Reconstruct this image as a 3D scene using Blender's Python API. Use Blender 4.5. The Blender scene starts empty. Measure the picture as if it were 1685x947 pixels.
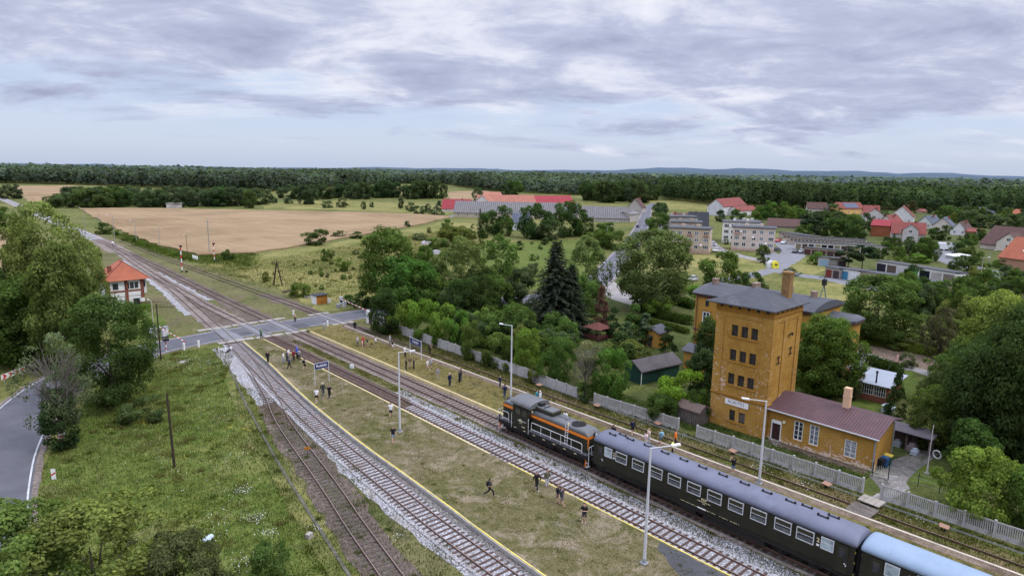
import bpy, bmesh, math, random
import numpy as np
from mathutils import Vector, Matrix
random.seed(7); RNG = np.random.default_rng(11)
sc = bpy.context.scene
COL = sc.collection
R = math.radians
# ------------------------------------------------------------------ camera
W0, H0, FPX, CAMH = 1685.0, 947.0, 1060.0, 29.5
CR = Vector((0.73909216, -0.67342495, 0.01554385))
CU = Vector((0.10903811, 0.14237826, 0.98378815))
CF = Vector((0.66472059, 0.72541524, -0.17865964))
cd = bpy.data.cameras.new('camera'); cam = bpy.data.objects.new('camera', cd); COL.objects.link(cam)
cd.sensor_fit = 'HORIZONTAL'; cd.sensor_width = 36; cd.lens = 36 * FPX / W0
cd.clip_start = 0.5; cd.clip_end = 20000
m = Matrix.Identity(4)
for i in range(3):
    m[i][0] = CR[i]; m[i][1] = CU[i]; m[i][2] = -CF[i]
m[2][3] = CAMH
cam.matrix_world = m
sc.camera = cam

def ray(px, py):
    return CF * FPX + CR * (px - W0 / 2) - CU * (py - H0 / 2)
def at(px, py, z=0.0):
    """the point of the plane at height z that is surveyed at this photo position"""
    d = ray(px, py); t = (z - CAMH) / d.z
    return Vector((d.x * t, d.y * t, z))
def depth(p):
    return (Vector(p) - Vector((0, 0, CAMH))).dot(CF)
def ypix(p):
    v = Vector(p) - Vector((0, 0, CAMH)); return H0 / 2 - FPX * v.dot(CU) / v.dot(CF)
def hgt(p, ty):
    lo, hi = -5.0, 60.0
    for _ in range(40):
        mid = (lo + hi) / 2
        if ypix((p[0], p[1], mid)) > ty: lo = mid
        else: hi = mid
    return lo

# ------------------------------------------------------------------ scene helpers
def tag(o, label=None, cat=None, group=None, kind=None):
    if label: o['label'] = label
    if cat: o['category'] = cat
    if group: o['group'] = group
    if kind: o['kind'] = kind
    return o
def thing(name, label, cat, loc=(0, 0, 0), rz=0.0, group=None):
    o = bpy.data.objects.new(name, None); COL.objects.link(o)
    o.empty_display_size = 0.3
    o.location = loc; o.rotation_euler = (0, 0, rz)
    return tag(o, label, cat, group)
class MB:
    def __init__(s): s.v = []; s.f = []; s.m = []
    def add(s, vs, fs, mi=0):
        n = len(s.v); s.v += [tuple(p) for p in vs]
        for f in fs: s.f.append(tuple(i + n for i in f)); s.m.append(mi)
        return s
    def box(s, x0, x1, y0, y1, z0, z1, mi=0):
        v = [(x, y, z) for z in (z0, z1) for y in (y0, y1) for x in (x0, x1)]
        return s.add(v, [(0, 2, 3, 1), (4, 5, 7, 6), (0, 1, 5, 4), (2, 6, 7, 3), (0, 4, 6, 2), (1, 3, 7, 5)], mi)
    def prism(s, pts, z0, z1, mi=0):
        """vertical prism over a 2D outline (ccw)"""
        n = len(pts)
        v = [(p[0], p[1], z0) for p in pts] + [(p[0], p[1], z1) for p in pts]
        f = [tuple(range(n))[::-1], tuple(range(n, 2 * n))] + [(i, (i + 1) % n, n + (i + 1) % n, n + i) for i in range(n)]
        return s.add(v, f, mi)
    def ext(s, prof, axis, a0, a1, mi=0, cap=True):
        """extrude a closed 2D profile along 'x' or 'y'"""
        n = len(prof)
        if axis == 'y': v = [(p[0], a0, p[1]) for p in prof] + [(p[0], a1, p[1]) for p in prof]
        else: v = [(a0, p[0], p[1]) for p in prof] + [(a1, p[0], p[1]) for p in prof]
        f = [(i, (i + 1) % n, n + (i + 1) % n, n + i) for i in range(n)]
        if cap: f += [tuple(range(n))[::-1], tuple(range(n, 2 * n))]
        return s.add(v, f, mi)
    def tube(s, p0, p1, r0, r1=None, n=8, mi=0, cap=True):
        r1 = r0 if r1 is None else r1
        p0 = Vector(p0); p1 = Vector(p1); d = (p1 - p0).normalized()
        a = d.orthogonal().normalized(); b = d.cross(a)
        v = []
        for p, r in ((p0, r0), (p1, r1)):
            v += [p + (a * math.cos(t) + b * math.sin(t)) * r for t in (2 * math.pi * k / n for k in range(n))]
        f = [(i, (i + 1) % n, n + (i + 1) % n, n + i) for i in range(n)]
        if cap: f += [tuple(range(n))[::-1], tuple(range(n, 2 * n))]
        return s.add(v, f, mi)
    def path(s, pts, r, n=6, mi=0):
        for a, b in zip(pts[:-1], pts[1:]): s.tube(a, b, r, r, n, mi)
        return s
    def ball(s, c, r, mi=0, seg=10, rings=6, sz=1.0):
        v = []; f = []
        for i in range(rings + 1):
            th = math.pi * i / rings
            for k in range(seg):
                ph = 2 * math.pi * k / seg
                v.append((c[0] + r * math.sin(th) * math.cos(ph), c[1] + r * math.sin(th) * math.sin(ph), c[2] + r * sz * math.cos(th)))
        for i in range(rings):
            for k in range(seg):
                f.append((i * seg + k, (i + 1) * seg + k, (i + 1) * seg + (k + 1) % seg, i * seg + (k + 1) % seg))
        return s.add(v, f, mi)
    def mesh(s, name, mats, smooth=False):
        me = bpy.data.meshes.new(name)
        me.from_pydata(s.v, [], s.f)
        for mt in (mats if isinstance(mats, (list, tuple)) else [mats]): me.materials.append(mt)
        me.polygons.foreach_set('material_index', s.m)
        if smooth: me.polygons.foreach_set('use_smooth', [True] * len(s.f))
        me.update()
        bm = bmesh.new(); bm.from_mesh(me); bmesh.ops.recalc_face_normals(bm, faces=bm.faces); bm.to_mesh(me); bm.free()
        return me
    def build(s, name, mats, parent=None, smooth=False, loc=None):
        o = bpy.data.objects.new(name, s.mesh(name, mats, smooth)); COL.objects.link(o)
        if parent: o.parent = parent
        if loc is not None: o.location = loc
        return o
def inst(name, me, parent=None, loc=None, rot=None, color=None, scale=None):
    o = bpy.data.objects.new(name, me); COL.objects.link(o)
    if parent: o.parent = parent
    if loc is not None: o.location = loc
    if rot is not None: o.rotation_euler = rot
    if color is not None: o.color = (*color, 1)
    if scale is not None: o.scale = scale
    return o
def np_mesh(name, V, nper, mat, tint=None, mats=None):
    """V: (N*nper,3) vertices of N polygons of nper corners"""
    V = np.asarray(V, dtype=np.float32); nv = len(V); nf = nv // nper
    me = bpy.data.meshes.new(name)
    me.vertices.add(nv); me.vertices.foreach_set('co', V.ravel())
    me.loops.add(nv); me.loops.foreach_set('vertex_index', np.arange(nv, dtype=np.int32))
    me.polygons.add(nf); me.polygons.foreach_set('loop_start', np.arange(0, nv, nper, dtype=np.int32))
    try: me.polygons.foreach_set('loop_total', np.full(nf, nper, dtype=np.int32))
    except Exception: pass
    me.update(calc_edges=True)
    if tint is not None:
        at_ = me.attributes.new('tint', 'FLOAT', 'POINT'); at_.data.foreach_set('value', np.asarray(tint, dtype=np.float32))
    me.materials.append(mat)
    return me

# ------------------------------------------------------------------ materials
def s2l(c): return tuple(((x / 12.92) if x <= 0.04045 else ((x + 0.055) / 1.055) ** 2.4) for x in c)
class NT:
    def __init__(s, name):
        s.m = bpy.data.materials.new(name); s.m.use_nodes = True; s.t = s.m.node_tree; s.t.nodes.clear()
        s.out = s.n('ShaderNodeOutputMaterial')
    def n(s, ty, **kw):
        x = s.t.nodes.new(ty)
        for k, v in kw.items(): setattr(x, k, v)
        return x
    def l(s, a, b): s.t.links.new(a, b)
    def noise(s, scale, detail=4, rough=0.6, vec=None, dist=0.0):
        x = s.n('ShaderNodeTexNoise'); x.inputs['Scale'].default_value = scale; x.inputs['Detail'].default_value = detail
        x.inputs['Roughness'].default_value = rough; x.inputs['Distortion'].default_value = dist
        if vec is not None: s.l(vec, x.inputs['Vector'])
        return x.outputs['Fac']
    def ramp(s, fac, stops, interp='LINEAR'):
        x = s.n('ShaderNodeValToRGB'); x.color_ramp.interpolation = interp
        e = x.color_ramp.elements
        while len(e) < len(stops): e.new(0.5)
        for el, (p, c) in zip(e, stops):
            el.position = p; el.color = (*c, 1) if len(c) == 3 else c
        s.l(fac, x.inputs[0]); return x.outputs['Color']
    def mix(s, fac, a, b, mode='MIX'):
        x = s.n('ShaderNodeMix', data_type='RGBA', blend_type=mode)
        for i, v in ((0, fac), (6, a), (7, b)):
            if isinstance(v, (int, float)): x.inputs[i].default_value = v
            elif isinstance(v, tuple): x.inputs[i].default_value = (*v[:3], 1)
            else: s.l(v, x.inputs[i])
        return x.outputs[2]
    def math(s, op, a, b=0.0, c=None, clamp=False):
        x = s.n('ShaderNodeMath', operation=op, use_clamp=clamp)
        for i, v in enumerate((a, b) if c is None else (a, b, c)):
            if isinstance(v, (int, float)): x.inputs[i].default_value = v
            else: s.l(v, x.inputs[i])
        return x.outputs[0]
    def obj(s): return s.n('ShaderNodeTexCoord').outputs['Object']
    def pos(s): return s.n('ShaderNodeNewGeometry').outputs['Position']
    def scaled(s, vec, sx, sy, sz):
        x = s.n('ShaderNodeMapping'); x.inputs['Scale'].default_value = (sx, sy, sz); s.l(vec, x.inputs['Vector']); return x.outputs[0]
    def done(s, col, rough=0.8, bump=None, bstr=0.3, bdist=0.05, metal=0.0, spec=0.3, normal=None):
        b = s.n('ShaderNodeBsdfPrincipled')
        if isinstance(col, tuple): b.inputs['Base Color'].default_value = (*col[:3], 1)
        else: s.l(col, b.inputs['Base Color'])
        if isinstance(rough, (int, float)): b.inputs['Roughness'].default_value = rough
        else: s.l(rough, b.inputs['Roughness'])
        b.inputs['Metallic'].default_value = metal
        b.inputs['Specular IOR Level'].default_value = spec
        if bump is not None:
            bp = s.n('ShaderNodeBump'); bp.inputs['Strength'].default_value = bstr; bp.inputs['Distance'].default_value = bdist
            s.l(bump, bp.inputs['Height']); s.l(bp.outputs[0], b.inputs['Normal'])
        s.l(b.outputs[0], s.out.inputs[0])
        return s.m
MATS = {}
def paint(name, col, rough=0.6, var=0.18, scale=3.0, spec=0.3, metal=0.0, dirt=None, bump=0.0):
    """weathered paint / plaster / metal: colour with two scales of mottling"""
    if name in MATS: return MATS[name]
    t = NT(name); v = t.obj()
    a = t.noise(scale, 5, 0.65, v); b = t.noise(scale * 0.23, 3, 0.5, v)
    f = t.math('ADD', t.math('MULTIPLY', a, 0.55), t.math('MULTIPLY', b, 0.45))
    lo = tuple(c * (1 - var * 1.6) for c in col); hi = tuple(min(1, c * (1 + var)) for c in col)
    c = t.ramp(f, [(0.3, lo), (0.7, hi)])
    if dirt is not None:
        d = t.ramp(t.noise(scale * 0.7, 6, 0.75, v), [(0.52, (0, 0, 0)), (0.68, (1, 1, 1))])
        c = t.mix(d, c, dirt)
    MATS[name] = t.done(c, rough, a if bump else None, bump, 0.03, metal, spec)
    return MATS[name]
# ------------------------------------------------------------------ specific materials
def ground_mat(name, stops, patch, s1=0.06, s2=1.3, bump=0.35, patch_lo=0.5, patch_hi=0.68, fine=9.0, patch_s=0.13, spot=None):
    t = NT(name); p = t.pos()
    a = t.noise(s1, 5, 0.62, p, 0.6); b = t.noise(s2, 6, 0.7, p); c = t.noise(fine, 3, 0.6, p)
    f = t.math('ADD', t.math('ADD', t.math('MULTIPLY', a, 0.45), t.math('MULTIPLY', b, 0.40)), t.math('MULTIPLY', c, 0.15))
    n = len(stops)
    col = t.ramp(f, [(0.39 + 0.22 * i / (n - 1), s) for i, s in enumerate(stops)])
    if patch:
        k = t.ramp(t.noise(patch_s, 7, 0.72, p, 0.8), [(patch_lo, (0, 0, 0)), (patch_hi, (1, 1, 1))])
        col = t.mix(k, col, patch)
    if spot:
        k = t.ramp(t.noise(spot[1], 4, 0.6, p), [(spot[2], (0, 0, 0)), (spot[2] + 0.07, (1, 1, 1))])
        col = t.mix(k, col, spot[0])
    g = t.ramp(t.math('ADD', t.math('MULTIPLY', c, 0.6), t.math('MULTIPLY', b, 0.4)), [(0.36, (0.66, 0.66, 0.66)), (0.64, (1.26, 1.26, 1.26))])
    col = t.mix(1.0, col, g, 'MULTIPLY')
    MATS[name] = t.done(col, 0.95, t.math('ADD', b, t.math('MULTIPLY', c, 0.6)), bump, 0.15, spec=0.1)
    return MATS[name]
m_land = ground_mat('meadow_land', [(0.055, 0.073, 0.016), (0.093, 0.108, 0.027), (0.148, 0.142, 0.046), (0.185, 0.165, 0.063)], (0.074, 0.088, 0.022), 0.02, 0.5, 0.4, 0.5, 0.7, 3.0, 0.05)
m_meadow = ground_mat('dry_meadow', [(0.078, 0.094, 0.023), (0.143, 0.147, 0.041), (0.216, 0.195, 0.067), (0.259, 0.222, 0.086)], (0.073, 0.094, 0.022), 0.045, 0.9, 0.45, 0.56, 0.74, 4.0, 0.06)
m_lawn = ground_mat('green_lawn', [(0.050, 0.073, 0.013), (0.078, 0.110, 0.020), (0.112, 0.136, 0.032), (0.162, 0.154, 0.054)], (0.12, 0.105, 0.05), 0.05, 0.8, 0.45, 0.54, 0.70, 5.0, 0.12)
m_verge = ground_mat('rough_verge', [(0.049, 0.061, 0.018), (0.094, 0.098, 0.033), (0.131, 0.124, 0.049), (0.164, 0.141, 0.074)], (0.123, 0.094, 0.061), 0.08, 1.2, 0.5, 0.5, 0.68, 6.0, 0.2)
m_plat = ground_mat('worn_platform_grass', [(0.065, 0.071, 0.021), (0.104, 0.097, 0.037), (0.129, 0.110, 0.054), (0.161, 0.132, 0.079)], (0.223, 0.181, 0.123), 0.09, 1.4, 0.5, 0.50, 0.64, 7.0, 0.33)
m_plat2 = ground_mat('dry_platform_grass', [(0.064, 0.060, 0.017), (0.121, 0.107, 0.034), (0.162, 0.132, 0.047), (0.178, 0.145, 0.064)], (0.089, 0.068, 0.043), 0.12, 1.4, 0.5, 0.54, 0.7, 7.0, 0.18)
m_dirt = ground_mat('bare_soil', [(0.09, 0.065, 0.045), (0.14, 0.105, 0.075), (0.19, 0.145, 0.11)], (0.10, 0.10, 0.04), 0.15, 1.5, 0.4, 0.56, 0.7, 8.0, 0.3)
m_track_bed = ground_mat('cinder_bed', [(0.074, 0.056, 0.045), (0.118, 0.092, 0.075), (0.175, 0.140, 0.118)], (0.105, 0.105, 0.045), 0.2, 1.8, 0.5, 0.55, 0.70, 12.0, 0.25)
m_track_bed2 = ground_mat('brown_gravel_bed', [(0.110, 0.088, 0.075), (0.187, 0.154, 0.132), (0.275, 0.231, 0.204)], (0.110, 0.105, 0.044), 0.2, 2.5, 0.5, 0.6, 0.75, 14.0, 0.25)
m_overgrown = ground_mat('overgrown_bed', [(0.062, 0.07, 0.02), (0.115, 0.105, 0.035), (0.155, 0.12, 0.055), (0.17, 0.125, 0.07)], (0.075, 0.10, 0.02), 0.12, 1.6, 0.55, 0.55, 0.7, 8.0, 0.2)
m_shoulder = None
m_gravel_road = ground_mat('pale_gravel_road', [(0.205, 0.189, 0.176), (0.262, 0.246, 0.234), (0.312, 0.295, 0.279)], (0.230, 0.197, 0.156), 0.1, 1.0, 0.2, 0.55, 0.75, 5.0, 0.1)
m_garden = ground_mat('garden_ground', [(0.040, 0.056, 0.014), (0.068, 0.084, 0.022), (0.104, 0.104, 0.036)], (0.096, 0.080, 0.040), 0.06, 0.9, 0.5, 0.56, 0.7, 5.0, 0.1)
m_garden_lawn = ground_mat('mown_lawn', [(0.060, 0.088, 0.016), (0.088, 0.120, 0.022), (0.120, 0.136, 0.036)], (0.136, 0.120, 0.052), 0.06, 1.0, 0.3, 0.58, 0.75, 6.0, 0.1)

m_paving = ground_mat('old_paving', [(0.10, 0.095, 0.085), (0.16, 0.15, 0.135), (0.22, 0.205, 0.185)], (0.075, 0.085, 0.035), 0.3, 1.6, 0.3, 0.52, 0.66, 7.0, 0.5)
def field_mat():
    t = NT('ripe_wheat'); p = t.pos()
    a = t.noise(0.02, 5, 0.6, p, 0.8); b = t.noise(0.9, 5, 0.7, p)
    st = t.noise(0.5, 3, 0.6, t.scaled(p, 1.0, 0.05, 1.0))
    f = t.math('ADD', t.math('MULTIPLY', a, 0.5), t.math('ADD', t.math('MULTIPLY', b, 0.3), t.math('MULTIPLY', st, 0.2)))
    col = t.ramp(f, [(0.38, (0.185, 0.127, 0.068)), (0.5, (0.262, 0.182, 0.103)), (0.62, (0.32, 0.226, 0.13))])
    k = t.ramp(t.noise(0.035, 6, 0.7, t.scaled(p, 1, 1, 1), 1.0), [(0.56, (0, 0, 0)), (0.72, (1, 1, 1))])
    col = t.mix(t.math('MULTIPLY', k, 0.6), col, (0.20, 0.14, 0.082))
    gk = t.ramp(t.noise(0.05, 7, 0.75, p, 1.5), [(0.60, (0, 0, 0)), (0.70, (1, 1, 1))])
    col = t.mix(t.math('MULTIPLY', gk, 0.55), col, (0.135, 0.13, 0.05))
    sx = t.n('ShaderNodeSeparateXYZ'); t.l(p, sx.inputs[0])
    u = t.math('FRACT', t.math('MULTIPLY', t.math('ADD', t.math('MULTIPLY', sx.outputs[0], .95), t.math('MULTIPLY', sx.outputs[1], .31)), 1 / 18.0))
    tl = t.ramp(u, [(0.0, (1, 1, 1)), (0.028, (1, 1, 1)), (0.034, (0, 0, 0)), (0.10, (0, 0, 0)), (0.106, (1, 1, 1)), (0.134, (1, 1, 1)), (0.14, (0, 0, 0))])
    col = t.mix(t.math('MULTIPLY', tl, 0.30), col, (0.16, 0.12, 0.06))
    return t.done(col, 0.95, b, 0.5, 0.3, spec=0.1)
m_wheat = field_mat()
def ballast_mat(name, lo, mid, hi, dirt):
    t = NT(name); p = t.pos()
    v = t.n('ShaderNodeTexVoronoi'); v.inputs['Scale'].default_value = 7.0; t.l(p, v.inputs['Vector'])
    w = t.n('ShaderNodeSeparateColor'); t.l(v.outputs['Color'], w.inputs[0])
    col = t.ramp(w.outputs[0], [(0.0, lo), (0.45, mid), (1.0, hi)])
    sh = t.ramp(v.outputs['Distance'], [(0.25, (1, 1, 1)), (0.75, (0.45, 0.45, 0.45))])
    col = t.mix(1.0, col, sh, 'MULTIPLY')
    k = t.ramp(t.noise(0.35, 6, 0.7, p, 0.5), [(0.5, (0, 0, 0)), (0.74, (1, 1, 1))])
    col = t.mix(k, col, dirt)
    return t.done(col, 0.9, v.outputs['Distance'], 0.8, -0.08, spec=0.15)
m_train_shade = ground_mat('train_shade_bed', [(0.030, 0.022, 0.018), (0.055, 0.040, 0.032), (0.09, 0.066, 0.052)], None, 0.3, 2.0, 0.4, 0.5, 0.7, 12.0)  # dark bed colour standing in for the shade below the train
m_ballast = ballast_mat('white_ballast', (0.22, 0.215, 0.22), (0.38, 0.375, 0.385), (0.58, 0.575, 0.59), (0.25, 0.21, 0.19))
m_ballast_grey = ballast_mat('grey_ballast', (0.10, 0.095, 0.09), (0.19, 0.175, 0.165), (0.32, 0.30, 0.28), (0.13, 0.105, 0.09))
def asphalt_mat(name, c, var=0.2):
    t = NT(name); p = t.pos()
    a = t.noise(0.35, 5, 0.6, p); b = t.noise(14, 2, 0.5, p)
    f = t.math('ADD', t.math('MULTIPLY', a, 0.7), t.math('MULTIPLY', b, 0.3))
    col = t.ramp(f, [(0.35, tuple(x * (1 - var) for x in c)), (0.65, tuple(x * (1 + var) for x in c))])
    return t.done(col, 0.75, b, 0.2, 0.02, spec=0.3)
m_asph = asphalt_mat('asphalt', (0.092, 0.092, 0.104))
m_asph_pale = asphalt_mat('pale_asphalt', (0.165, 0.165, 0.175))
m_asph_patch = asphalt_mat('dark_asphalt_patch', (0.062, 0.062, 0.066))
m_white_line = paint('road_marking_white', (0.50, 0.50, 0.50), 0.6, 0.25, 2.0, dirt=(0.28, 0.28, 0.28))
m_conc = paint('concrete', (0.34, 0.32, 0.295), 0.85, 0.2, 1.5, 0.2, dirt=(0.16, 0.14, 0.115), bump=0.2)
m_conc_pale = paint('pale_concrete', (0.33, 0.305, 0.27), 0.85, 0.2, 0.8, 0.2, dirt=(0.28, 0.25, 0.22))
m_conc_fence = paint('weathered_concrete', (0.42, 0.405, 0.385), 0.9, 0.22, 1.2, 0.15, dirt=(0.20, 0.185, 0.16), bump=0.3)
m_yellow_edge = paint('yellow_edge_paint', (0.66, 0.53, 0.13), 0.7, 0.15, 1.2, dirt=(0.34, 0.30, 0.20))
m_cream_edge = paint('cream_edge_paint', (0.62, 0.50, 0.25), 0.7, 0.14, 1.0, dirt=(0.36, 0.31, 0.22))
m_pale_edge = paint('pale_edge_stone', (0.52, 0.46, 0.37), 0.8, 0.15, 1.0, dirt=(0.28, 0.24, 0.18))
m_rail = paint('rusty_rail', (0.085, 0.042, 0.028), 0.6, 0.3, 1.5, 0.4)
m_rail_run = paint('worn_rail_head', (0.19, 0.13, 0.105), 0.4, 0.25, 1.5, 0.5)
m_sleep = paint('rusty_steel_sleeper', (0.095, 0.062, 0.052), 0.85, 0.35, 2.0, 0.2)
m_sleep_old = paint('old_wooden_sleeper', (0.105, 0.088, 0.076), 0.9, 0.35, 1.5, 0.15)
def foliage():
    t = NT('foliage')
    oi = t.n('ShaderNodeObjectInfo'); a = t.n('ShaderNodeAttribute'); a.attribute_name = 'tint'
    g = t.n('ShaderNodeNewGeometry')
    r = t.ramp(g.outputs['Random Per Island'], [(0.0, (0.62, 0.66, 0.6)), (0.5, (1, 1, 1)), (1.0, (1.42, 1.32, 1.15))])
    col = t.mix(1.0, oi.outputs['Color'], r, 'MULTIPLY')
    k = t.math('MULTIPLY', a.outputs['Fac'], 1.0)
    col = t.mix(1.0, col, t.n('ShaderNodeCombineColor').outputs[0], 'MULTIPLY') if False else col
    vm = t.n('ShaderNodeVectorMath', operation='SCALE'); t.l(col, vm.inputs[0]); t.l(k, vm.inputs['Scale'])
    hs = t.n('ShaderNodeHueSaturation')
    t.l(t.math('ADD', t.math('MULTIPLY', oi.outputs['Random'], 0.03), 0.485), hs.inputs['Hue'])
    t.l(vm.outputs[0], hs.inputs['Color'])
    d = t.n('ShaderNodeBsdfDiffuse'); t.l(hs.outputs[0], d.inputs[0])
    tr = t.n('ShaderNodeBsdfTranslucent')
    t2 = t.mix(1.0, hs.outputs[0], (1.15, 1.25, 0.6), 'MULTIPLY'); t.l(t2, tr.inputs[0])
    ms = t.n('ShaderNodeMixShader'); ms.inputs[0].default_value = 0.45; t.l(d.outputs[0], ms.inputs[1]); t.l(tr.outputs[0], ms.inputs[2])
    t.l(ms.outputs[0], t.out.inputs[0])
    return t.m
m_leaf = foliage()
def bark():
    t = NT('bark'); v = t.obj()
    a = t.noise(6, 5, 0.7, t.scaled(v, 1, 1, 0.25))
    return t.done(t.ramp(a, [(0.3, (0.035, 0.028, 0.022)), (0.7, (0.11, 0.09, 0.075))]), 0.95, a, 0.6, 0.05, spec=0.1)
m_bark = bark()
m_bark_grey = paint('grey_dead_twigs', (0.19, 0.165, 0.145), 0.95, 0.3, 3.0, 0.1)
def objcol(name, rough=0.8, var=0.2, spec=0.2):
    t = NT(name); oi = t.n('ShaderNodeObjectInfo')
    r = t.ramp(t.noise(7, 4, 0.6, t.obj()), [(0.3, (1 - var,) * 3), (0.7, (1 + var,) * 3)])
    return t.done(t.mix(1.0, oi.outputs['Color'], r, 'MULTIPLY'), rough, spec=spec)
m_cloth = objcol('clothing_cloth', 0.85, 0.22)
m_hair = objcol('hair', 0.7, 0.2)
m_skin = paint('skin', (0.48, 0.28, 0.20), 0.55, 0.08, 6.0, 0.35)
m_carpaint = objcol('car_paint', 0.28, 0.05, 0.6)
m_black = paint('black_rubber', (0.018, 0.018, 0.018), 0.7, 0.2, 4.0)
m_glass = None
def glass_mat(name, tint, rough=0.08):
    """opaque reflective window pane with dim uneven interior"""
    t = NT(name); v = t.pos()
    a = t.noise(1.4, 3, 0.6, v)
    col = t.ramp(a, [(0.35, tuple(c * 0.45 for c in tint)), (0.65, tint)])
    return t.done(col, rough, spec=0.6)
m_glass = glass_mat('window_glass', (0.035, 0.04, 0.045))
m_glass_pale = glass_mat('curtained_glass', (0.20, 0.22, 0.24), 0.2)
m_frost = glass_mat('frosted_glass', (0.42, 0.50, 0.53), 0.35)
m_white = paint('white_paint', (0.72, 0.72, 0.70), 0.5, 0.08, 2.0)
m_pole = paint('galvanised_grey', (0.52, 0.52, 0.53), 0.5, 0.08, 1.0, 0.4)
m_steel = paint('grey_steel', (0.26, 0.27, 0.28), 0.5, 0.12, 2.0, 0.4)
m_dark = paint('dark_steel', (0.022, 0.022, 0.024), 0.6, 0.25, 2.0, 0.3)
m_wood_pole = paint('tarred_wood', (0.052, 0.038, 0.03), 0.9, 0.3, 2.0, 0.1)
m_red = paint('signal_red', (0.50, 0.035, 0.035), 0.5, 0.12, 2.0)
m_orange = paint('orange_paint', (0.70, 0.19, 0.02), 0.45, 0.1, 1.5)
m_navy = paint('navy_enamel', (0.012, 0.022, 0.115), 0.35, 0.1, 2.0, 0.4)
m_ylw = paint('yellow_paint', (0.74, 0.56, 0.04), 0.5, 0.1, 2.0)
m_wood_grey = paint('grey_boards', (0.15, 0.128, 0.112), 0.9, 0.3, 3.0, 0.1, dirt=(0.08, 0.068, 0.06))
m_wood_brown = paint('brown_boards', (0.075, 0.055, 0.045), 0.9, 0.3, 3.0, 0.1)

def ochre_mat():
    t = NT('ochre_painted_brick'); o = t.obj()
    a = t.noise(1.2, 6, 0.7, o); b = t.noise(0.25, 3, 0.5, o)
    f = t.math('ADD', t.math('MULTIPLY', a, 0.5), t.math('MULTIPLY', b, 0.5))
    col = t.ramp(f, [(0.36, (0.28, 0.145, 0.026)), (0.5, (0.375, 0.203, 0.042)), (0.64, (0.43, 0.245, 0.062))])
    br = t.n('ShaderNodeTexBrick'); br.offset = 0.5
    br.inputs['Scale'].default_value = 1.0; br.inputs['Brick Width'].default_value = 0.27; br.inputs['Row Height'].default_value = 0.085
    br.inputs['Mortar Size'].default_value = 0.012; br.inputs['Color1'].default_value = (0.9, 0.9, 0.9, 1); br.inputs['Color2'].default_value = (1.12, 1.12, 1.12, 1); br.inputs['Mortar'].default_value = (0.7, 0.7, 0.7, 1)
    sp = t.n('ShaderNodeSeparateXYZ'); t.l(o, sp.inputs[0])
    cb = t.n('ShaderNodeCombineXYZ'); t.l(t.math('ADD', sp.outputs[0], sp.outputs[1]), cb.inputs[0]); t.l(sp.outputs[2], cb.inputs[1])
    t.l(cb.outputs[0], br.inputs['Vector'])
    col = t.mix(1.0, col, br.outputs['Color'], 'MULTIPLY')
    # flaking paint: attribute 'wear' says how much of the wall has lost its paint
    w = t.n('ShaderNodeAttribute'); w.attribute_name = 'wear'
    n = t.noise(1.0, 6, 0.78, t.scaled(o, 1.0, 1.0, 2.6), 0.3)
    n2 = t.noise(4.5, 4, 0.7, o)
    q = t.math('ADD', t.math('MULTIPLY', n, 0.45), t.math('MULTIPLY', n2, 0.55))
    k = t.math('ADD', q, t.math('MULTIPLY', w.outputs['Fac'], 0.2))
    brick = t.ramp(t.math('ADD', q, t.math('MULTIPLY', w.outputs['Fac'], 0.15)), [(0.55, (0, 0, 0)), (0.68, (1, 1, 1))])
    col = t.mix(t.math('MULTIPLY', brick, 0.7), col, (0.27, 0.125, 0.05))
    wm = t.ramp(k, [(0.618, (0, 0, 0)), (0.643, (1, 1, 1))])
    col = t.mix(wm, col, (0.60, 0.47, 0.38))
    return t.done(col, 0.85, br.outputs['Fac'], 0.2, 0.01, spec=0.15)
m_ochre = ochre_mat()
m_ochre_plain = paint('ochre_plaster', (0.38, 0.205, 0.045), 0.85, 0.14, 0.6, 0.15, dirt=(0.40, 0.19, 0.03))
m_ochre_dark = paint('ochre_cornice', (0.33, 0.16, 0.03), 0.85, 0.2, 3.0, 0.15)
m_felt = paint('roofing_felt', (0.085, 0.088, 0.098), 0.9, 0.14, 0.5, 0.15, dirt=(0.115, 0.118, 0.128))
def sheet_roof(name, c, axis='x', pitch=0.22, rough=0.45):
    t = NT(name); o = t.obj(); sp = t.n('ShaderNodeSeparateXYZ'); t.l(o, sp.inputs[0])
    s = t.math('SINE', t.math('MULTIPLY', sp.outputs[0 if axis == 'x' else 1], 2 * math.pi / pitch))
    a = t.noise(0.8, 5, 0.6, o)
    col = t.ramp(a, [(0.3, tuple(x * 0.8 for x in c)), (0.7, tuple(x * 1.2 for x in c))])
    col = t.mix(1.0, col, t.ramp(s, [(0.0, (0.72,) * 3), (0.5, (1.0,) * 3), (1.0, (1.1,) * 3)]), 'MULTIPLY')
    return t.done(col, rough, s, 0.5, 0.03, spec=0.35)
m_maroon = sheet_roof('maroon_sheet_roof', (0.098, 0.048, 0.052), 'y', 0.3, 0.6)
def tile_roof(name, c, c2, pitch=0.34):
    t = NT(name); o = t.obj(); sp = t.n('ShaderNodeSeparateXYZ'); t.l(o, sp.inputs[0])
    s = t.math('FRACT', t.math('MULTIPLY', sp.outputs[2], 1.0 / pitch))
    a = t.noise(2.5, 5, 0.7, o); b = t.noise(0.5, 4, 0.6, o)
    col = t.ramp(t.math('ADD', t.math('MULTIPLY', a, 0.5), t.math('MULTIPLY', b, 0.5)), [(0.3, c2), (0.55, c), (0.7, tuple(min(1, x * 1.2) for x in c))])
    col = t.mix(1.0, col, t.ramp(s, [(0.0, (0.6,) * 3), (0.25, (1,) * 3), (1.0, (1.05,) * 3)]), 'MULTIPLY')
    return t.done(col, 0.8, s, 0.4, 0.03, spec=0.2)
m_tile_orange = tile_roof('orange_clay_tiles', (0.36, 0.115, 0.062), (0.25, 0.082, 0.05))
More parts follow.
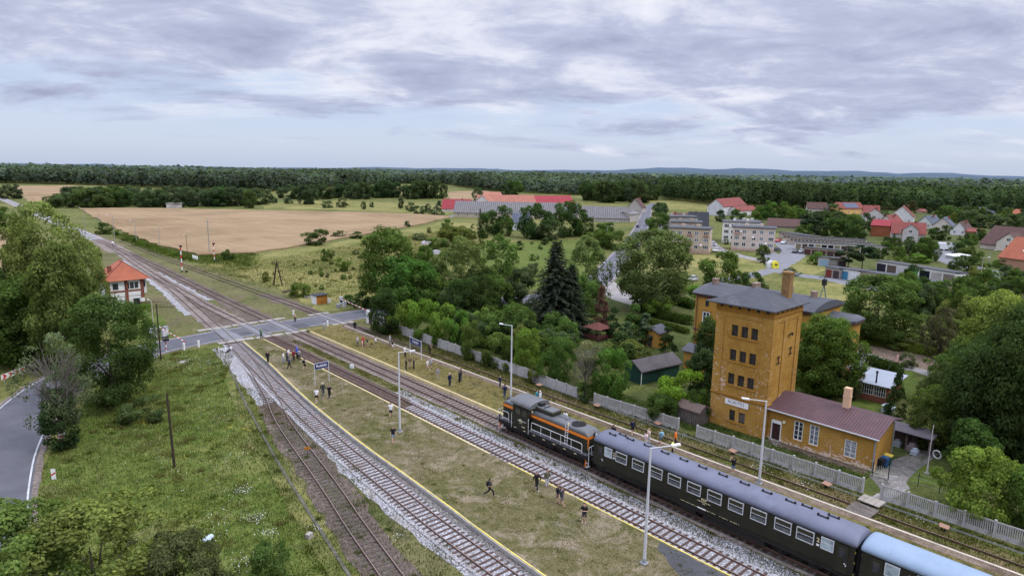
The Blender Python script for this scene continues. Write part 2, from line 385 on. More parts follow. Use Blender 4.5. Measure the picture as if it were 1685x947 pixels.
m_tile_red = tile_roof('red_clay_tiles', (0.215, 0.062, 0.05), (0.14, 0.045, 0.04))
m_tile_pale = tile_roof('faded_orange_tiles', (0.36, 0.15, 0.105), (0.26, 0.11, 0.08), 0.5)
m_tile_crimson = tile_roof('crimson_sheet_tiles', (0.30, 0.048, 0.058), (0.23, 0.04, 0.048), 0.5)
m_tile_brown = tile_roof('brown_tiles', (0.105, 0.058, 0.05), (0.07, 0.042, 0.038))
m_tile_slate = tile_roof('slate_grey_roof', (0.10, 0.115, 0.145), (0.065, 0.075, 0.095))
m_tile_black = paint('black_roof', (0.028, 0.03, 0.036), 0.7, 0.2, 1.0)
m_asb = sheet_roof('grey_corrugated_sheets', (0.185, 0.175, 0.175), 'y', 1.3, 0.9)
m_brick = tile_roof('red_brick', (0.24, 0.085, 0.055), (0.15, 0.06, 0.045), 0.12)

# ------------------------------------------------------------------ light and sky
SUN_AZ = Vector((0.42, -0.75)).normalized(); SUN_EL = R(50)
to_sun = Vector((SUN_AZ.x * math.cos(SUN_EL), SUN_AZ.y * math.cos(SUN_EL), math.sin(SUN_EL)))
ld = bpy.data.lights.new('sun', 'SUN'); ld.energy = 1.5; ld.angle = R(10); ld.color = (1.0, 0.955, 0.89)
lo = bpy.data.objects.new('sun', ld); COL.objects.link(lo); lo.rotation_euler = to_sun.to_track_quat('Z', 'Y').to_euler()
lo.location = (0, 0, 120)
wd = bpy.data.worlds.new('World'); sc.world = wd; wd.use_nodes = True
def build_world():
    nt = wd.node_tree; nt.nodes.clear()
    class T(NT):
        def __init__(s): s.t = nt
    t = T()
    out = t.n('ShaderNodeOutputWorld')
    sky = t.n('ShaderNodeTexSky'); sky.sky_type = 'NISHITA'; sky.sun_disc = False
    sky.sun_elevation = SUN_EL; sky.sun_rotation = math.atan2(SUN_AZ.x, SUN_AZ.y)
    sky.air_density = 1.0; sky.dust_density = 1.5; sky.ozone_density = 1.5
    d = t.n('ShaderNodeTexCoord').outputs['Generated']
    sp = t.n('ShaderNodeSeparateXYZ'); t.l(d, sp.inputs[0])
    z = t.math('MAXIMUM', sp.outputs[2], 0.0)
    zz = t.math('ADD', z, 0.17)
    cb = t.n('ShaderNodeCombineXYZ')
    # axes turned so the first runs along the cloud streets
    ax = t.math('ADD', t.math('MULTIPLY', sp.outputs[0], 0.80), t.math('MULTIPLY', sp.outputs[1], -0.60))
    ay = t.math('ADD', t.math('MULTIPLY', sp.outputs[0], 0.60), t.math('MULTIPLY', sp.outputs[1], 0.80))
    t.l(t.math('DIVIDE', ax, zz), cb.inputs[0]); t.l(t.math('DIVIDE', ay, zz), cb.inputs[1])
    v = cb.outputs[0]
    n1 = t.noise(1.0, 12, 0.60, t.scaled(v, 0.8, 1.05, 1), 0.25)
    mp = t.n('ShaderNodeMapping'); mp.inputs['Location'].default_value = (7.3, 2.1, 4.0); mp.inputs['Scale'].default_value = (0.9, 1.1, 1); t.l(v, mp.inputs['Vector'])
    n2 = t.noise(1.9, 12, 0.60, mp.outputs[0], 0.3)
    mp3 = t.n('ShaderNodeMapping'); mp3.inputs['Location'].default_value = (1.7, 9.4, 2.0); mp3.inputs['Scale'].default_value = (0.35, 1.0, 1); t.l(v, mp3.inputs['Vector'])
    n3 = t.noise(1.2, 8, 0.6, mp3.outputs[0], 0.6)
    # cover grows with elevation: a clear pale band above the horizon, stratocumulus above it
    bias = t.ramp(z, [(0.0, (0.18,) * 3), (0.03, (0.36,) * 3), (0.075, (0.47,) * 3), (0.14, (0.64,) * 3), (0.3, (0.74,) * 3)])
    rt = t.math('ADD', t.math('MULTIPLY', sp.outputs[0], 0.74), t.math('MULTIPLY', sp.outputs[1], -0.67))
    cov = t.math('ADD', t.math('ADD', n1, t.math('MULTIPLY', rt, 0.16)), t.math('SUBTRACT', bias, 0.5))
    cov = t.ramp(cov, [(0.40, (0, 0, 0)), (0.58, (1, 1, 1))], 'EASE')
    wisp = t.ramp(n3, [(0.52, (0, 0, 0)), (0.66, (1, 1, 1))])
    wl = t.ramp(z, [(0.0, (0.0,) * 3), (0.02, (0.55,) * 3), (0.1, (0.8,) * 3)])
    cov = t.math('MAXIMUM', cov, t.math('MULTIPLY', wisp, wl))
    shade = t.math('ADD', t.math('MULTIPLY', n2, 0.62), t.math('MULTIPLY', n1, 0.38))
    cc = t.ramp(shade, [(0.37, (0.90, 0.92, 1.0)), (0.445, (0.76, 0.79, 0.92)), (0.52, (0.53, 0.575, 0.755)), (0.63, (0.385, 0.42, 0.585))])
    up = t.ramp(z, [(0.0, (1.0,) * 3), (0.24, (1.0,) * 3), (0.42, (1.0,) * 3), (1.0, (1.0,) * 3)])
    zen = t.math('ADD', 1.0, t.math('MULTIPLY', t.ramp(z, [(0.26, (0, 0, 0)), (0.7, (1, 1, 1))]), 2.2))
    vm = t.n('ShaderNodeVectorMath', operation='SCALE'); t.l(cc, vm.inputs[0]); t.l(zen, vm.inputs['Scale'])
    haze = t.ramp(z, [(0.0, (0.60, 0.69, 0.90)), (0.03, (0.68, 0.76, 0.95)), (0.09, (0.64, 0.76, 1.0)), (0.25, (0.50, 0.67, 0.98))])
    b0 = t.n('ShaderNodeBackground'); b0.inputs['Strength'].default_value = 0.10; t.l(sky.outputs[0], b0.inputs[0])
    b1 = t.n('ShaderNodeBackground'); t.l(haze, b1.inputs[0]); b1.inputs['Strength'].default_value = 1.0
    b2 = t.n('ShaderNodeBackground'); t.l(vm.outputs[0], b2.inputs[0]); b2.inputs['Strength'].default_value = 1.0
    s0 = t.n('ShaderNodeMixShader'); s0.inputs[0].default_value = 0.8; t.l(b0.outputs[0], s0.inputs[1]); t.l(b1.outputs[0], s0.inputs[2])
    s1 = t.n('ShaderNodeMixShader'); t.l(cov, s1.inputs[0]); t.l(s0.outputs[0], s1.inputs[1]); t.l(b2.outputs[0], s1.inputs[2])
    t.l(s1.outputs[0], out.inputs[0])
build_world()
sc.view_settings.view_transform = 'Standard'; sc.view_settings.look = 'None'; sc.view_settings.exposure = 0; sc.view_settings.gamma = 1
sc.render.film_transparent = False
cy = sc.cycles
cy.max_bounces = 5; cy.diffuse_bounces = 4; cy.glossy_bounces = 2; cy.transmission_bounces = 2; cy.transparent_max_bounces = 6
cy.caustics_reflective = False; cy.caustics_refractive = False
cy.use_denoising = True
cy.use_adaptive_sampling = True; cy.adaptive_threshold = 0.02
# ------------------------------------------------------------------ setting: ground sheets
def struct(name, mb, mat, label=None):
    o = mb.build(name, mat); o['kind'] = 'structure'
    if label: o['label'] = label
    return o
def smooth_line(pts, step=2.0):
    """Catmull-Rom through points, resampled"""
    P = [Vector((p[0], p[1], 0)) for p in pts]
    P = [P[0] * 2 - P[1]] + P + [P[-1] * 2 - P[-2]]
    out = []
    for i in range(1, len(P) - 2):
        a, b, c, d = P[i - 1:i + 3]
        n = max(2, int((c - b).length / step))
        for k in range(n):
            t = k / n
            out.append(0.5 * ((2 * b) + (c - a) * t + (2 * a - 5 * b + 4 * c - d) * t * t + (3 * b - a - 3 * c + d) * t ** 3))
    out.append(P[-2]); return out
def offset_line(L, d):
    out = []
    for i, p in enumerate(L):
        a = L[max(0, i - 1)]; b = L[min(len(L) - 1, i + 1)]
        t = (b - a).normalized(); out.append(p + Vector((t.y, -t.x, 0)) * d)
    return out
def ribbon(mb, L, w0, w1, z, mi=0, jit=0.0):
    """flat strip between offsets w0<w1 (to the right of the line)"""
    A = offset_line(L, w0); B = offset_line(L, w1)
    if jit:
        A = [p + Vector((random.uniform(-jit, jit), random.uniform(-jit, jit), 0)) for p in A]
        B = [p + Vector((random.uniform(-jit, jit), random.uniform(-jit, jit), 0)) for p in B]
    v = [(p.x, p.y, z) for p in A] + [(p.x, p.y, z) for p in B]; n = len(A)
    mb.add(v, [(i, n + i, n + i + 1, i + 1) for i in range(n - 1)], mi)
def slab(mb, L, w0, w1, z0, z1, mi=0):
    A = offset_line(L, w0); B = offset_line(L, w1); n = len(A)
    v = [(p.x, p.y, z0) for p in A] + [(p.x, p.y, z0) for p in B] + [(p.x, p.y, z1) for p in A] + [(p.x, p.y, z1) for p in B]
    f = []
    for i in range(n - 1):
        f += [(2 * n + i, 3 * n + i, 3 * n + i + 1, 2 * n + i + 1), (i, 2 * n + i, 2 * n + i + 1, i + 1), (n + i, n + i + 1, 3 * n + i + 1, 3 * n + i)]
    f += [(0, n, 3 * n, 2 * n), (n - 1, 3 * n - 1, 4 * n - 1, 2 * n - 1)]
    mb.add(v, f, mi)
def rough_poly(pts, step, jit, seed=1):
    """closed outline with an uneven, natural edge"""
    rr = random.Random(seed); out = []
    n = len(pts)
    for i in range(n):
        a = Vector((pts[i][0], pts[i][1], 0)); b = Vector((pts[(i + 1) % n][0], pts[(i + 1) % n][1], 0))
        k = max(1, int((b - a).length / step))
        for j in range(k):
            p = a.lerp(b, j / k); out.append((p.x + rr.uniform(-jit, jit), p.y + rr.uniform(-jit, jit)))
    return out
def patch(name, pts, z, mat, step=3.0, jit=0.6, seed=1, h=None):
    mb = MB(); o = rough_poly(pts, step, jit, seed)
    if h is None:
        mb.add([(p[0], p[1], z) for p in o], [tuple(range(len(o)))])
    else: mb.prism(o, z, z + h)
    ob = mb.build(name, mat); ob['kind'] = 'structure'
    # triangulate the n-gon cleanly
    bm = bmesh.new(); bm.from_mesh(ob.data); bmesh.ops.triangulate(bm, faces=bm.faces); bm.normal_update()
    for f in bm.faces:
        if h is None and f.normal.z < 0: f.normal_flip()
    bm.to_mesh(ob.data); bm.free()
    return ob
A2 = lambda *pp: [(at(x, y).x, at(x, y).y) for x, y in pp]

mb = MB(); mb.add([(-9000, -9000, 0), (9000, -9000, 0), (9000, 9000, 0), (-9000, 9000, 0)], [(0, 1, 2, 3)])
struct('ground', mb, m_land)
# fields and meadows
patch('wheat_field', A2((130, 342), (250, 343), (400, 346), (560, 349), (690, 353), (742, 357), (700, 368), (600, 386), (520, 401), (420, 416), (330, 420), (262, 405), (205, 383), (160, 362)), 0.02, m_wheat, 6, 1.2, 3, 0.45)
patch('wheat_field', A2((-60, 352), (0, 372), (22, 388), (30, 410), (10, 440), (-80, 470), (-200, 420)), 0.02, m_wheat, 5, 1.0, 4, 0.45)
patch('stubble_field', A2((20, 306), (120, 305), (180, 318), (90, 338), (45, 331)), 0.02, m_wheat, 8, 1.5, 5)
patch('stubble_field', A2((735, 316), (800, 313), (860, 330), (742, 330)), 0.02, m_wheat, 8, 1.5, 6)
patch('meadow', A2((250, 408), (330, 424), (420, 420), (520, 405), (600, 390), (700, 372), (745, 361), (790, 372), (780, 395), (700, 410), (620, 480), (600, 505), (530, 512), (470, 478), (400, 452), (330, 430)), 0.012, m_meadow, 3, 0.9, 7)
patch('meadow', A2((430, 333), (560, 330), (740, 338), (735, 352), (560, 345), (430, 344)), 0.014, m_meadow, 8, 2.0, 8)
patch('meadow', A2((1060, 330), (1130, 326), (1190, 332), (1190, 345), (1100, 345)), 0.014, m_meadow, 8, 2.0, 9)
patch('meadow', A2((1130, 418), (1190, 420), (1265, 428), (1290, 447), (1200, 447), (1140, 440)), 0.014, m_meadow, 3, 0.8, 10)
patch('meadow', A2((1297, 425), (1340, 428), (1362, 440), (1340, 452), (1300, 445), (1285, 434)), 0.016, m_meadow, 3, 0.6, 11)
patch('meadow', A2((1300, 462), (1400, 468), (1420, 490), (1370, 505), (1300, 490)), 0.014, m_meadow, 3, 0.8, 12)
patch('garden', A2((800, 400), (930, 395), (990, 400), (985, 440), (950, 470), (830, 480), (770, 430)), 0.014, m_garden_lawn, 3, 0.8, 13)
# near grass: lawn between road and tracks, verges, station yard
DUCT = [tuple(at(x, y).xy) for x, y in ((368, 590), (385, 622), (400, 655), (425, 702), (462, 768), (512, 848), (545, 900), (590, 970), (640, 1050))]
lawn = [(2.0, 20), (3.6, 60), (6.2, 75), (9.5, 86), (15, 98), (22, 107), (27, 110), (33, 109), (34.5, 103)] + [(p[0] - 1.3, p[1]) for p in DUCT[1:]]
patch('lawn', lawn, 0.012, m_lawn, 2.0, 0.35, 14)
patch('verge', [(19.2, 20), (20.6, 36), (22.6, 50), (25.6, 66), (30.2, 84), (33.5, 97), (35, 105), (36, 111), (62.5, 111), (63.5, 20)], 0.006, m_verge, 3, 0.4, 15)
patch('verge', [(31, 121), (62, 121), (61, 160), (59, 230), (58, 330), (44, 330), (41, 260), (36, 200), (34, 150)], 0.010, m_verge, 4, 0.8, 16)
patch('lawn', [(24, 121.5), (31, 121.3), (35, 160), (37, 200), (30, 205), (22, 160)], 0.008, m_lawn, 3, 0.6, 17)
patch('garden', A2((1180, 350), (1330, 343), (1500, 342), (1760, 352), (1800, 450), (1690, 500), (1480, 505), (1430, 440), (1330, 425), (1300, 385), (1200, 378)), 0.01, m_garden, 4, 0.8, 17)
patch('garden', A2((560, 512), (700, 470), (860, 440), (980, 440), (1080, 450), (1140, 470), (1140, 520), (1000, 600), (800, 580), (640, 530)), 0.011, m_garden, 3, 0.6, 170)
patch('garden', [(63.4, 62), (63.4, 112), (80, 118), (105, 95), (112, 60), (100, 40), (84, 40), (75, 52), (64.5, 52)], 0.014, m_garden, 3, 0.7, 18)
patch('station_yard', [(63.6, 13), (63.2, 51), (76, 51), (88, 40), (88, 0), (70, -8), (63.9, 4)], 0.014, m_garden, 3, 0.6, 19)
patch('mown_lawn', A2((1300, 640), (1420, 690), (1520, 640), (1500, 610), (1440, 600)), 0.022, m_garden_lawn, 2, 0.3, 20)
patch('dirt_strip', A2((1385, 556), (1480, 575), (1590, 600), (1590, 622), (1480, 598), (1395, 570)), 0.022, m_dirt, 2, 0.3, 21)
patch('gravel_road', A2((1340, 560), (1400, 574), (1500, 597), (1600, 624), (1600, 640), (1500, 610), (1440, 602), (1398, 598)), 0.018, m_gravel_road, 2, 0.3, 22)
patch('paved_yard', A2((1430, 782), (1466, 757), (1522, 737), (1545, 745), (1490, 795), (1462, 818)), 0.03, m_paving, 2, 0.1, 23)
patch('soil_strip', [(67.2, 20.4), (68.5, 20.4), (68.5, 31), (67.2, 30.6)], 0.02, m_dirt, 1.0, 0.15, 24)
patch('footpath', [(60.6, 18.6), (64.0, 18.1), (66.6, 17.6), (68.6, 19.2), (69.6, 18.0), (67.4, 16.4), (64.2, 16.9), (60.6, 17.2)], 0.035, m_gravel_road, 1.0, 0.12, 25)
patch('flagpole_lawn', A2((1492, 790), (1520, 765), (1552, 768), (1540, 800)), 0.04, m_garden_lawn, 1.5, 0.1, 26)
patch('dirt_path', A2((296, 486), (312, 499), (330, 520), (352, 538), (338, 542), (318, 522), (300, 505)), 0.022, m_dirt, 2, 0.25, 27)

# ------------------------------------------------------------------ roads
ROAD = [(-2.2, 20), (-1.4, 35), (-0.6, 50), (0.5, 65), (1.7, 74), (3.0, 81), (4.9, 88), (7.7, 96), (11.7, 103.8), (17.5, 110), (26, 114.4), (35, 116.2), (45, 116.5), (56, 116.3), (66, 116.2), (76, 114.5), (90, 110), (112, 106), (131, 110.5), (158, 127), (220, 166), (300, 219.5), (391, 283), (470, 338), (540, 380)]
RL = smooth_line(ROAD, 2.0)
mb = MB(); ribbon(mb, RL, -4.15, 4.15, 0.045, 0, 0.12); struct('road_shoulder', mb, m_track_bed2)
mb = MB(); ribbon(mb, RL, -3.6, 3.6, 0.075); struct('road', mb, m_asph)
mb = MB(); ribbon(mb, RL, -3.42, -3.27, 0.08); ribbon(mb, RL, 3.27, 3.42, 0.08)
k = 0
while k < len(RL) - 4:
    if k > 60:
        ribbon(mb, RL[k:k + 4] if k > 60 else RL[k:k + 2], -0.06, 0.06, 0.08)
    k += 9 if k > 60 else 5
struct('road_marking', mb, m_white_line)
# side road into the village, tracks between the blocks
def lane(name, pts, w, z, mat, jit=0.2):
    mb = MB(); L = smooth_line(pts, 3.0); ribbon(mb, L, -w / 2, w / 2, z, 0, jit); return struct(name, mb, mat)
lane('side_road', A2((990, 462), (1012, 482), (1030, 492), (1060, 500)), 6.5, 0.04, m_gravel_road)
lane('side_road', A2((1255, 410), (1275, 425), (1283, 433), (1280, 442), (1310, 452), (1360, 458), (1420, 470), (1500, 486)), 7, 0.03, m_asph_pale)
lane('side_road', A2((1283, 433), (1240, 426), (1200, 416), (1175, 405), (1166, 395)), 5, 0.034, m_gravel_road)
lane('side_road', A2((1283, 433), (1305, 418), (1300, 408), (1290, 400), (1270, 396)), 9, 0.038, m_asph_pale)
lane('side_road', A2((1280, 442), (1240, 452), (1190, 462)), 5, 0.032, m_asph_pale)
lane('side_road', A2((1690, 470), (1650, 455), (1625, 446), (1600, 440), (1570, 432), (1555, 418), (1556, 405), (1562, 398)), 8, 0.03, m_asph_pale)
lane('farm_track', A2((700, 361), (735, 357), (768, 352)), 7, 0.03, m_gravel_road)

# ------------------------------------------------------------------ level crossing slabs
T3X, T4X, T5X = 42.75, 47.8, 57.85
# pale patched asphalt and concrete panels where the rails cross
mb = MB(); mb.box(36.6, 39.2, 111.6, 121.3, 0.0, 0.11); mb.box(41.6, 43.9, 111.4, 121.4, 0.0, 0.11); mb.box(46.6, 49.0, 111.2, 121.4, 0.0, 0.11); mb.box(56.6, 59.1, 111.6, 120.6, 0.0, 0.11)
struct('crossing_deck', mb, m_asph_pale)
mb = MB()
for (a, b, ys, yn) in ((34.6, 40.6, 110.4, 121.5), (40.8, 45.6, 110.0, 121.7), (46.0, 51.0, 109.8, 121.8), (55.6, 60.4, 110.6, 121.0)):
    x = a
    while x < b - 0.3:
        w = min(1.45, b - x)
        for y0 in (ys, yn):
            mb.box(x + 0.02, x + w - 0.02, y0 + random.uniform(-.05, .05), y0 + 1.15, 0.0, 0.125 + random.uniform(-.008, .008))
        x += 1.5
struct('crossing_panels', mb, m_conc_pale)
mb = MB(); mb.box(39.6, 44.5, 114.0, 116.2, 0.02, 0.083); mb.box(49.3, 52.0, 113.0, 116, 0.02, 0.083); struct('road_patch', mb, m_asph_patch)

# ------------------------------------------------------------------ platforms
P1L = [(30.3, 0), (30.5, 20), (30.95, 35), (31.4, 42), (31.85, 50), (32.15, 56.7), (32.75, 64.7), (33.75, 75), (35.2, 86), (36.4, 94.6), (37.85, 108.5)]
L1 = smooth_line(P1L, 2.0)
ZP = 0.45
def plat(name, left, right, mat):
    mb = MB(); n = len(left)
    v = [(p.x, p.y, 0.0) for p in left] + [(p.x, p.y, ZP) for p in left] + [(p.x, p.y, ZP) for p in right] + [(p.x, p.y, 0.0) for p in right]
    f = []
    for i in range(n - 1):
        for q in range(3): f.append((q * n + i, q * n + i + 1, (q + 1) * n + i + 1, (q + 1) * n + i))
    f += [(0, n, 2 * n, 3 * n), (n - 1, 4 * n - 1, 3 * n - 1, 2 * n - 1)]
    mb.add(v, f); return struct(name, mb, mat)
plat('platform', [p + Vector((0.06, 0, 0)) for p in L1], [Vector((41.1, p.y, 0)) for p in L1], m_plat)
ys = [0, 20, 40, 60, 80, 100, 109.5]
e5 = lambda y: 57.77 + (56.5 - 57.77) * (y - 6) / 86.0 if y < 92 else 56.5
plat('platform', [Vector((49.6, y, 0)) for y in ys], [Vector((e5(y), y, 0)) for y in ys], m_plat2)
E1 = L1; E3 = [Vector((41.15, y, 0)) for y in range(0, 110, 3)]; E4 = [Vector((49.55, y, 0)) for y in range(0, 111, 3)]; E5 = [Vector((e5(y), y, 0)) for y in range(0, 111, 3)]
mb = MB(); slab(mb, E1, 0.0, 0.12, 0.0, ZP + 0.02); struct('platform_edge', mb, m_yellow_edge)
mb = MB(); slab(mb, E1, -0.12, -0.004, 0.0, ZP - 0.03); struct('platform_wall', mb, m_conc)
mb = MB(); slab(mb, [p for p in E3 if p.y < 48], -0.09, 0.04, 0.0, ZP + 0.02); slab(mb, [p for p in E3 if p.y >= 48], -0.13, 0.04, 0.0, ZP + 0.02, 1); struct('platform_edge', mb, [m_yellow_edge, m_cream_edge])
mb = MB(); slab(mb, E4, -0.04, 0.15, 0.0, ZP + 0.02); struct('platform_edge', mb, m_cream_edge)
mb = MB(); slab(mb, E5, -0.14, 0.06, 0.0, ZP + 0.02); struct('platform_edge', mb, m_pale_edge)
mb = MB(); ribbon(mb, E5, -1.15, -0.15, ZP + 0.008, 0, 0.12); struct('platform_path', mb, m_dirt)
patch('asphalt_patch', [(37.2, 20.5), (39.9, 26.2), (40.95, 26.4), (40.95, 5), (34.5, 5), (34.8, 16)], ZP + 0.008, m_asph_patch, 1.0, 0.15, 31)

# ------------------------------------------------------------------ tracks
MAIN = [(28.6, 5), (28.7, 20), (28.95, 33), (29.2, 41), (29.85, 50), (30.5, 60), (31.45, 70), (32.7, 80), (33.95, 90), (35.2, 100), (36.85, 112.5), (37.85, 121), (41.8, 157), (43.5, 175), (45.2, 200), (46.8, 225), (49.0, 258), (50.3, 298), (50.8, 450), (51, 900)]
SID = [(18.6, 5), (20.8, 27), (22.65, 37.5), (24.05, 45.4), (25.55, 53), (28.55, 70), (30.85, 79), (32.2, 85), (33.9, 93), (35.2, 100.3)]
L3 = [(42.75, 0), (42.75, 60), (42.75, 140), (43.3, 152), (44.2, 176), (45.2, 200)]
L4 = [(47.8, -14), (47.8, 60), (47.8, 121), (48.1, 150), (49.4, 206), (50.1, 250), (50.35, 290)]
L5 = [(59.2, -4), (58.9, 26), (58.3, 60), (57.9, 95), (57.8, 121), (57.2, 154), (56.5, 190), (56.3, 240), (56.8, 290)]
LM, LS = smooth_line(MAIN, 1.5), smooth_line(SID, 1.5)
L3s, L4s, L5s = smooth_line(L3, 2), smooth_line(L4, 2), smooth_line(L5, 2)
sub = lambda L, a, b: [p for p in L if a <= p.y <= b]
def bed(name, L, w, z, mat, jit=0.25):
    mb = MB(); ribbon(mb, L, -w, w, z, 0, jit); return struct(name, mb, mat)
bed('ballast_bed', sub(LM, 0, 111), 1.62, 0.078, m_ballast, 0.05)
mb = MB(); ribbon(mb, sub(LM, 0, 72), -2.35, -1.45, 0.024, 0, 0.22); ribbon(mb, sub(LM, 68, 109), -3.6, -1.2, 0.022, 0, 0.3); struct('ballast_bed', mb, m_ballast)
mb = MB(); ribbon(mb, sub(LM, 0, 110), 1.3, 1.95, 0.081, 0, 0.03); struct('ballast_bed', mb, m_ballast_grey)
bed('ballast_bed', sub(L3s, 0, 66), 1.5, 0.078, m_ballast, 0.05)
mb = MB(); ribbon(mb, sub(L3s, 0, 72), 1.3, 3.0, 0.024, 0, 0.28); struct('ballast_bed', mb, m_ballast)
bed('track_bed', sub(L3s, 66, 110), 1.55, 0.03, m_track_bed, 0.1)
bed('track_bed', sub(L3s, 100, 110), 3.4, 0.024, m_track_bed, 0.4)
bed('track_bed', sub(L4s, -14, 110), 1.75, 0.03, m_track_bed2, 0.15)
bed('track_bed', sub(L4s, -14, 54), 1.25, 0.036, m_train_shade, 0.12)  # dark strip: shade under the train painted onto the bed
bed('track_bed', sub(LS, 0, 78), 1.9, 0.03, m_track_bed, 0.3)
bed('overgrown_bed', sub(L5s, -4, 92), 2.4, 0.03, m_overgrown, 0.4)
bed('track_bed', sub(L5s, 92, 111), 1.5, 0.034, m_track_bed, 0.3)
bed('track_bed', sub(L5s, 121, 150), 1.6, 0.03, m_track_bed, 0.4)
bed('track_bed', sub(L4s, 121, 292), 1.9, 0.03, m_track_bed, 0.4)
mb = MB(); ribbon(mb, sub(LM, 121, 250), -1.7, 1.9, 0.034, 0, 0.3); ribbon(mb, sub(L3s, 121, 200), -1.7, 1.8, 0.030, 0, 0.3); struct('track_bed', mb, m_track_bed2)
mb = MB(); ribbon(mb, sub(L3s, 150, 200), 0.8, 3.3, 0.026, 0, 0.45); ribbon(mb, sub(LM, 135, 230), -3.0, -1.0, 0.027, 0, 0.45); struct('ballast_bed', mb, m_ballast)
patch('cinder_patch', [(39.5, 122.5), (41.6, 122.5), (42.2, 150), (42.9, 158), (42.0, 157), (40.5, 140)], 0.036, m_track_bed, 2, 0.2, 41)
patch('cinder_patch', [(44.3, 122.5), (46.4, 122.5), (46.5, 140), (45.2, 143)], 0.036, m_track_bed, 2, 0.3, 42)
bed('ballast_bed', sub(LM, 300, 900), 2.6, 0.05, m_ballast, 0.2)
mb = MB(); ribbon(mb, sub(LM, 250, 700), -3.4, 3.4, 0.04, 0, 0.4); struct('track_bed', mb, m_track_bed2)

mb = MB(); slab(mb, smooth_line(DUCT, 1.0), -.13, .13, 0.0, .06); o = mb.build('cable_duct', paint('mossy_concrete', (.12, .112, .09), .9, .3, .8, .1, dirt=(.07, .072, .035))); tag(o, 'narrow concrete cable duct running through the weeds left of the siding', 'cable duct')
def rail(mb, L, off):
    slab(mb, L, off - 0.045, off + 0.045, 0.04, 0.195, 0)
    slab(mb, L, off - 0.036, off + 0.036, 0.192, 0.215, 1)
RM = [m_rail, m_rail_run]
sleeper_me = MB().box(-1.27, 1.27, -0.115, 0.115, 0.0, 0.092).mesh('sleeper', m_sleep)
sleeper_old = MB().box(-1.25, 1.25, -0.12, 0.12, 0.0, 0.06).mesh('sleeper', m_sleep_old)
def track(label, L, sleepers=None, me=None, rails=(-0.75, 0.75), z=0.0):
    """railway_track > two rails, sleepers"""
    t = thing('railway_track', label, 'railway track', (L[0].x, L[0].y, 0))
    for off in rails:
        mb = MB(); rail(mb, [p - L[0] for p in L], off); mb.build('rail', RM, t)
    if sleepers:
        a, b, sp = sleepers; pts = []
        acc = 0
        for p, q in zip(L[:-1], L[1:]):
            d = (q - p).length; u = (q - p) / d
            while acc < d:
                s = p + u * acc
                if a <= s.y <= b: pts.append((s, math.atan2(u.y, u.x) - math.pi / 2))
                acc += sp
            acc -= d
        near = sorted(pts, key=lambda s: s[0].length)[:100]; rest = sorted(pts, key=lambda s: s[0].length)[100:]
        for s, an in near:
            o = inst('sleeper', me, t, (s.x - L[0].x + random.uniform(-.03, .03), s.y - L[0].y + random.uniform(-.03, .03), 0.01 + random.uniform(-.012, .012)), (0, random.uniform(-.01, .01), an + random.uniform(-.02, .02)))
        if rest:
            mb = MB()
            for s, an in rest:
                c, n_ = math.cos(an), math.sin(an); v = []
                h = 0.092 if me is sleeper_me else 0.06
                for zz in (0.01, 0.01 + h):
                    for y in (-.125, .125):
                        for x in (-1.27, 1.27): v.append((s.x - L[0].x + x * c - y * n_, s.y - L[0].y + x * n_ + y * c, zz))
                mb.add(v, [(0, 2, 3, 1), (4, 5, 7, 6), (0, 1, 5, 4), (2, 6, 7, 3), (0, 4, 6, 2), (1, 3, 7, 5)])
            o = mb.build('sleeper', m_sleep, t); o['kind'] = 'stuff'
    return t
track('rusty running track on white ballast along the left platform edge, with dark sleepers', LM, (3, 110.5, 0.62), sleeper_me)
track('old weedy siding with rusty rails branching left off the white ballast track', LS, (3, 96, 0.66), sleeper_old)
track('track on white ballast along the yellow line between the two platforms, left of the train', L3s, (3, 110.5, 0.62), sleeper_me)
track('track on brown gravel on which the dark green train stands', L4s, (-14, 110, 0.7), sleeper_old)
track('overgrown track in the grass beside the concrete fence and the ochre tower', L5s, (85, 111, 0.7), sleeper_old)
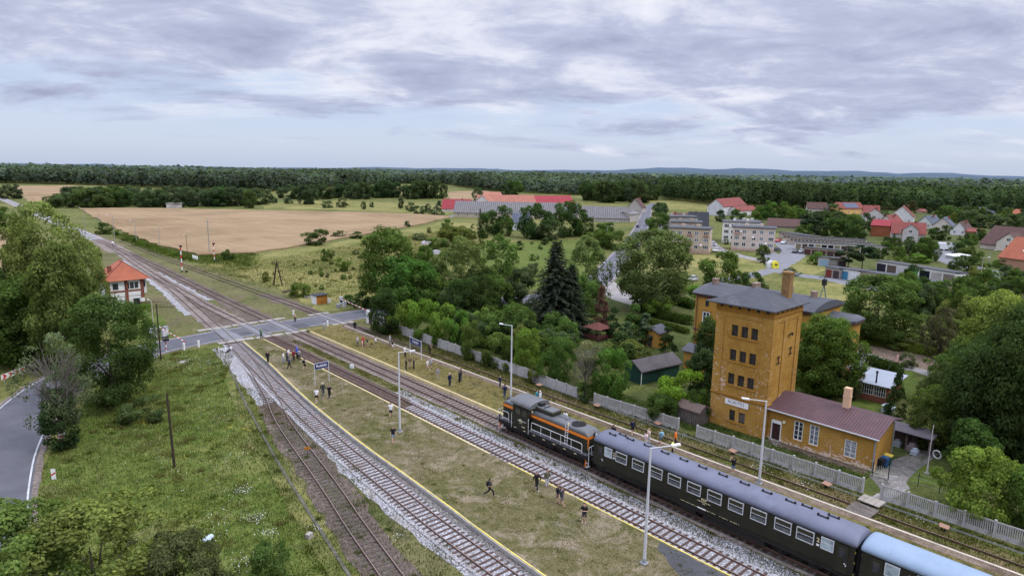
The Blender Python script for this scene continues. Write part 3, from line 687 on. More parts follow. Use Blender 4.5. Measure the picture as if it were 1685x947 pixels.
# ------------------------------------------------------------------ vegetation templates
def leaf_quads(pos, nrm, size, asp=0.62, rng=RNG):
    """N leaf-clump quads -> (4N,3)"""
    n = len(pos)
    t = rng.normal(size=(n, 3)); t -= nrm * (t * nrm).sum(1, keepdims=True); t /= np.linalg.norm(t, axis=1, keepdims=True) + 1e-9
    b = np.cross(nrm, t)
    s = size[:, None]
    bend = nrm * s * 0.18
    V = np.stack([pos - t * s, pos + b * s * asp + bend, pos + t * s, pos - b * s * asp + bend], 1)
    return V.reshape(-1, 3)
def unit(v): return v / (np.linalg.norm(v, axis=-1, keepdims=True) + 1e-9)
def crown_arrays(seed, nclump, nleaf, leaf, z0=0.2, zc=0.6, rad=0.36, clump=(0.09, 0.16), power=2.0, top=1.0, core=True, droop=0.0, gap=0.0, lump=0.25):
    g = np.random.default_rng(seed)
    # clump centres in a lobed solid of revolution
    C = []; ph = g.uniform(0, 6.28, 4)
    while len(C) < nclump:
        z = g.uniform(z0, top); a = g.uniform(0, 2 * math.pi)
        zn = (z - zc) / (top - zc) if z > zc else (zc - z) / (zc - z0)
        if zn >= 1: continue
        r = rad * (1 - zn ** power) ** (1 / power)
        r *= 1 + lump * math.sin(2 * a + ph[0] + 3 * z) * 0.6 + lump * math.sin(3 * a + ph[1] - 5 * z) * 0.5
        q = r * (g.uniform(0.25, 1.0) ** 0.45)
        C.append((q * math.cos(a), q * math.sin(a), z, q / (r + 1e-6)))
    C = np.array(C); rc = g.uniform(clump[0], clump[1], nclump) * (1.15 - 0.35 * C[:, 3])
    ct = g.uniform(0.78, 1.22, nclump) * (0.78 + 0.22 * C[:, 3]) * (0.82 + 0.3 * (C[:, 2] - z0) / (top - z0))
    if gap: ct[g.random(nclump) < gap] *= 0.7
    w = rc ** 2; k = g.choice(nclump, nleaf, p=w / w.sum())
    out = unit(np.stack([C[k, 0], C[k, 1], (C[k, 2] - zc) * 0.7], 1))
    d = unit(g.normal(size=(nleaf, 3)) + 0.55 * out + np.array([0, 0, 0.35]))
    p = C[k, :3] + d * (rc[k] * g.uniform(0.55, 1.12, nleaf))[:, None] * np.array([1, 1, 0.82])
    if droop: p[:, 2] -= droop * g.random(nleaf) ** 2 * np.hypot(p[:, 0], p[:, 1])
    nr = unit(d * 0.9 + g.normal(size=(nleaf, 3)) * 0.45 + np.array([0, 0, 0.25]))
    V = leaf_quads(p, nr, leaf * g.uniform(0.6, 1.35, nleaf), rng=g)
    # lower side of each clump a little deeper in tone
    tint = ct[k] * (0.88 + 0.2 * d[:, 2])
    return V, np.repeat(tint, 4)
def limbs(mb, seed, z0, zc, rad, n=7, tr=0.03, lean=0.0):
    g = random.Random(seed)
    h = z0 + (zc - z0) * 0.55
    mb.tube((0, 0, -0.02), (lean * .3, 0, z0 * 0.6), tr * 1.25, tr * 0.95, 10); mb.tube((lean * .3, 0, z0 * 0.6), (lean, 0, h), tr * 0.95, tr * 0.6, 10, cap=False)
    mb.tube((lean, 0, h), (lean, 0.01, zc + 0.15), tr * 0.6, tr * 0.15, 8)
    for i in range(n):
        a = 2 * math.pi * (i + g.random() * .6) / n; zb = z0 * 0.75 + (h - z0 * 0.7) * g.random(); q = rad * g.uniform(.5, .85)
        p0 = Vector((lean * zb / h, 0, zb)); p1 = p0 + Vector((math.cos(a) * q * .5, math.sin(a) * q * .5, 0.10 + .08 * g.random())); p2 = p1 + Vector((math.cos(a) * q * .5, math.sin(a) * q * .5, 0.10 * g.random() + .05))
        mb.tube(p0, p1, tr * .5, tr * .32, 6); mb.tube(p1, p2, tr * .32, tr * .1, 5)
def in_poly(P, X, Y):
    inside = np.zeros(len(X), bool); n = len(P); j = n - 1
    for i in range(n):
        xi, yi = P[i]; xj, yj = P[j]
        c = ((yi > Y) != (yj > Y)) & (X < (xj - xi) * (Y - yi) / (yj - yi + 1e-12) + xi)
        inside ^= c; j = i
    return inside
TPL = {}
def template(kind, lod, var):
    key = (kind, lod, var)
    if key in TPL: return TPL[key]
    sd = abs(hash((kind, lod * 7 + var))) % 9999 if False else (sum(ord(c) for c in kind) * 31 + lod * 7 + var * 101)
    N = {0: 1.0, 1: 0.62, 2: 0.34, 3: 0.13}[lod]; Lf = {0: 1.0, 1: 1.25, 2: 1.7, 3: 2.6}[lod]
    K = {'round': dict(nclump=85, nleaf=19000, leaf=0.0150, z0=0.14, zc=0.5, rad=0.38, power=2.4, clump=(0.10, 0.17), lump=.2),
         'oval': dict(nclump=90, nleaf=18000, leaf=0.0150, z0=0.10, zc=0.48, rad=0.29, power=2.2, clump=(0.08, 0.14), lump=.2),
         'airy': dict(nclump=130, nleaf=14500, leaf=0.0125, z0=0.14, zc=0.58, rad=0.38, clump=(0.05, 0.105), power=2.2, gap=0.2, droop=0.12, lump=.4),
         'big': dict(nclump=140, nleaf=30000, leaf=0.0120, z0=0.10, zc=0.46, rad=0.41, clump=(0.08, 0.145), power=2.5, lump=.22),
         'bush': dict(nclump=70, nleaf=14000, leaf=0.021, z0=0.02, zc=0.35, rad=0.62, clump=(0.12, 0.24), power=2.4, lump=.35),
         'column': dict(nclump=60, nleaf=9000, leaf=0.012, z0=0.02, zc=0.35, rad=0.15, clump=(0.05, 0.08), power=1.6, lump=.1),
         'cone': dict(nclump=70, nleaf=9000, leaf=0.014, z0=0.02, zc=0.12, rad=0.27, clump=(0.06, 0.10), power=1.05, lump=.12),
         'pine': dict(nclump=46, nleaf=9000, leaf=0.013, z0=0.38, zc=0.68, rad=0.27, clump=(0.06, 0.12), power=2.0, lump=.5),
         'twiggy': dict(nclump=60, nleaf=3800, leaf=0.012, z0=0.2, zc=0.6, rad=0.36, clump=(0.05, 0.12), power=2.0, gap=.3, lump=.5)}
    if kind == 'spruce':
        g = np.random.default_rng(sd); P = []; Nn = []; S = []; T = []
        lev = 30 if lod < 2 else 14
        for i in range(lev):
            z = 0.05 + 0.94 * (i / lev) ** 0.95; rr = 0.215 * (1 - z) ** 0.85 + 0.008
            nb = max(5, int(15 * (1 - z) + 5)) if lod < 2 else 6
            for b in range(nb):
                a = 2 * math.pi * (b + g.random()) / nb; L = rr * g.uniform(0.72, 1.12); m = max(3, int(26 * L / 0.2 * N ** .5) + 2)
                tt = np.linspace(0.18, 1, m); zz = z - L * 0.42 * tt ** 1.3 + 0.05 * L * tt ** 4
                for s_ in range(2):
                    side = g.normal(0, 0.016, m) * (1.1 - tt)
                    p = np.stack([L * tt * math.cos(a) - side * math.sin(a), L * tt * math.sin(a) + side * math.cos(a), zz + g.normal(0, 0.006, m) - 0.01 * s_], 1)
                    P.append(p); Nn.append(unit(np.stack([np.full(m, math.cos(a) * .5), np.full(m, math.sin(a) * .5), np.full(m, .8)], 1) + g.normal(0, .35, (m, 3)))); S.append(np.full(m, 0.0155 * Lf ** .8) * (1.1 - .4 * tt)); T.append(0.5 + 0.65 * tt + g.uniform(-.12, .12))
        P = np.concatenate(P); Nn = np.concatenate(Nn); S = np.concatenate(S); T = np.concatenate(T)
        V = leaf_quads(P, Nn, S, 0.45, g); tint = np.repeat(T, 4)
        mb = MB(); mb.tube((0, 0, -.01), (0, 0, 0.95), 0.02, 0.004, 8)
    else:
        k = dict(K[kind]); k['nleaf'] = max(60, int(k['nleaf'] * N)); k['leaf'] *= Lf
        if lod >= 1 and kind in ('round', 'oval', 'airy'): k['z0'] = 0.03; k['zc'] = 0.40; k['power'] = 2.4
        if lod >= 2: k['nclump'] = max(14, int(k['nclump'] * 0.4)); k['clump'] = tuple(c * 1.25 for c in k.get('clump', (0.09, 0.16)))
        V, tint = crown_arrays(sd, **k)
        q_ = np.percentile(np.hypot(V[:, 0], V[:, 1]), 97); zq = np.percentile(V[:, 2], 99.7); NAT = {'round': .80, 'oval': .62, 'airy': .80, 'big': .86, 'bush': 1.35, 'column': .36, 'cone': .58, 'pine': .62, 'twiggy': .8}[kind]
        V[:, :2] *= NAT / 2 / q_; V[:, 2] *= 1.0 / zq
        mb = MB(); limbs(mb, sd, max(0.1, k['z0']), k['zc'], k['rad'], 6 if lod else 9, 0.026 if kind not in ('pine', 'column', 'cone') else 0.014)
        if kind == 'twiggy':
            g = random.Random(sd)
            for i in range(150):
                a = g.uniform(0, 6.28); z = g.uniform(.3, .75); q = g.uniform(0.05, 0.2)
                p = Vector((q * math.cos(a), q * math.sin(a), z)); d = Vector((math.cos(a) * g.uniform(.5, 1.2), math.sin(a) * g.uniform(.5, 1.2), g.uniform(.3, 1.0))).normalized() * g.uniform(.12, .26)
                mb.tube(p, p + d, 0.0042, 0.0016, 4, 1, False)
                for _ in range(2): mb.tube(p + d * .5, p + d * .5 + Vector((g.uniform(-1, 1), g.uniform(-1, 1), g.uniform(.2, 1))).normalized() * .1, 0.0026, 0.001, 3, 1, False)
    TPL[key] = (np_mesh('crown_' + kind, V, 4, m_leaf, tint), mb.mesh('trunk_' + kind, [m_bark, m_bark_grey], True))
    return TPL[key]
# foliage colours (albedo)
G_DARK = (0.030, 0.048, 0.016); G_MID = (0.045, 0.072, 0.019); G_FRESH = (0.072, 0.112, 0.022); G_LIGHT = (0.105, 0.135, 0.034)
G_GREY = (0.062, 0.076, 0.040); G_WILLOW = (0.072, 0.092, 0.034); G_PINE = (0.026, 0.038, 0.021); G_RED = (0.13, 0.052, 0.033); G_OLIVE = (0.07, 0.082, 0.024)
G_FAR = (0.034, 0.050, 0.028); G_FAR2 = (0.043, 0.062, 0.030)
NTREE = [0]
def tree(kind, p, h, width, color, label, cat='tree', group=None, name=None, lod=None, rz=None):
    """p: base; h: height; width: crown width in metres"""
    NTREE[0] += 1
    px = h * FPX / max(5, depth((p[0], p[1], h / 2)))
    if lod is None: lod = 0 if px > 150 else 1 if px > 70 else 2 if px > 22 else 3
    if lod >= 1 and kind in ('round', 'oval') and width > .92 * h: kind = 'bush'; name = name or 'broadleaf_tree'
    nat = {'round': .80, 'oval': .62, 'airy': .80, 'big': .86, 'bush': 1.35, 'column': .36, 'cone': .58, 'pine': .62, 'spruce': .43, 'twiggy': .8}[kind]
    cr, tr = template(kind, lod, NTREE[0] % (3 if lod < 2 else 4))
    nm = name or {'bush': 'bush', 'column': 'thuja', 'cone': 'conifer', 'spruce': 'spruce_tree', 'pine': 'pine_tree'}.get(kind, 'broadleaf_tree')
    t = thing(nm, label, cat, (p[0], p[1], p[2] if len(p) > 2 else 0), random.uniform(0, 6.28) if rz is None else rz, group)
    s = width / nat
    j = random.uniform(0.9, 1.1) * 2.0
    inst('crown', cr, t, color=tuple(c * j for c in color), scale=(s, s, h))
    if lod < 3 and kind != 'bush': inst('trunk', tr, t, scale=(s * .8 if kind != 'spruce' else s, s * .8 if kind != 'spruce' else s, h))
    return t
def tpx(kind, bx, by, ty, halfw, color, label, cat='tree', group=None, z=0.0, **kw):
    p = at(bx, by, z); h = hgt(p, ty) - z
    w = 2 * halfw * depth((p.x, p.y, h * .6)) / FPX
    return tree(kind, p, h, w, color, label, cat, group, **kw)

# --- left foreground and left wood
tpx('big', 188, 668, 486, 70, (0.043, 0.064, 0.02), 'large dark green leafy tree with a bare trunk left of the crossing')
tpx('oval', 112, 612, 400, 46, (0.066, 0.092, 0.028), 'green tree between the orange roofed signal box and the road bend')
tpx('airy', 88, 560, 334, 84, (0.105, 0.128, 0.044), 'tallest pale feathery tree at the left edge, reaching up to the far rail line')
tpx('airy', 22, 575, 372, 62, (0.09, 0.112, 0.036), 'feathery green tree at the left frame edge beside the tallest one')
tpx('airy', 150, 545, 392, 34, (0.098, 0.12, 0.04), 'slim pale green tree touching the left side of the signal box roof')
tpx('round', -50, 598, 420, 70, G_DARK, 'dark leafy tree cut by the left frame edge above the road')
tpx('round', 60, 600, 455, 62, (0.048, 0.07, 0.019), 'dark bushy tree behind the red chevron board')
tpx('round', 120, 590, 480, 50, G_DARK, 'dark lower tree behind the big tree beside the crossing')
tpx('bush', 12, 600, 552, 38, (0.03, 0.06, 0.014), 'dark green bramble bush directly behind the chevron board', 'bush')
tpx('bush', 232, 545, 500, 26, (0.045, 0.085, 0.014), 'bright leafy bush below the signal box wall', 'bush')
tpx('bush', 88, 598, 570, 36, (0.035, 0.055, 0.016), 'shady bush at the inner side of the road bend', 'bush')
t = tpx('twiggy', 104, 738, 548, 60, (0.072, 0.088, 0.05), 'grey green half dead tree with a red and white band on its trunk')
tw = t
mb = MB(); rr = 0.34
for i, (z, mt) in enumerate(((1.1, 1), (1.27, 0), (1.44, 1), (1.61, 0))): mb.tube((0, 0, z), (0, 0, z + .165), rr, rr, 12, mt)
mb.build('painted_band', [m_white, m_red], t)
tpx('oval', 104, 737, 640, 30, (0.032, 0.05, 0.02), 'low dark leafy shoot around the trunk of the half dead tree', 'bush', name='bush')
tpx('bush', 235, 690, 655, 40, (0.05, 0.065, 0.025), 'dull undergrowth at the foot of the large tree on the lawn', 'bush')
# foreground tree tops
def near_tree(c, h, w, color, label, kind='round'):
    t = thing('broadleaf_tree' if kind != 'bush' else 'bush', label, 'tree' if kind != 'bush' else 'bush', (c[0], c[1], 0))
    return t
def near_crown(seed, nclump, nleaf, leaf, **k):
    V, tint = crown_arrays(seed, nclump, nleaf, leaf, **k); return np_mesh('crown_near', V, 4, m_leaf, tint)
nc = near_crown(5, 130, 26000, 0.0125, z0=0.12, zc=0.62, rad=0.42, clump=(0.06, 0.12), lump=.45, power=2.0)
ntr = MB(); limbs(ntr, 9, .2, .62, .42, 12, .02); g_ = random.Random(3)
for i in range(26):
    a = g_.uniform(0, 6.28); q = g_.uniform(.1, .24); p = Vector((q * math.cos(a), q * math.sin(a), g_.uniform(.62, .84)))
    ntr.tube(p, p + Vector((math.cos(a) * .1, math.sin(a) * .1, g_.uniform(.04, .12))), .0018, .0007, 4, 1, False)
ntr = ntr.mesh('trunk_near', [m_bark, m_bark_grey], True)
for (px, py, zt, w, col, lab) in ((150, 905, 9.0, 9.6, (0.175, 0.215, 0.06), 'pale green leafy treetop rising into the bottom left corner with bare twigs showing'),
                                  (-10, 925, 9.6, 9.0, (0.145, 0.19, 0.052), 'leafy treetop cut by the left frame edge in the bottom corner'),
                                  (285, 945, 7.2, 6.4, (0.095, 0.11, 0.046), 'darker olive bush right of the pale treetop at the bottom edge')):
    p = at(px, py, zt * .75); t = thing('broadleaf_tree', lab, 'tree', (p.x, p.y, 0), random.uniform(0, 6))
    inst('crown', nc, t, color=col, scale=(w / .84, w / .84, zt)); inst('trunk', ntr, t, scale=(w / .84, w / .84, zt))
tpx('bush', 448, 965, 893, 46, (0.048, 0.075, 0.022), 'dark green bush dotted with white flowers at the bottom edge left of the siding', 'bush')

# --- row of trees beyond the crossing, gardens
tpx('round', 640, 505, 374, 52, G_MID, 'big dense tree above the white gate wall, farther left of the garden row')
tpx('round', 668, 513, 421, 50, (0.038, 0.078, 0.018), 'bright full green tree in front of the big dense one behind the crossing')
tpx('airy', 760, 500, 389, 48, G_WILLOW, 'pale loose tree right of the bright full green one')
tpx('airy', 822, 495, 386, 42, (0.06, 0.09, 0.024), 'loose green tree left of the tall spruce')
tpx('round', 700, 500, 430, 30, G_DARK, 'dark tree squeezed between the bright full tree and the pale loose tree')
tpx('round', 790, 500, 440, 36, G_DARK, 'dark low tree left of the spruce behind the gardens')
tpx('spruce', 912, 548, 392, 66, (0.027, 0.035, 0.025), 'tall dark grey green spruce in the middle of the gardens')
tpx('spruce', 938, 548, 432, 44, (0.027, 0.037, 0.023), 'shorter dark spruce leaning against the right side of the tall one')
tpx('airy', 962, 500, 388, 46, G_WILLOW, 'pale willow like tree behind the right side of the tall spruce')
tpx('round', 955, 520, 455, 34, G_MID, 'dark green tree between the spruce and the village road')
tpx('big', 1072, 510, 379, 68, (0.055, 0.074, 0.027), 'big spreading olive green tree beside the village road')
tpx('round', 1182, 478, 414, 38, G_MID, 'round green tree in the meadow below the left apartment block')
tpx('round', 1236, 485, 447, 26, G_DARK, 'small dark tree at the right of the round meadow tree')
tpx('bush', 1150, 500, 470, 34, G_FRESH, 'fresh green scrub behind the ochre station house', 'bush')
tpx('airy', 988, 545, 462, 18, G_RED, 'dead reddish brown conifer beside the road junction', name='dead_tree', kind='x') if False else tpx('cone', 988, 545, 470, 15, (0.075, 0.045, 0.034), 'dead reddish brown conifer beside the road junction')
tpx('round', 634, 548, 474, 27, G_DARK, 'dark tree overhanging the white gate wall at the crossing')
# lilac hedge along the fence
for i, (bx, by, ty, hw, c, lab) in enumerate(((668, 548, 494, 30, G_FRESH, 'left end'), (700, 556, 492, 32, (0.06, 0.105, 0.018), 'second from the left'), (732, 566, 500, 30, G_FRESH, 'middle'), (756, 574, 512, 24, (0.055, 0.10, 0.02), 'right end'))):
    tpx('bush', bx, by, ty, hw, c, 'bright green lilac bush over the concrete fence, ' + lab + ' of the bright row', 'bush', 'bright lilac bushes along the fence')
for (bx, by, ty, hw, kind, c, lab) in (
    (778, 590, 528, 26, 'bush', G_MID, 'dark bush right of the bright lilac row by the fence'), (770, 552, 515, 26, 'bush', G_GREY, 'grey green bush above the right end of the lilac row'),
    (822, 604, 545, 34, 'bush', G_MID, 'leafy bush left of the white lamp post by the locomotive'), (868, 612, 540, 32, 'bush', G_FRESH, 'greener bush right of the white lamp post by the fence'),
    (800, 560, 508, 36, 'bush', (0.07, 0.10, 0.026), 'pale green bush in the gardens behind the fence bushes'), (850, 570, 500, 36, 'bush', G_MID, 'dark garden bush left of the spruce foot'),
    (917, 628, 556, 34, 'bush', G_MID, 'large dark bush in front of the gardens, left of the bare shrub'), (890, 590, 545, 30, 'bush', G_FRESH, 'fresh green bush below the spruce'),
    (1000, 655, 572, 34, 'bush', (0.048, 0.085, 0.018), 'bush with fresh leaves right of the bare shrub by the fence'), (962, 661, 628, 13, 'bush', G_DARK, 'small dark bush poking through the gap of the concrete fence'),
    (878, 628, 602, 14, 'bush', G_OLIVE, 'low bush standing at the end of the plain fence wall'), (1020, 600, 545, 24, 'cone', G_DARK, 'dark cone shaped conifer left of the ochre garden hut'),
    (1042, 566, 500, 22, 'cone', G_MID, 'broad green thuja above the garden hut'), (1010, 556, 505, 18, 'cone', (0.026, 0.045, 0.018), 'dark green conifer behind the broad thuja'),
    (1062, 568, 515, 15, 'column', (0.05, 0.075, 0.045), 'blue green column thuja beside the garden hut'), (1030, 572, 528, 12, 'column', (0.045, 0.07, 0.034), 'slim thuja in front of the broad one'),
    (1097, 587, 537, 17, 'cone', G_DARK, 'dark egg shaped thuja right of the ochre garden hut'), (1030, 590, 560, 40, 'bush', G_OLIVE, 'scrub between the gazebo and the green shed', ),
    (1120, 672, 610, 46, 'bush', (0.095, 0.15, 0.02), 'bright yellow green bush between the green shed and the ochre tower'), (1085, 690, 645, 30, 'bush', G_MID, 'darker bush left of the bright yellow green one'),
    (1150, 690, 640, 24, 'bush', G_MID, 'dark bush beside the brown board shed'), (1085, 520, 490, 30, 'bush', G_FRESH, 'fresh green scrub at the foot of the big olive tree'),
    (980, 600, 570, 26, 'bush', G_GREY, 'greyish bush behind the bare shrub')):
    tpx(kind, bx, by, ty, hw, c, lab, 'bush' if kind == 'bush' else 'tree')
tpx('twiggy', 962, 655, 560, 34, (0.10, 0.10, 0.055), 'bare twiggy shrub in front of the fence bushes', 'bush', name='bush')
# garden hedges beside the station house
def hedge(label, pts, w, h, color):
    L = smooth_line(pts, 0.5); P = []; N = []
    g = np.random.default_rng(int(pts[0][0] * 10) % 999)
    n = int(len(L) * 260); k = g.integers(0, len(L), n); c = np.array([[L[i].x, L[i].y, 0] for i in k])
    d = unit(g.normal(size=(n, 3)) + np.array([0, 0, .3])); d[:, 2] = np.abs(d[:, 2])
    p = c + np.stack([d[:, 0] * w / 2, d[:, 1] * w / 2, d[:, 2] * h * .6 + g.random(n) * h * .4], 1)
    V = leaf_quads(p - np.array([L[0].x, L[0].y, 0]), unit(d + g.normal(0, .4, (n, 3))), g.uniform(.09, .2, n), rng=g)
    me = np_mesh('hedge_leaves', V, 4, m_leaf, np.repeat(g.uniform(.75, 1.2, n), 4))
    t = thing('hedge', label, 'hedge', (L[0].x, L[0].y, 0)); inst('crown', me, t, color=color)
AA = lambda *pp: [(at(x, y).x, at(x, y).y) for x, y in pp]
hedge('dark clipped hedge left of the ochre station house, the upper one', AA((1055, 512), (1090, 524), (1135, 534)), 2.2, 2.0, (0.045, 0.08, 0.017))
hedge('clipped hedge row behind the upper hedge at the olive tree', AA((1098, 496), (1138, 508)), 1.8, 1.8, (0.055, 0.09, 0.02))
hedge('low clipped hedge below the upper dark hedge', AA((1068, 532), (1100, 540), (1128, 548)), 1.5, 1.2, (0.06, 0.095, 0.02))
hedge('short hedge beside the metal roofed house', AA((1430, 598), (1452, 606), (1476, 612)), 1.8, 1.7, (0.05, 0.082, 0.018))

# --- right of the tower
tpx('big', 1352, 655, 520, 58, (0.048, 0.078, 0.018), 'dense green tree directly behind the ochre tower and its annex')
tpx('round', 1345, 650, 545, 36, (0.075, 0.11, 0.02), 'yellow green leafy tree leaning on the right tower wall')
tpx('airy', 1392, 655, 560, 30, G_GREY, 'grey green willow like tree left of the metal roofed house')
tpx('round', 1160, 640, 522, 28, G_DARK, 'dark tree at the left side of the ochre tower')
tpx('oval', 1152, 655, 575, 24, (0.03, 0.05, 0.02), 'dark shrub below the tree at the left of the tower', 'bush', name='bush')
tpx('big', 1440, 562, 454, 66, (0.042, 0.066, 0.019), 'big round dark tree on the bare soil strip right of the station house')
tpx('round', 1527, 520, 464, 30, G_DARK, 'dark round tree in front of the garages, right of the big round tree')
tpx('round', 1592, 520, 457, 36, (0.04, 0.064, 0.018), 'dark green tree near the right lamp post beside the garages')
tpx('airy', 1545, 590, 505, 30, (0.062, 0.062, 0.036), 'brownish thin leaved tree between the big round tree and the pale maple')
tpx('airy', 1535, 565, 515, 36, (0.062, 0.08, 0.028), 'thin olive tree behind the brownish one')
tpx('round', 1632, 640, 480, 56, G_LIGHT, 'pale yellow green maple at the right edge')
tpx('big', 1672, 770, 505, 92, (0.026, 0.042, 0.014), 'huge dark tree filling the right frame edge')
tpx('round', 1705, 660, 470, 60, (0.05, 0.075, 0.02), 'tall green tree at the right frame edge above the huge dark one')
tpx('round', 1600, 760, 560, 58, (0.036, 0.056, 0.019), 'dark tree left of the huge one, below the pale maple')
tpx('airy', 1548, 690, 596, 38, (0.05, 0.066, 0.025), 'grey leaved garden tree on the mown lawn')
tpx('round', 1530, 735, 636, 38, (0.05, 0.078, 0.02), 'green garden tree behind the end of the station annex')
tpx('oval', 1590, 790, 690, 34, G_MID, 'mid green tree between the flagpole and the huge dark tree')
tpx('cone', 1470, 700, 606, 17, G_DARK, 'slender dark conifer at the corner of the metal roofed house')
tpx('bush', 1615, 850, 742, 72, (0.085, 0.125, 0.026), 'large bright green bush behind the concrete fence at the lower right', 'bush')
tpx('bush', 1680, 860, 770, 50, (0.055, 0.085, 0.02), 'darker bush right of the large bright one, at the frame edge', 'bush')
tpx('bush', 1490, 605, 580, 16, G_GREY, 'grey shrub at the end of the short hedge', 'bush')
tpx('bush', 1560, 620, 585, 34, (0.05, 0.075, 0.02), 'scrub under the brownish tree along the gravel road', 'bush')
tpx('bush', 1480, 570, 545, 40, (0.075, 0.095, 0.028), 'tall weeds along the garden fence under the big round tree', 'bush')
# --- meadow shrubs
for (bx, by, ty, hw, kind, c, lab) in (
    (518, 403, 377, 22, 'bush', (0.036, 0.054, 0.017), 'large dark bush at the edge of the wheat field'), (377, 428, 410, 11, 'bush', (0.036, 0.056, 0.017), 'round bush on the meadow below the wheat field corner'),
    (536, 429, 409, 12, 'round', (0.045, 0.072, 0.018), 'small round tree on the meadow below the large dark bush'), (563, 446, 424, 14, 'round', (0.06, 0.09, 0.022), 'pale sapling on the meadow'),
    (493, 488, 464, 19, 'bush', (0.06, 0.085, 0.02), 'bush on the meadow left of the orange doored hut'), (530, 455, 446, 5, 'bush', G_MID, 'tiny bush in the middle of the meadow'),
    (560, 390, 379, 14, 'bush', G_GREY, 'grey bush right of the large dark bush'), (588, 392, 381, 14, 'bush', G_DARK, 'dark bush in the row along the wheat edge'),
    (438, 463, 446, 8, 'bush', G_OLIVE, 'sparse shrub left of the A shaped pole'), (670, 373, 363, 6, 'bush', G_DARK, 'lone dark bush at the right tip of the wheat field'),
    (706, 383, 373, 4, 'round', G_OLIVE, 'thin sapling on the dry meadow'), (172, 385, 366, 12, 'bush', G_DARK, 'dark bush at the left end of the wheat field'), (223, 398, 390, 6, 'bush', G_MID, 'small bush along the far rail line'),
    (283, 420, 413, 6, 'bush', G_FRESH, 'small bush at the wheat edge by the signals'), (578, 500, 484, 20, 'bush', G_MID, 'bush behind the right crossing barrier'), (600, 505, 482, 20, 'bush', G_DARK, 'dark scrub beside the white gate wall'),
    (690, 395, 383, 14, 'bush', G_GREY, 'grey shrub at the right side of the dry meadow'), (735, 390, 375, 18, 'bush', G_OLIVE, 'shrub at the left end of the allotments'), (756, 398, 372, 22, 'bush', G_OLIVE, 'olive scrub in front of the long barn'),
    (720, 405, 392, 22, 'bush', G_MID, 'scrub by the old car shells in the allotments'), (855, 411, 396, 8, 'column', G_DARK, 'left thuja in the allotment garden'), (895, 403, 392, 6, 'column', G_DARK, 'small thuja in the allotment garden'),
    (770, 430, 395, 20, 'bush', G_OLIVE, 'thicket between the allotments and the pale loose tree'), (740, 450, 410, 24, 'bush', G_MID, 'thicket behind the pale loose tree'), (700, 440, 405, 20, 'bush', G_MID, 'thicket right of the big dense tree'),
    (880, 455, 432, 16, 'bush', G_GREY, 'grey garden shrub beside the spruce top'), (850, 470, 445, 20, 'bush', G_OLIVE, 'garden shrub left of the spruce'),
    (10, 375, 340, 18, 'bush', G_MID, 'bush beside the distant track at the left edge'), (30, 395, 372, 20, 'bush', G_MID, 'second bush beside the distant track, nearer'), (20, 418, 400, 18, 'bush', G_DARK, 'dark bush left of the feathery trees'),
    (14, 327, 303, 12, 'round', (0.05, 0.06, 0.032), 'grey tree left of the distant track'), (28, 327, 303, 9, 'round', G_FAR, 'dark tree by the distant track'), (-5, 325, 302, 12, 'round', G_FAR2, 'tree at the very left beside the distant track'),
    (1254, 432, 403, 12, 'round', (0.06, 0.078, 0.028), 'small tree in front of the right apartment block'), (1345, 435, 414, 15, 'round', (0.06, 0.1, 0.02), 'bright round bush beside the white garages'), (1195, 402, 393, 5, 'bush', G_MID, 'small bush between the two apartment blocks'),
    (1300, 453, 440, 16, 'bush', G_GREY, 'shrub beside the clothing containers')):
    tpx(kind, bx, by, ty, hw, c, lab, 'bush' if kind == 'bush' else 'tree')
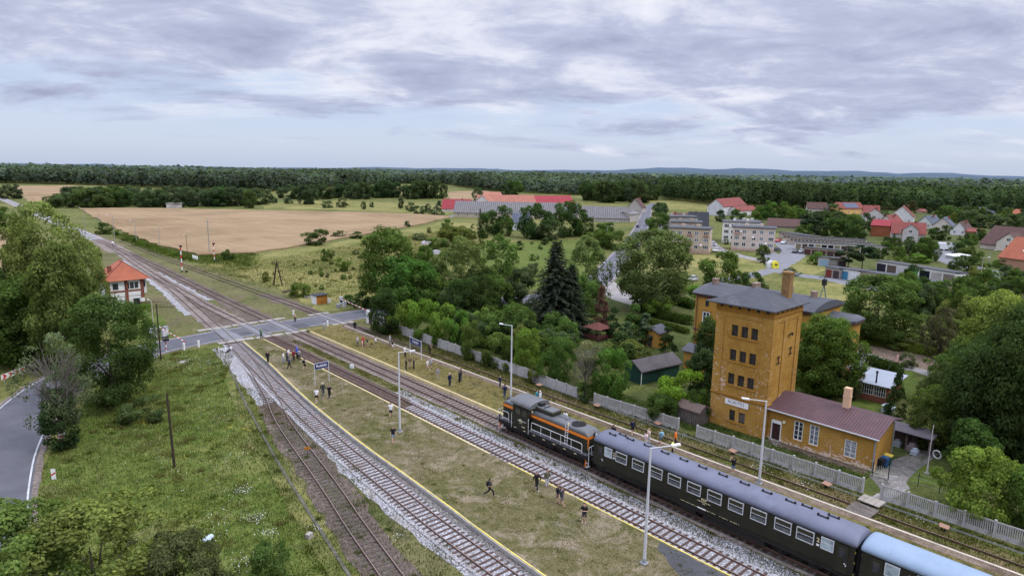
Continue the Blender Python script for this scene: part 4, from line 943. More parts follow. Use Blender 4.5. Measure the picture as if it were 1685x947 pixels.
# --- farm and village trees
for (bx, by, ty, hw, kind, c, lab) in (
    (885, 392, 335, 38, 'round', (0.03, 0.052, 0.018), 'big dark tree left of the middle of the long barn'), (935, 390, 330, 28, 'round', (0.034, 0.058, 0.019), 'dark tree in front of the gap of the long barn'),
    (820, 385, 338, 28, 'round', (0.032, 0.056, 0.018), 'round dark tree in front of the grey barn'), (790, 384, 341, 11, 'spruce', G_PINE, 'dark spruce in front of the left barn'), (833, 388, 358, 12, 'round', G_MID, 'small tree at the white house with the slate roof'),
    (905, 395, 362, 24, 'round', G_FAR2, 'lower tree under the big dark barn trees'), (958, 388, 345, 18, 'round', G_DARK, 'dark tree right of the barn gap'), (975, 382, 354, 5, 'spruce', G_PINE, 'little spruce before the right barn wall'),
    (1000, 392, 366, 28, 'bush', G_MID, 'hedge like bush in front of the right barn'), (1010, 410, 380, 26, 'bush', G_MID, 'garden bush left of the village road'), (985, 408, 376, 24, 'round', G_MID, 'garden tree behind the white lamp of the village road'),
    (1080, 392, 350, 22, 'round', (0.04, 0.066, 0.02), 'tree right of the village road before the first apartment block'), (1083, 372, 333, 14, 'round', G_FAR2, 'tree at the top of the village road'), (1100, 420, 395, 14, 'round', G_MID, 'tree hiding the left foot of the apartment block'),
    (660, 343, 320, 5, 'oval', G_GREY, 'narrow grey tree in front of the far wood'), (676, 348, 332, 10, 'round', G_FAR2, 'round bush left of the red roofed farm house'), (705, 350, 335, 8, 'round', G_FAR, 'dark round bush beside the farm house'), (723, 345, 330, 9, 'cone', G_FAR, 'cone shaped tree beside the farm house'),
    (690, 352, 338, 12, 'bush', G_FAR2, 'bush row at the farm entrance'), (720, 353, 345, 14, 'bush', G_FAR2, 'low bush by the farm entrance'), (785, 330, 308, 12, 'round', G_FAR2, 'tree between the farm roofs and the wood'),
    (845, 322, 296, 18, 'round', (0.045, 0.068, 0.022), 'pale round tree behind the red farm roofs'), (830, 322, 303, 12, 'round', G_FAR, 'dark tree behind the farm roofs'),
    (508, 336, 304, 17, 'round', G_FAR, 'large dark solitary tree on the far meadow'), (450, 334, 324, 8, 'round', G_FAR, 'small dark tree on the far meadow, leftmost'), (475, 335, 325, 9, 'round', G_FAR, 'small dark tree on the far meadow, second from left'),
    (538, 342, 330, 10, 'bush', G_FAR2, 'bush on the far meadow right of the solitary tree'), (563, 341, 324, 11, 'bush', G_GREY, 'grey willow bush on the far meadow'), (598, 344, 331, 6, 'round', G_GREY, 'small grey tree on the far meadow'), (612, 341, 332, 5, 'round', G_FAR, 'small dark tree on the far meadow, rightmost'),
    (1185, 365, 345, 9, 'round', G_FAR, 'dark tree left of the white house with the red roof'), (1215, 368, 344, 14, 'round', (0.035, 0.062, 0.018), 'green tree between the apartment block and the red roofed houses'), (1240, 370, 347, 12, 'bush', G_MID, 'bush right of the white house'),
    (1265, 362, 330, 14, 'round', (0.045, 0.08, 0.02), 'bright tree right of the red roofed houses'), (1290, 362, 332, 16, 'round', (0.048, 0.085, 0.02), 'bright tree behind the long low barn'), (1302, 372, 345, 12, 'round', G_MID, 'tree at the end of the long low barn'),
    (1340, 392, 355, 24, 'pine', G_PINE, 'pine above the garage rows, left'), (1375, 392, 358, 26, 'round', (0.03, 0.055, 0.018), 'dark tree above the garage rows, middle'), (1405, 398, 360, 20, 'round', G_DARK, 'dark tree above the garage rows, right'), (1325, 385, 365, 18, 'bush', G_MID, 'bush behind the garage rows'),
    (1395, 442, 405, 22, 'pine', G_PINE, 'pine in the middle of the garage rows, left one'), (1418, 442, 403, 20, 'pine', (0.028, 0.045, 0.022), 'pine in the middle of the garage rows, right one'), (1442, 425, 410, 14, 'bush', G_DARK, 'dark bush at the end of the white garage row'),
    (1522, 430, 391, 22, 'round', (0.034, 0.058, 0.016), 'round dark tree below the big red roofed house'), (1500, 420, 400, 10, 'cone', G_PINE, 'dark conifer left of the round tree under the red house'), (1490, 415, 395, 10, 'round', G_FAR2, 'small tree left of the conifer under the red house'),
    (1548, 395, 370, 18, 'round', G_DARK, 'dark tree between the grey roofed houses and the street'), (1578, 420, 393, 18, 'round', (0.035, 0.058, 0.018), 'clipped round tree at the street bend'), (1600, 425, 405, 18, 'bush', G_MID, 'hedge bush before the brown roofed house'),
    (1590, 455, 420, 28, 'round', G_DARK, 'dark tree beside the street lamp on the right'), (1610, 460, 432, 20, 'bush', G_OLIVE, 'scrub beside the street lamp on the right'), (1650, 440, 425, 20, 'bush', G_FRESH, 'bush in front of the orange roofed house'),
    (1470, 400, 383, 8, 'spruce', G_PINE, 'small spruce in front of the pink roofed annex'), (1470, 440, 422, 16, 'bush', G_OLIVE, 'scrub behind the white garages'), (1510, 432, 418, 22, 'bush', G_FRESH, 'light scrub behind the long garage row'),
    (1640, 360, 335, 18, 'round', G_FAR2, 'tree right of the solar roofed house'), (1600, 372, 345, 24, 'round', G_FAR2, 'tree below the solar roofed house'), (1570, 358, 340, 16, 'round', (0.045, 0.068, 0.024), 'pale tree left of the solar roofed house'), (1625, 375, 353, 24, 'bush', G_FAR2, 'orchard bush below the solar roofed house'), (1665, 378, 352, 22, 'bush', G_FAR2, 'orchard bush at the right edge of the village'), (1685, 372, 350, 20, 'round', G_FAR, 'tree at the right frame edge of the village'),
    (1540, 352, 325, 14, 'round', G_FAR, 'dark tree behind the grey roofed houses'), (1555, 360, 338, 16, 'round', (0.045, 0.07, 0.02), 'bright tree right of the grey roofed houses'), (1500, 352, 330, 8, 'cone', (0.055, 0.05, 0.026), 'rusty brown conifer behind the white gabled house'), (1455, 362, 347, 10, 'bush', G_FAR2, 'bush in front of the red roofed houses'),
    (1425, 372, 350, 14, 'round', G_FAR, 'dark tree left of the wooden annex'), (1370, 352, 335, 14, 'bush', G_FAR2, 'bushes left of the yellow house'), (1440, 385, 362, 14, 'round', G_FAR2, 'tree left of the pink roof')):
    tpx(kind, bx, by, ty, hw, c, lab, 'bush' if kind == 'bush' else 'tree')
# --- groves of separate trees in the distance
def grove(n, x0, x1, ybase, ytop, hw, label, group, cols, seed, yj=3):
    g = random.Random(seed)
    for i in range(n):
        x = x0 + (x1 - x0) * (i + g.random()) / n; by = ybase(x) + g.uniform(-yj, yj * .3); ty = ytop(x) + g.uniform(-3, 4)
        tpx('round' if g.random() < .75 else 'oval', x, by, min(ty, by - 9), hw * g.uniform(.75, 1.25), g.choice(cols), label, 'tree', group)
FC = [G_FAR, G_FAR2, (0.032, 0.055, 0.019), (0.042, 0.064, 0.022)]
grove(34, 84, 428, lambda x: 341, lambda x: 308 + (12 if x < 110 else 0) + (3 if x > 400 else 0), 19, 'dark green tree in the dense grove behind the wheat field', 'trees of the grove behind the wheat field', FC, 1, 5)
grove(22, 470, 725, lambda x: 327, lambda x: 300 + (4 if x < 560 else -2), 17, 'dark tree in the long wood edge beyond the far meadow', 'trees of the wood edge beyond the far meadow', [G_FAR, (0.025, 0.043, 0.02), (0.034, 0.048, 0.022)], 3, 3)
grove(14, 962, 1075, lambda x: 333, lambda x: 298, 17, 'dark tree in the clump behind the grey gabled house', 'trees of the clump behind the grey gabled house', [G_FAR, (0.032, 0.05, 0.02), (0.042, 0.058, 0.024)], 4, 4)

def scatter(kind_w, poly, n, hr, wr, cols, label, group, seed, cat='bush'):
    g = random.Random(seed); P = [tuple(at(x, y).xy) for x, y in poly]; Pn = np.array(P); lo, hi = Pn.min(0), Pn.max(0); k = 0
    while k < n:
        X, Y = g.uniform(lo[0], hi[0]), g.uniform(lo[1], hi[1])
        if not in_poly(P, np.array([X]), np.array([Y]))[0]: continue
        h = g.uniform(*hr); w = h * g.uniform(*wr); tree(g.choice(kind_w), (X, Y), h, w, g.choice(cols), label, cat, group); k += 1
GC = [G_MID, G_FAR2, G_DARK, (0.05, 0.078, 0.022), G_OLIVE]
scatter(['round', 'bush', 'oval'], [(1550, 352), (1690, 356), (1690, 372), (1560, 368)], 34, (4, 9), (.8, 1.2), GC, 'orchard tree in the gardens below the solar roofed house', 'orchard trees at the right of the village', 71, 'tree')
scatter(['round', 'bush'], [(1595, 388), (1620, 392), (1600, 404), (1566, 398)], 12, (2, 5), (.9, 1.3), GC, 'garden bush between the purple brown roofs', 'garden bushes between the purple brown roofs', 72)
scatter(['round', 'bush', 'oval'], [(1245, 348), (1330, 352), (1330, 366), (1262, 366), (1240, 358)], 26, (4, 9), (.8, 1.2), GC, 'garden tree in the thicket right of the low red roofed house', 'trees of the thicket right of the red roofs', 73, 'tree')
scatter(['round', 'bush', 'pine'], [(1320, 368), (1420, 374), (1425, 392), (1350, 388), (1322, 382)], 30, (4, 10), (.8, 1.1), [G_DARK, G_MID, G_PINE, G_FAR2], 'dark tree in the thicket above the garage rows', 'trees of the thicket above the garage rows', 74, 'tree')
scatter(['round', 'bush'], [(1440, 404), (1500, 408), (1540, 425), (1480, 430), (1445, 420)], 16, (2, 6), (.8, 1.2), GC, 'garden bush below the broad red roofed house', 'garden bushes below the broad red roof', 75)
scatter(['round', 'bush', 'oval'], [(1590, 475), (1690, 470), (1690, 490), (1580, 500)], 18, (3, 7), (.8, 1.2), GC, 'tree in the scrub below the right street bend', 'scrub trees below the right street bend', 76, 'tree')
scatter(['round', 'bush'], [(1470, 478), (1560, 500), (1600, 560), (1500, 555)], 16, (3, 8), (.8, 1.2), GC, 'tree between the big round tree and the pale maple', 'trees between the big round tree and the pale maple', 77, 'tree')
scatter(['round', 'bush'], [(740, 372), (800, 378), (800, 420), (720, 440), (690, 430)], 26, (2, 5.5), (.8, 1.3), GC, 'bush in the thicket of the allotments', 'bushes of the allotments', 78)
scatter(['round', 'bush', 'oval'], [(760, 545), (900, 560), (960, 580), (920, 600), (830, 590), (760, 565)], 30, (2.5, 6), (.9, 1.3), GC, 'garden bush behind the fence bushes', 'garden bushes behind the fence', 79)
scatter(['round', 'bush', 'oval'], [(640, 500), (850, 490), (880, 520), (780, 535), (660, 520)], 22, (4, 9), (.8, 1.2), [G_DARK, G_MID, G_FAR2], 'undergrowth tree below the garden row behind the crossing', 'undergrowth trees of the garden row', 80, 'tree')
scatter(['bush'], [(430, 450), (560, 415), (640, 420), (600, 480), (500, 480)], 26, (.6, 1.6), (1, 1.6), [G_OLIVE, G_MID, G_GREY], 'tiny shrub scattered in the dry meadow', 'tiny shrubs of the dry meadow', 81)
scatter(['bush'], [(150, 372), (190, 380), (262, 412), (330, 428), (300, 428), (200, 396)], 22, (.8, 2), (1, 1.6), [G_OLIVE, G_MID, G_FRESH], 'weed clump along the wheat field edge', 'weed clumps along the wheat field', 82)
scatter(['round', 'bush', 'oval'], [(1560, 640), (1690, 620), (1720, 800), (1640, 800)], 24, (4, 11), (.7, 1), [G_DARK, (0.036, 0.056, 0.019), G_MID], 'dark tree in the thicket at the right frame edge', 'trees of the dark thicket at the right edge', 83, 'tree')
scatter(['round', 'bush', 'oval'], [(-60, 540), (70, 530), (140, 572), (60, 592), (-60, 598)], 22, (5, 12), (.7, 1), [G_DARK, G_MID, (0.06, 0.085, 0.024)], 'tree in the wood at the inner side of the road bend', 'trees of the wood at the road bend', 84, 'tree')

# --- the far wood: one mass, nobody could count it
def forest(poly, spacing, hm, leaves, leaf, seed, color_rng=(0.7, 1.25)):
    g = np.random.default_rng(seed); P = np.array(poly); lo, hi = P.min(0), P.max(0)
    nx, ny = ((hi - lo) / spacing).astype(int) + 1
    X, Y = np.meshgrid(np.arange(nx), np.arange(ny)); X = (lo[0] + (X.ravel() + g.uniform(-.45, .45, nx * ny)) * spacing); Y = (lo[1] + (Y.ravel() + g.uniform(-.45, .45, nx * ny)) * spacing)
    k = in_poly(poly, X, Y); X, Y = X[k], Y[k]; n = len(X)
    h = hm * g.uniform(.74, 1.12, n) * (1 + .13 * np.sin(X * .011 + 2 * np.sin(Y * .007)) + .07 * np.sin(Y * .031 + X * .017)); w = spacing * g.uniform(.55, .95, n)
    a = g.uniform(0, 2 * math.pi, (n, leaves)); zz = g.uniform(0, 1, (n, leaves)) ** 0.7
    r = np.sqrt(1 - (np.clip(zz, .0, .98)) ** 2.2) * g.uniform(.7, 1.05, (n, leaves))
    conif = (g.random(n) < .35)[:, None]; r = np.where(conif, (1 - zz) * .8 + .12, r)
    px = X[:, None] + r * np.cos(a) * w[:, None]; py = Y[:, None] + r * np.sin(a) * w[:, None]; pz = h[:, None] * (0.16 + 0.84 * zz)
    pos = np.stack([px, py, pz], -1).reshape(-1, 3)
    nr = unit(np.stack([r * np.cos(a), r * np.sin(a), zz * .9 + .1], -1).reshape(-1, 3) + g.normal(0, .35, (n * leaves, 3)))
    V = leaf_quads(pos, nr, np.repeat(w * leaf, leaves) * g.uniform(.7, 1.3, n * leaves), .7, g)
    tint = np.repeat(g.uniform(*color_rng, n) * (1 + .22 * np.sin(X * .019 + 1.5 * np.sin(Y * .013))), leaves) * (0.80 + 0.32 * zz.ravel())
    return V, np.repeat(tint, 4), n
def far_edge(pts): return [(at(x, y).x, at(x, y).y) for x, y in pts]
def polar(px, dist):
    d = ray(px, 281 + .0158 * (px - 842)); d.z = 0; d.normalize(); return (d.x * dist, d.y * dist)
band_near = [(-330, 305), (0, 302), (130, 304), (430, 316), (640, 302), (735, 304), (800, 314), (960, 322), (1090, 315), (1200, 320), (1340, 325), (1500, 328), (1700, 336), (1980, 352)]
P1 = far_edge(band_near) + [polar(x, 1150 if x > 900 else 1500) for x in range(2000, -400, -160)]
P2 = [polar(x, 1140 if x > 900 else 1490) for x in range(-400, 2050, 160)] + [polar(x, 2300) for x in range(2000, -450, -160)]
EDGE = [(1085, 328), (1195, 340), (1330, 346), (1500, 347), (1700, 351), (1980, 366)]
P0 = far_edge(EDGE) + far_edge([(1980, 351), (1700, 335), (1500, 327), (1340, 324), (1195, 319), (1085, 314)])
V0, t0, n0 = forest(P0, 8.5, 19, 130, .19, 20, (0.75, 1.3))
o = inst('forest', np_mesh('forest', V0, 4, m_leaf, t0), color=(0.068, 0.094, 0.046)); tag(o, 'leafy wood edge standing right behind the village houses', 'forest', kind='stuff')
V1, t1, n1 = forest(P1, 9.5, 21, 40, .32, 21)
o = inst('forest', np_mesh('forest', V1, 4, m_leaf, t1), color=(0.092, 0.122, 0.097)); tag(o, 'dark mixed wood stretching along the horizon behind the fields and village', 'forest', kind='stuff')  # distance haze painted into the leaf colour
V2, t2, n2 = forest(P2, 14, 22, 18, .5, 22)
o = inst('forest', np_mesh('forest', V2, 4, m_leaf, t2), color=(0.115, 0.152, 0.16)); tag(o, 'distant bluish wood behind the nearer dark one', 'forest', kind='stuff')  # stronger haze painted in: paler, bluer leaves
# wooded hills on the horizon
def hills():
    xs = list(range(-700, 2400, 22)); ds = [2250, 2450, 2700, 3000, 3400, 3900, 4500, 5200, 6000, 7000, 8000]
    v = []; g = random.Random(4)
    prof = lambda px: 26 * math.exp(-((px - 800) / 190) ** 2) + 34 * math.exp(-((px - 1130) / 150) ** 2) + 40 * math.exp(-((px - 1330) / 170) ** 2) + 24 * math.exp(-((px - 1600) / 230) ** 2) + 7 * math.sin(px * .013) + 4 * math.sin(px * .041 + 1)
    for d in ds:
        for x in xs:
            p = polar(x, d); k = min(1, max(0, (d - 2300) / 3200)) ** 2.0
            v.append((p[0], p[1], 19 + k * max(0, prof(x)) * 1.12 + g.uniform(-2.2, 2.2) * (1 + d / 4000)))
    n = len(xs); f = [(j * n + i, j * n + i + 1, (j + 1) * n + i + 1, (j + 1) * n + i) for j in range(len(ds) - 1) for i in range(n - 1)]
    mb = MB(); mb.add(v, f)
    t = NT('wooded_hills'); p = t.pos()
    ln = t.n('ShaderNodeVectorMath', operation='LENGTH'); t.l(p, ln.inputs[0])
    a = t.noise(0.03, 4, .7, p); b = t.noise(0.004, 4, .6, p)
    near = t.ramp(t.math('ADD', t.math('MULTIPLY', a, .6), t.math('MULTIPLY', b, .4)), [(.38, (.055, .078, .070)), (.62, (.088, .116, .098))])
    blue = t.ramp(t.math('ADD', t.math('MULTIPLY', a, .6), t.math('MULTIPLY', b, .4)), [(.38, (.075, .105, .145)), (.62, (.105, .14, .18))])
    k = t.n('ShaderNodeMapRange'); k.inputs[1].default_value = 2200; k.inputs[2].default_value = 5200; t.l(ln.outputs['Value'], k.inputs[0])  # aerial haze painted into the hill colour, bluer farther out
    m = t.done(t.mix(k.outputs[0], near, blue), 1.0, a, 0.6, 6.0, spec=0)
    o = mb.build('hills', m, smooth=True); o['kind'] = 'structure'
hills()
mb = MB(); mb.add([(p.x, p.y, 0.06) for p in (at(1135, 314), at(1152, 309), at(1146, 305), at(1130, 310))], [(0, 1, 2, 3)])
t_ = NT('lake'); struct('water', mb, t_.done((0.30, 0.36, 0.42), 0.05, spec=0.8))
# --- grass and flowers: blades nobody could count
def tufts(name, poly, n, hr, color, label, seed, avoid=None, wid=0.035, lean=.5, clump=True, soft=False):
    g = np.random.default_rng(seed); P = np.array(poly); lo, hi = P.min(0), P.max(0)
    X = g.uniform(lo[0], hi[0], n * 3); Y = g.uniform(lo[1], hi[1], n * 3)
    if clump:
        cx = g.uniform(lo[0], hi[0], max(40, n // 90)); cyy = g.uniform(lo[1], hi[1], len(cx)); ci = g.integers(0, len(cx), n * 3); sp_ = g.gamma(2.0, .35, len(cx))
        mk = g.random(n * 3) < (.3 if soft else .55); X = np.where(mk, cx[ci] + g.normal(0, 1, n * 3) * sp_[ci], X); Y = np.where(mk, cyy[ci] + g.normal(0, 1, n * 3) * sp_[ci], Y)
    if soft: k = in_poly(poly, np.where(mk, cx[ci], X + g.normal(0, 2, n * 3)), np.where(mk, cyy[ci], Y + g.normal(0, 2, n * 3)))
    else: k = in_poly(poly, X, Y)
    if avoid is not None: k &= ~avoid(X, Y)
    X, Y = X[k][:n], Y[k][:n]; n = len(X)
    h = g.uniform(hr[0], hr[1], n); a = g.uniform(0, 6.28, n); q = g.uniform(0, lean, n)
    b = np.stack([X, Y, np.full(n, poly_z.get(name + str(seed), 0.0))], 1); tip = b + np.stack([np.cos(a) * h * q, np.sin(a) * h * q, h], 1)
    s = np.stack([-np.sin(a), np.cos(a), np.zeros(n)], 1) * (wid * g.uniform(.6, 1.5, n))[:, None]
    V = np.stack([b - s, b + s, tip], 1).reshape(-1, 3)
    o = inst(name, np_mesh(name, V, 3, m_leaf, np.repeat(g.uniform(.6, 1.35, n), 3)), color=color); tag(o, label, 'grass' if 'grass' in name else 'flowers', kind='stuff')
poly_z = {}
on_sid = lambda X, Y: np.abs(X - np.interp(Y, [s[1] for s in SID], [s[0] for s in SID])) < 1.0
tufts('grass', lawn, 52000, (.06, .26), (0.082, 0.112, 0.024), 'green grass on the lawn between road and tracks', 51)
tufts('grass', lawn, 26000, (.12, .42), (0.15, 0.14, 0.055), 'straw coloured seed heads standing in the lawn', 52)
for q_ in ('grass64', 'grass65'): poly_z[q_] = ZP
tufts('grass', [(31.3, 6), (32.5, 57), (36.3, 90), (38.5, 107), (40.9, 107), (40.9, 6)], 30000, (.03, .11), (0.12, 0.115, 0.04), 'short trampled grass on the left platform', 64, wid=.03)
tufts('grass', [(50, 4), (50, 108), (55.4, 108), (56.2, 4)], 24000, (.03, .12), (0.15, 0.135, 0.04), 'short dry grass on the far platform', 65, wid=.03)
tufts('grass', [(16, 18), (28, 18), (29, 50), (31.5, 66), (30, 90), (26, 78), (20, 48)], 26000, (.05, .28), (0.085, 0.10, 0.03), 'weedy grass around the siding', 53)
tufts('grass', [(56.9, 0), (63, 0), (62.3, 50), (61.6, 104), (57.4, 104)], 52000, (.06, .3), (0.10, 0.10, 0.03), 'rough grass over the track beside the concrete fence', 54)
tufts('grass', [(44.4, 8), (46.0, 8), (46.0, 105), (44.6, 105)], 16000, (.05, .22), (0.11, 0.105, 0.036), 'thin grass between the two middle tracks', 55)
tufts('grass', [(63.6, 20), (67.6, 20), (67.5, 58), (63.4, 58)], 14000, (.06, .25), (0.08, 0.12, 0.022), 'green grass between fence and tower', 56)
tufts('grass', [tuple(at(x, y).xy) for x, y in ((300, 440), (420, 430), (600, 400), (720, 380), (780, 400), (640, 470), (590, 500), (470, 478))], 70000, (.10, .36), (0.112, 0.115, 0.038), 'tall dry meadow grass behind the crossing', 57, wid=.06, soft=True)
tufts('grass', [tuple(at(x, y).xy) for x, y in ((205, 383), (262, 406), (330, 421), (420, 417), (410, 440), (330, 432), (250, 415), (195, 392))], 22000, (.25, .7), (0.085, 0.11, 0.026), 'tall green weeds along the wheat field edge', 58, wid=.07, soft=True)
tufts('grass', [tuple(at(x, y).xy) for x, y in ((1385, 545), (1600, 592), (1600, 600), (1480, 572), (1385, 556))], 16000, (.3, .9), (0.10, 0.14, 0.03), 'tall weeds along the wire fence under the big round tree', 59, wid=.06, soft=True)
m_petal = paint('white_petals', (0.75, 0.75, 0.72), 0.8, 0.1)
m_petal_y = paint('yellow_petals', (0.75, 0.55, 0.03), 0.8, 0.1)
def flowers(spots, mat, label, seed, zmax=.35):
    g = np.random.default_rng(seed); V = []
    for (px, py, r, n) in spots:
        c = at(px, py); p = np.stack([c.x + g.normal(0, r, n), c.y + g.normal(0, r, n), g.uniform(.18, zmax, n)], 1)
        V.append(leaf_quads(p, unit(g.normal(0, .5, (n, 3)) + np.array([0, 0, 1])), g.uniform(.018, .045, n), .9, g))
    o = inst('wildflowers', np_mesh('wildflowers', np.concatenate(V), 4, mat)); tag(o, label, 'flowers', kind='stuff')
flowers([(340, 600, 2.2, 160), (300, 595, 1.6, 120), (270, 575, 1.0, 90), (330, 620, 2.5, 120), (385, 660, 2, 80), (390, 755, 1.2, 50), (400, 810, .6, 130), (425, 855, .5, 120), (440, 880, .5, 90), (400, 930, .8, 110), (375, 850, 1, 60), (350, 880, 1, 40), (300, 780, 3, 60), (260, 700, 3, 40), (360, 690, 1.5, 60), (520, 870, .4, 30), (655, 885, .4, 30), (90, 740, .8, 20)], m_petal, 'white flowers scattered over the lawn', 61)
flowers([(235, 700, .5, 40), (375, 705, .4, 40), (408, 708, .4, 50), (395, 690, .4, 20), (300, 755, .3, 14), (605, 812, .3, 20), (1635, 838, .5, 50)], m_petal_y, 'yellow flowers in the lawn', 62)
flowers([(1270, 735, .6, 60), (1250, 770, .6, 60), (1310, 780, .7, 70), (1120, 720, .6, 50), (1325, 800, .5, 40), (1510, 858, .4, 30), (1056, 702, .4, 24)], m_petal, 'pale flowering weeds along the concrete fence', 63, .5)
scatter(['bush', 'round', 'oval'], [(790, 400), (930, 396), (985, 402), (980, 440), (860, 450), (790, 440)], 24, (.8, 3), (.8, 1.5), GC, 'small garden bush on the allotment lawn left of the village road', 'small bushes of the allotment lawn', 85)
# ------------------------------------------------------------------ text
def text_mesh(s, size, mat, depth_=0.004, bold=0.0):
    c = bpy.data.curves.new('lettering', 'FONT'); c.body = s; c.size = size; c.extrude = depth_; c.align_x = 'CENTER'; c.align_y = 'CENTER'; c.offset = bold
    o = bpy.data.objects.new('lettering', c); COL.objects.link(o)
    me = bpy.data.meshes.new_from_object(o.evaluated_get(bpy.context.evaluated_depsgraph_get()))
    bpy.data.objects.remove(o); me.materials.clear(); me.materials.append(mat); return me
LEFTWARD = (R(90), 0, R(-90))      # lettering on a wall that faces -X
def window_part(parent, x, y, z, w, h, nx, ny, fm, gm, face='-x', fw=0.07, out=0.05, lab=None, arch=False, bars=0.035):
    """window > pane : frame with glazing bars; (x,y,z) is the lower middle, on the wall face"""
    T = {'-x': lambda a, b, c: (x - c, y + a, z + b), '-y': lambda a, b, c: (x + a, y - c, z + b), '+x': lambda a, b, c: (x + c, y + a, z + b)}[face]
    def bx(mb, a0, a1, b0, b1, c0, c1):
        p, q = T(a0, b0, c0), T(a1, b1, c1)
        mb.box(min(p[0], q[0]), max(p[0], q[0]), min(p[1], q[1]), max(p[1], q[1]), min(p[2], q[2]), max(p[2], q[2]))
    mb = MB(); H = w / 2
    bx(mb, -H, H, 0, fw, 0.0, out); bx(mb, -H, H, h - fw, h, 0.0, out); bx(mb, -H, -H + fw, fw, h - fw, 0, out); bx(mb, H - fw, H, fw, h - fw, 0, out)
    for i in range(1, nx): c = -H + w * i / nx; bx(mb, c - fw * .45, c + fw * .45, fw, h - fw, 0, out * .9)
    for j in range(1, ny): c = h * j / ny; bx(mb, -H + fw, H - fw, c - bars / 2, c + bars / 2, 0, out * .75)
    f = mb.build('window', fm, parent)
    mb = MB(); bx(mb, -H + fw * .5, H - fw * .5, fw * .5, h - fw * .5, -0.02, out * .35); mb.build('pane', gm, f)
    return f

# ------------------------------------------------------------------ water tower with annex
TX, TY0, TY1, TX1, TZ = 67.7, 31.4, 38.2, 74.7, 14.95
tw = thing('water_tower', 'tall square ochre brick tower with rows of three windows and a dark flat hipped roof', 'tower', (TX, TY0, 0))
def wear_attr(me, fn):
    a = me.attributes.new('wear', 'FLOAT', 'POINT')
    for i, v in enumerate(me.vertices): a.data[i].value = fn(v.co)
def grid_wall(mb, x, y0, y1, z0, z1, n=14, mm=26):
    v = [(x, y0 + (y1 - y0) * i / n, z0 + (z1 - z0) * j / mm) for j in range(mm + 1) for i in range(n + 1)]
    mb.add(v, [(j * (n + 1) + i, j * (n + 1) + i + 1, (j + 1) * (n + 1) + i + 1, (j + 1) * (n + 1) + i) for j in range(mm) for i in range(n)])
D, Wd = TY1 - TY0, TX1 - TX
# front wall built round its window openings
ops = [(4.74, 11.2), (3.28, 11.2), (2.12, 11.2)]
WIN = []
for z in (11.22, 8.32, 5.45):
    for y in (4.42, 3.21, 2.02): WIN.append((y, z, 0.80, 1.28))
WIN += [(3.95, 1.12, 0.72, 1.25), (2.72, 1.10, 0.78, 1.25)]
def wall_with_holes(mb, x, y0, y1, z0, z1, holes, depth_in, step=0.6):
    ycuts = sorted({y0, y1, *[h[0] - h[2] / 2 for h in holes], *[h[0] + h[2] / 2 for h in holes]})
    zcuts = sorted({z0, z1, *[h[1] for h in holes], *[h[1] + h[3] for h in holes]})
    def fine(c):
        o = [c[0]]
        for a, b in zip(c[:-1], c[1:]):
            k = max(1, int((b - a) / step)); o += [a + (b - a) * (i + 1) / k for i in range(k)]
        return o
    ycuts, zcuts = fine(ycuts), fine(zcuts)
    for ya, yb in zip(ycuts[:-1], ycuts[1:]):
        for za, zb in zip(zcuts[:-1], zcuts[1:]):
            c, d = (ya + yb) / 2, (za + zb) / 2
            if any(abs(c - h[0]) < h[2] / 2 and h[1] < d < h[1] + h[3] for h in holes): continue
            mb.add([(x, ya, za), (x, yb, za), (x, yb, zb), (x, ya, zb)], [(0, 1, 2, 3)])
    for h in holes:
        a, b, c, d = h[0] - h[2] / 2, h[0] + h[2] / 2, h[1], h[1] + h[3]; q = x + depth_in
        mb.add([(x, a, c), (q, a, c), (q, b, c), (x, b, c), (x, a, d), (q, a, d), (q, b, d), (x, b, d)], [(0, 1, 2, 3), (4, 7, 6, 5), (0, 4, 5, 1), (3, 2, 6, 7)])
mb = MB()
wall_with_holes(mb, 0, 0, D, -0.1, TZ, WIN, 0.28)
grid_wall(mb, Wd, 0, D, -.1, TZ, 4, 6)
for y in (0, D):
    n, mm = 8, 16
    v = [(Wd * i / n, y, -.1 + (TZ + .1) * j / mm) for j in range(mm + 1) for i in range(n + 1)]
    mb.add(v, [(j * (n + 1) + i, j * (n + 1) + i + 1, (j + 1) * (n + 1) + i + 1, (j + 1) * (n + 1) + i) for j in range(mm) for i in range(n)])
o = mb.build('wall', m_ochre, tw)
wear_attr(o.data, lambda c: (0.0 if c.x > 0.01 else (0.50 * math.exp(-((c.z - 5.4) / 2.6) ** 2) * (1.0 if (c.y > 5.4 or c.y < 1.5) else .30)) + 0.26 * max(0, 1 - abs(c.z - .9) / .9) + 0.10 + (0.08 if c.z > 12.5 else 0)) if c.x < .01 else 0.02)
# corner piers and cornices stand proud of the wall, framing a recessed panel
mb = MB()
for a, b in ((0, 1.02), (D - 1.02, D)): mb.box(-.09, 0.0, a, b, 4.15, 14.1)
mb.box(-.09, 0.0, 1.02, D - 1.02, 13.45, 14.1)
for a, b in ((0, 0.95), (2.75, 3.45), (Wd - 1.0, Wd)): mb.box(a, b, -.09, 0.0, 4.0, 14.1)
mb.box(0.95, 2.75, -.09, 0, 13.4, 14.1); mb.box(3.45, Wd - 1.0, -.09, 0, 13.4, 14.1)
o = mb.build('pilasters', m_ochre, tw); wear_attr(o.data, lambda c: 0.30 if c.z < 6 else 0.14)
mb = MB()
mb.box(-.16, Wd + .1, -.16, D + .1, 14.1, 14.24); mb.box(-.12, Wd + .08, -.12, D + .08, 14.24, 14.95)
mb.box(-.14, 0.0, -.14, D + .1, 4.0, 4.14); mb.box(0.0, Wd, -.14, 0.0, 3.86, 4.0)
k = 0
for i in range(34):
    y = .05 + i * D / 34; mb.box(-.14, -.0, y, y + .1, 13.92, 14.1); mb.box(-.13, 0, y, y + .1, 3.86, 4.0)
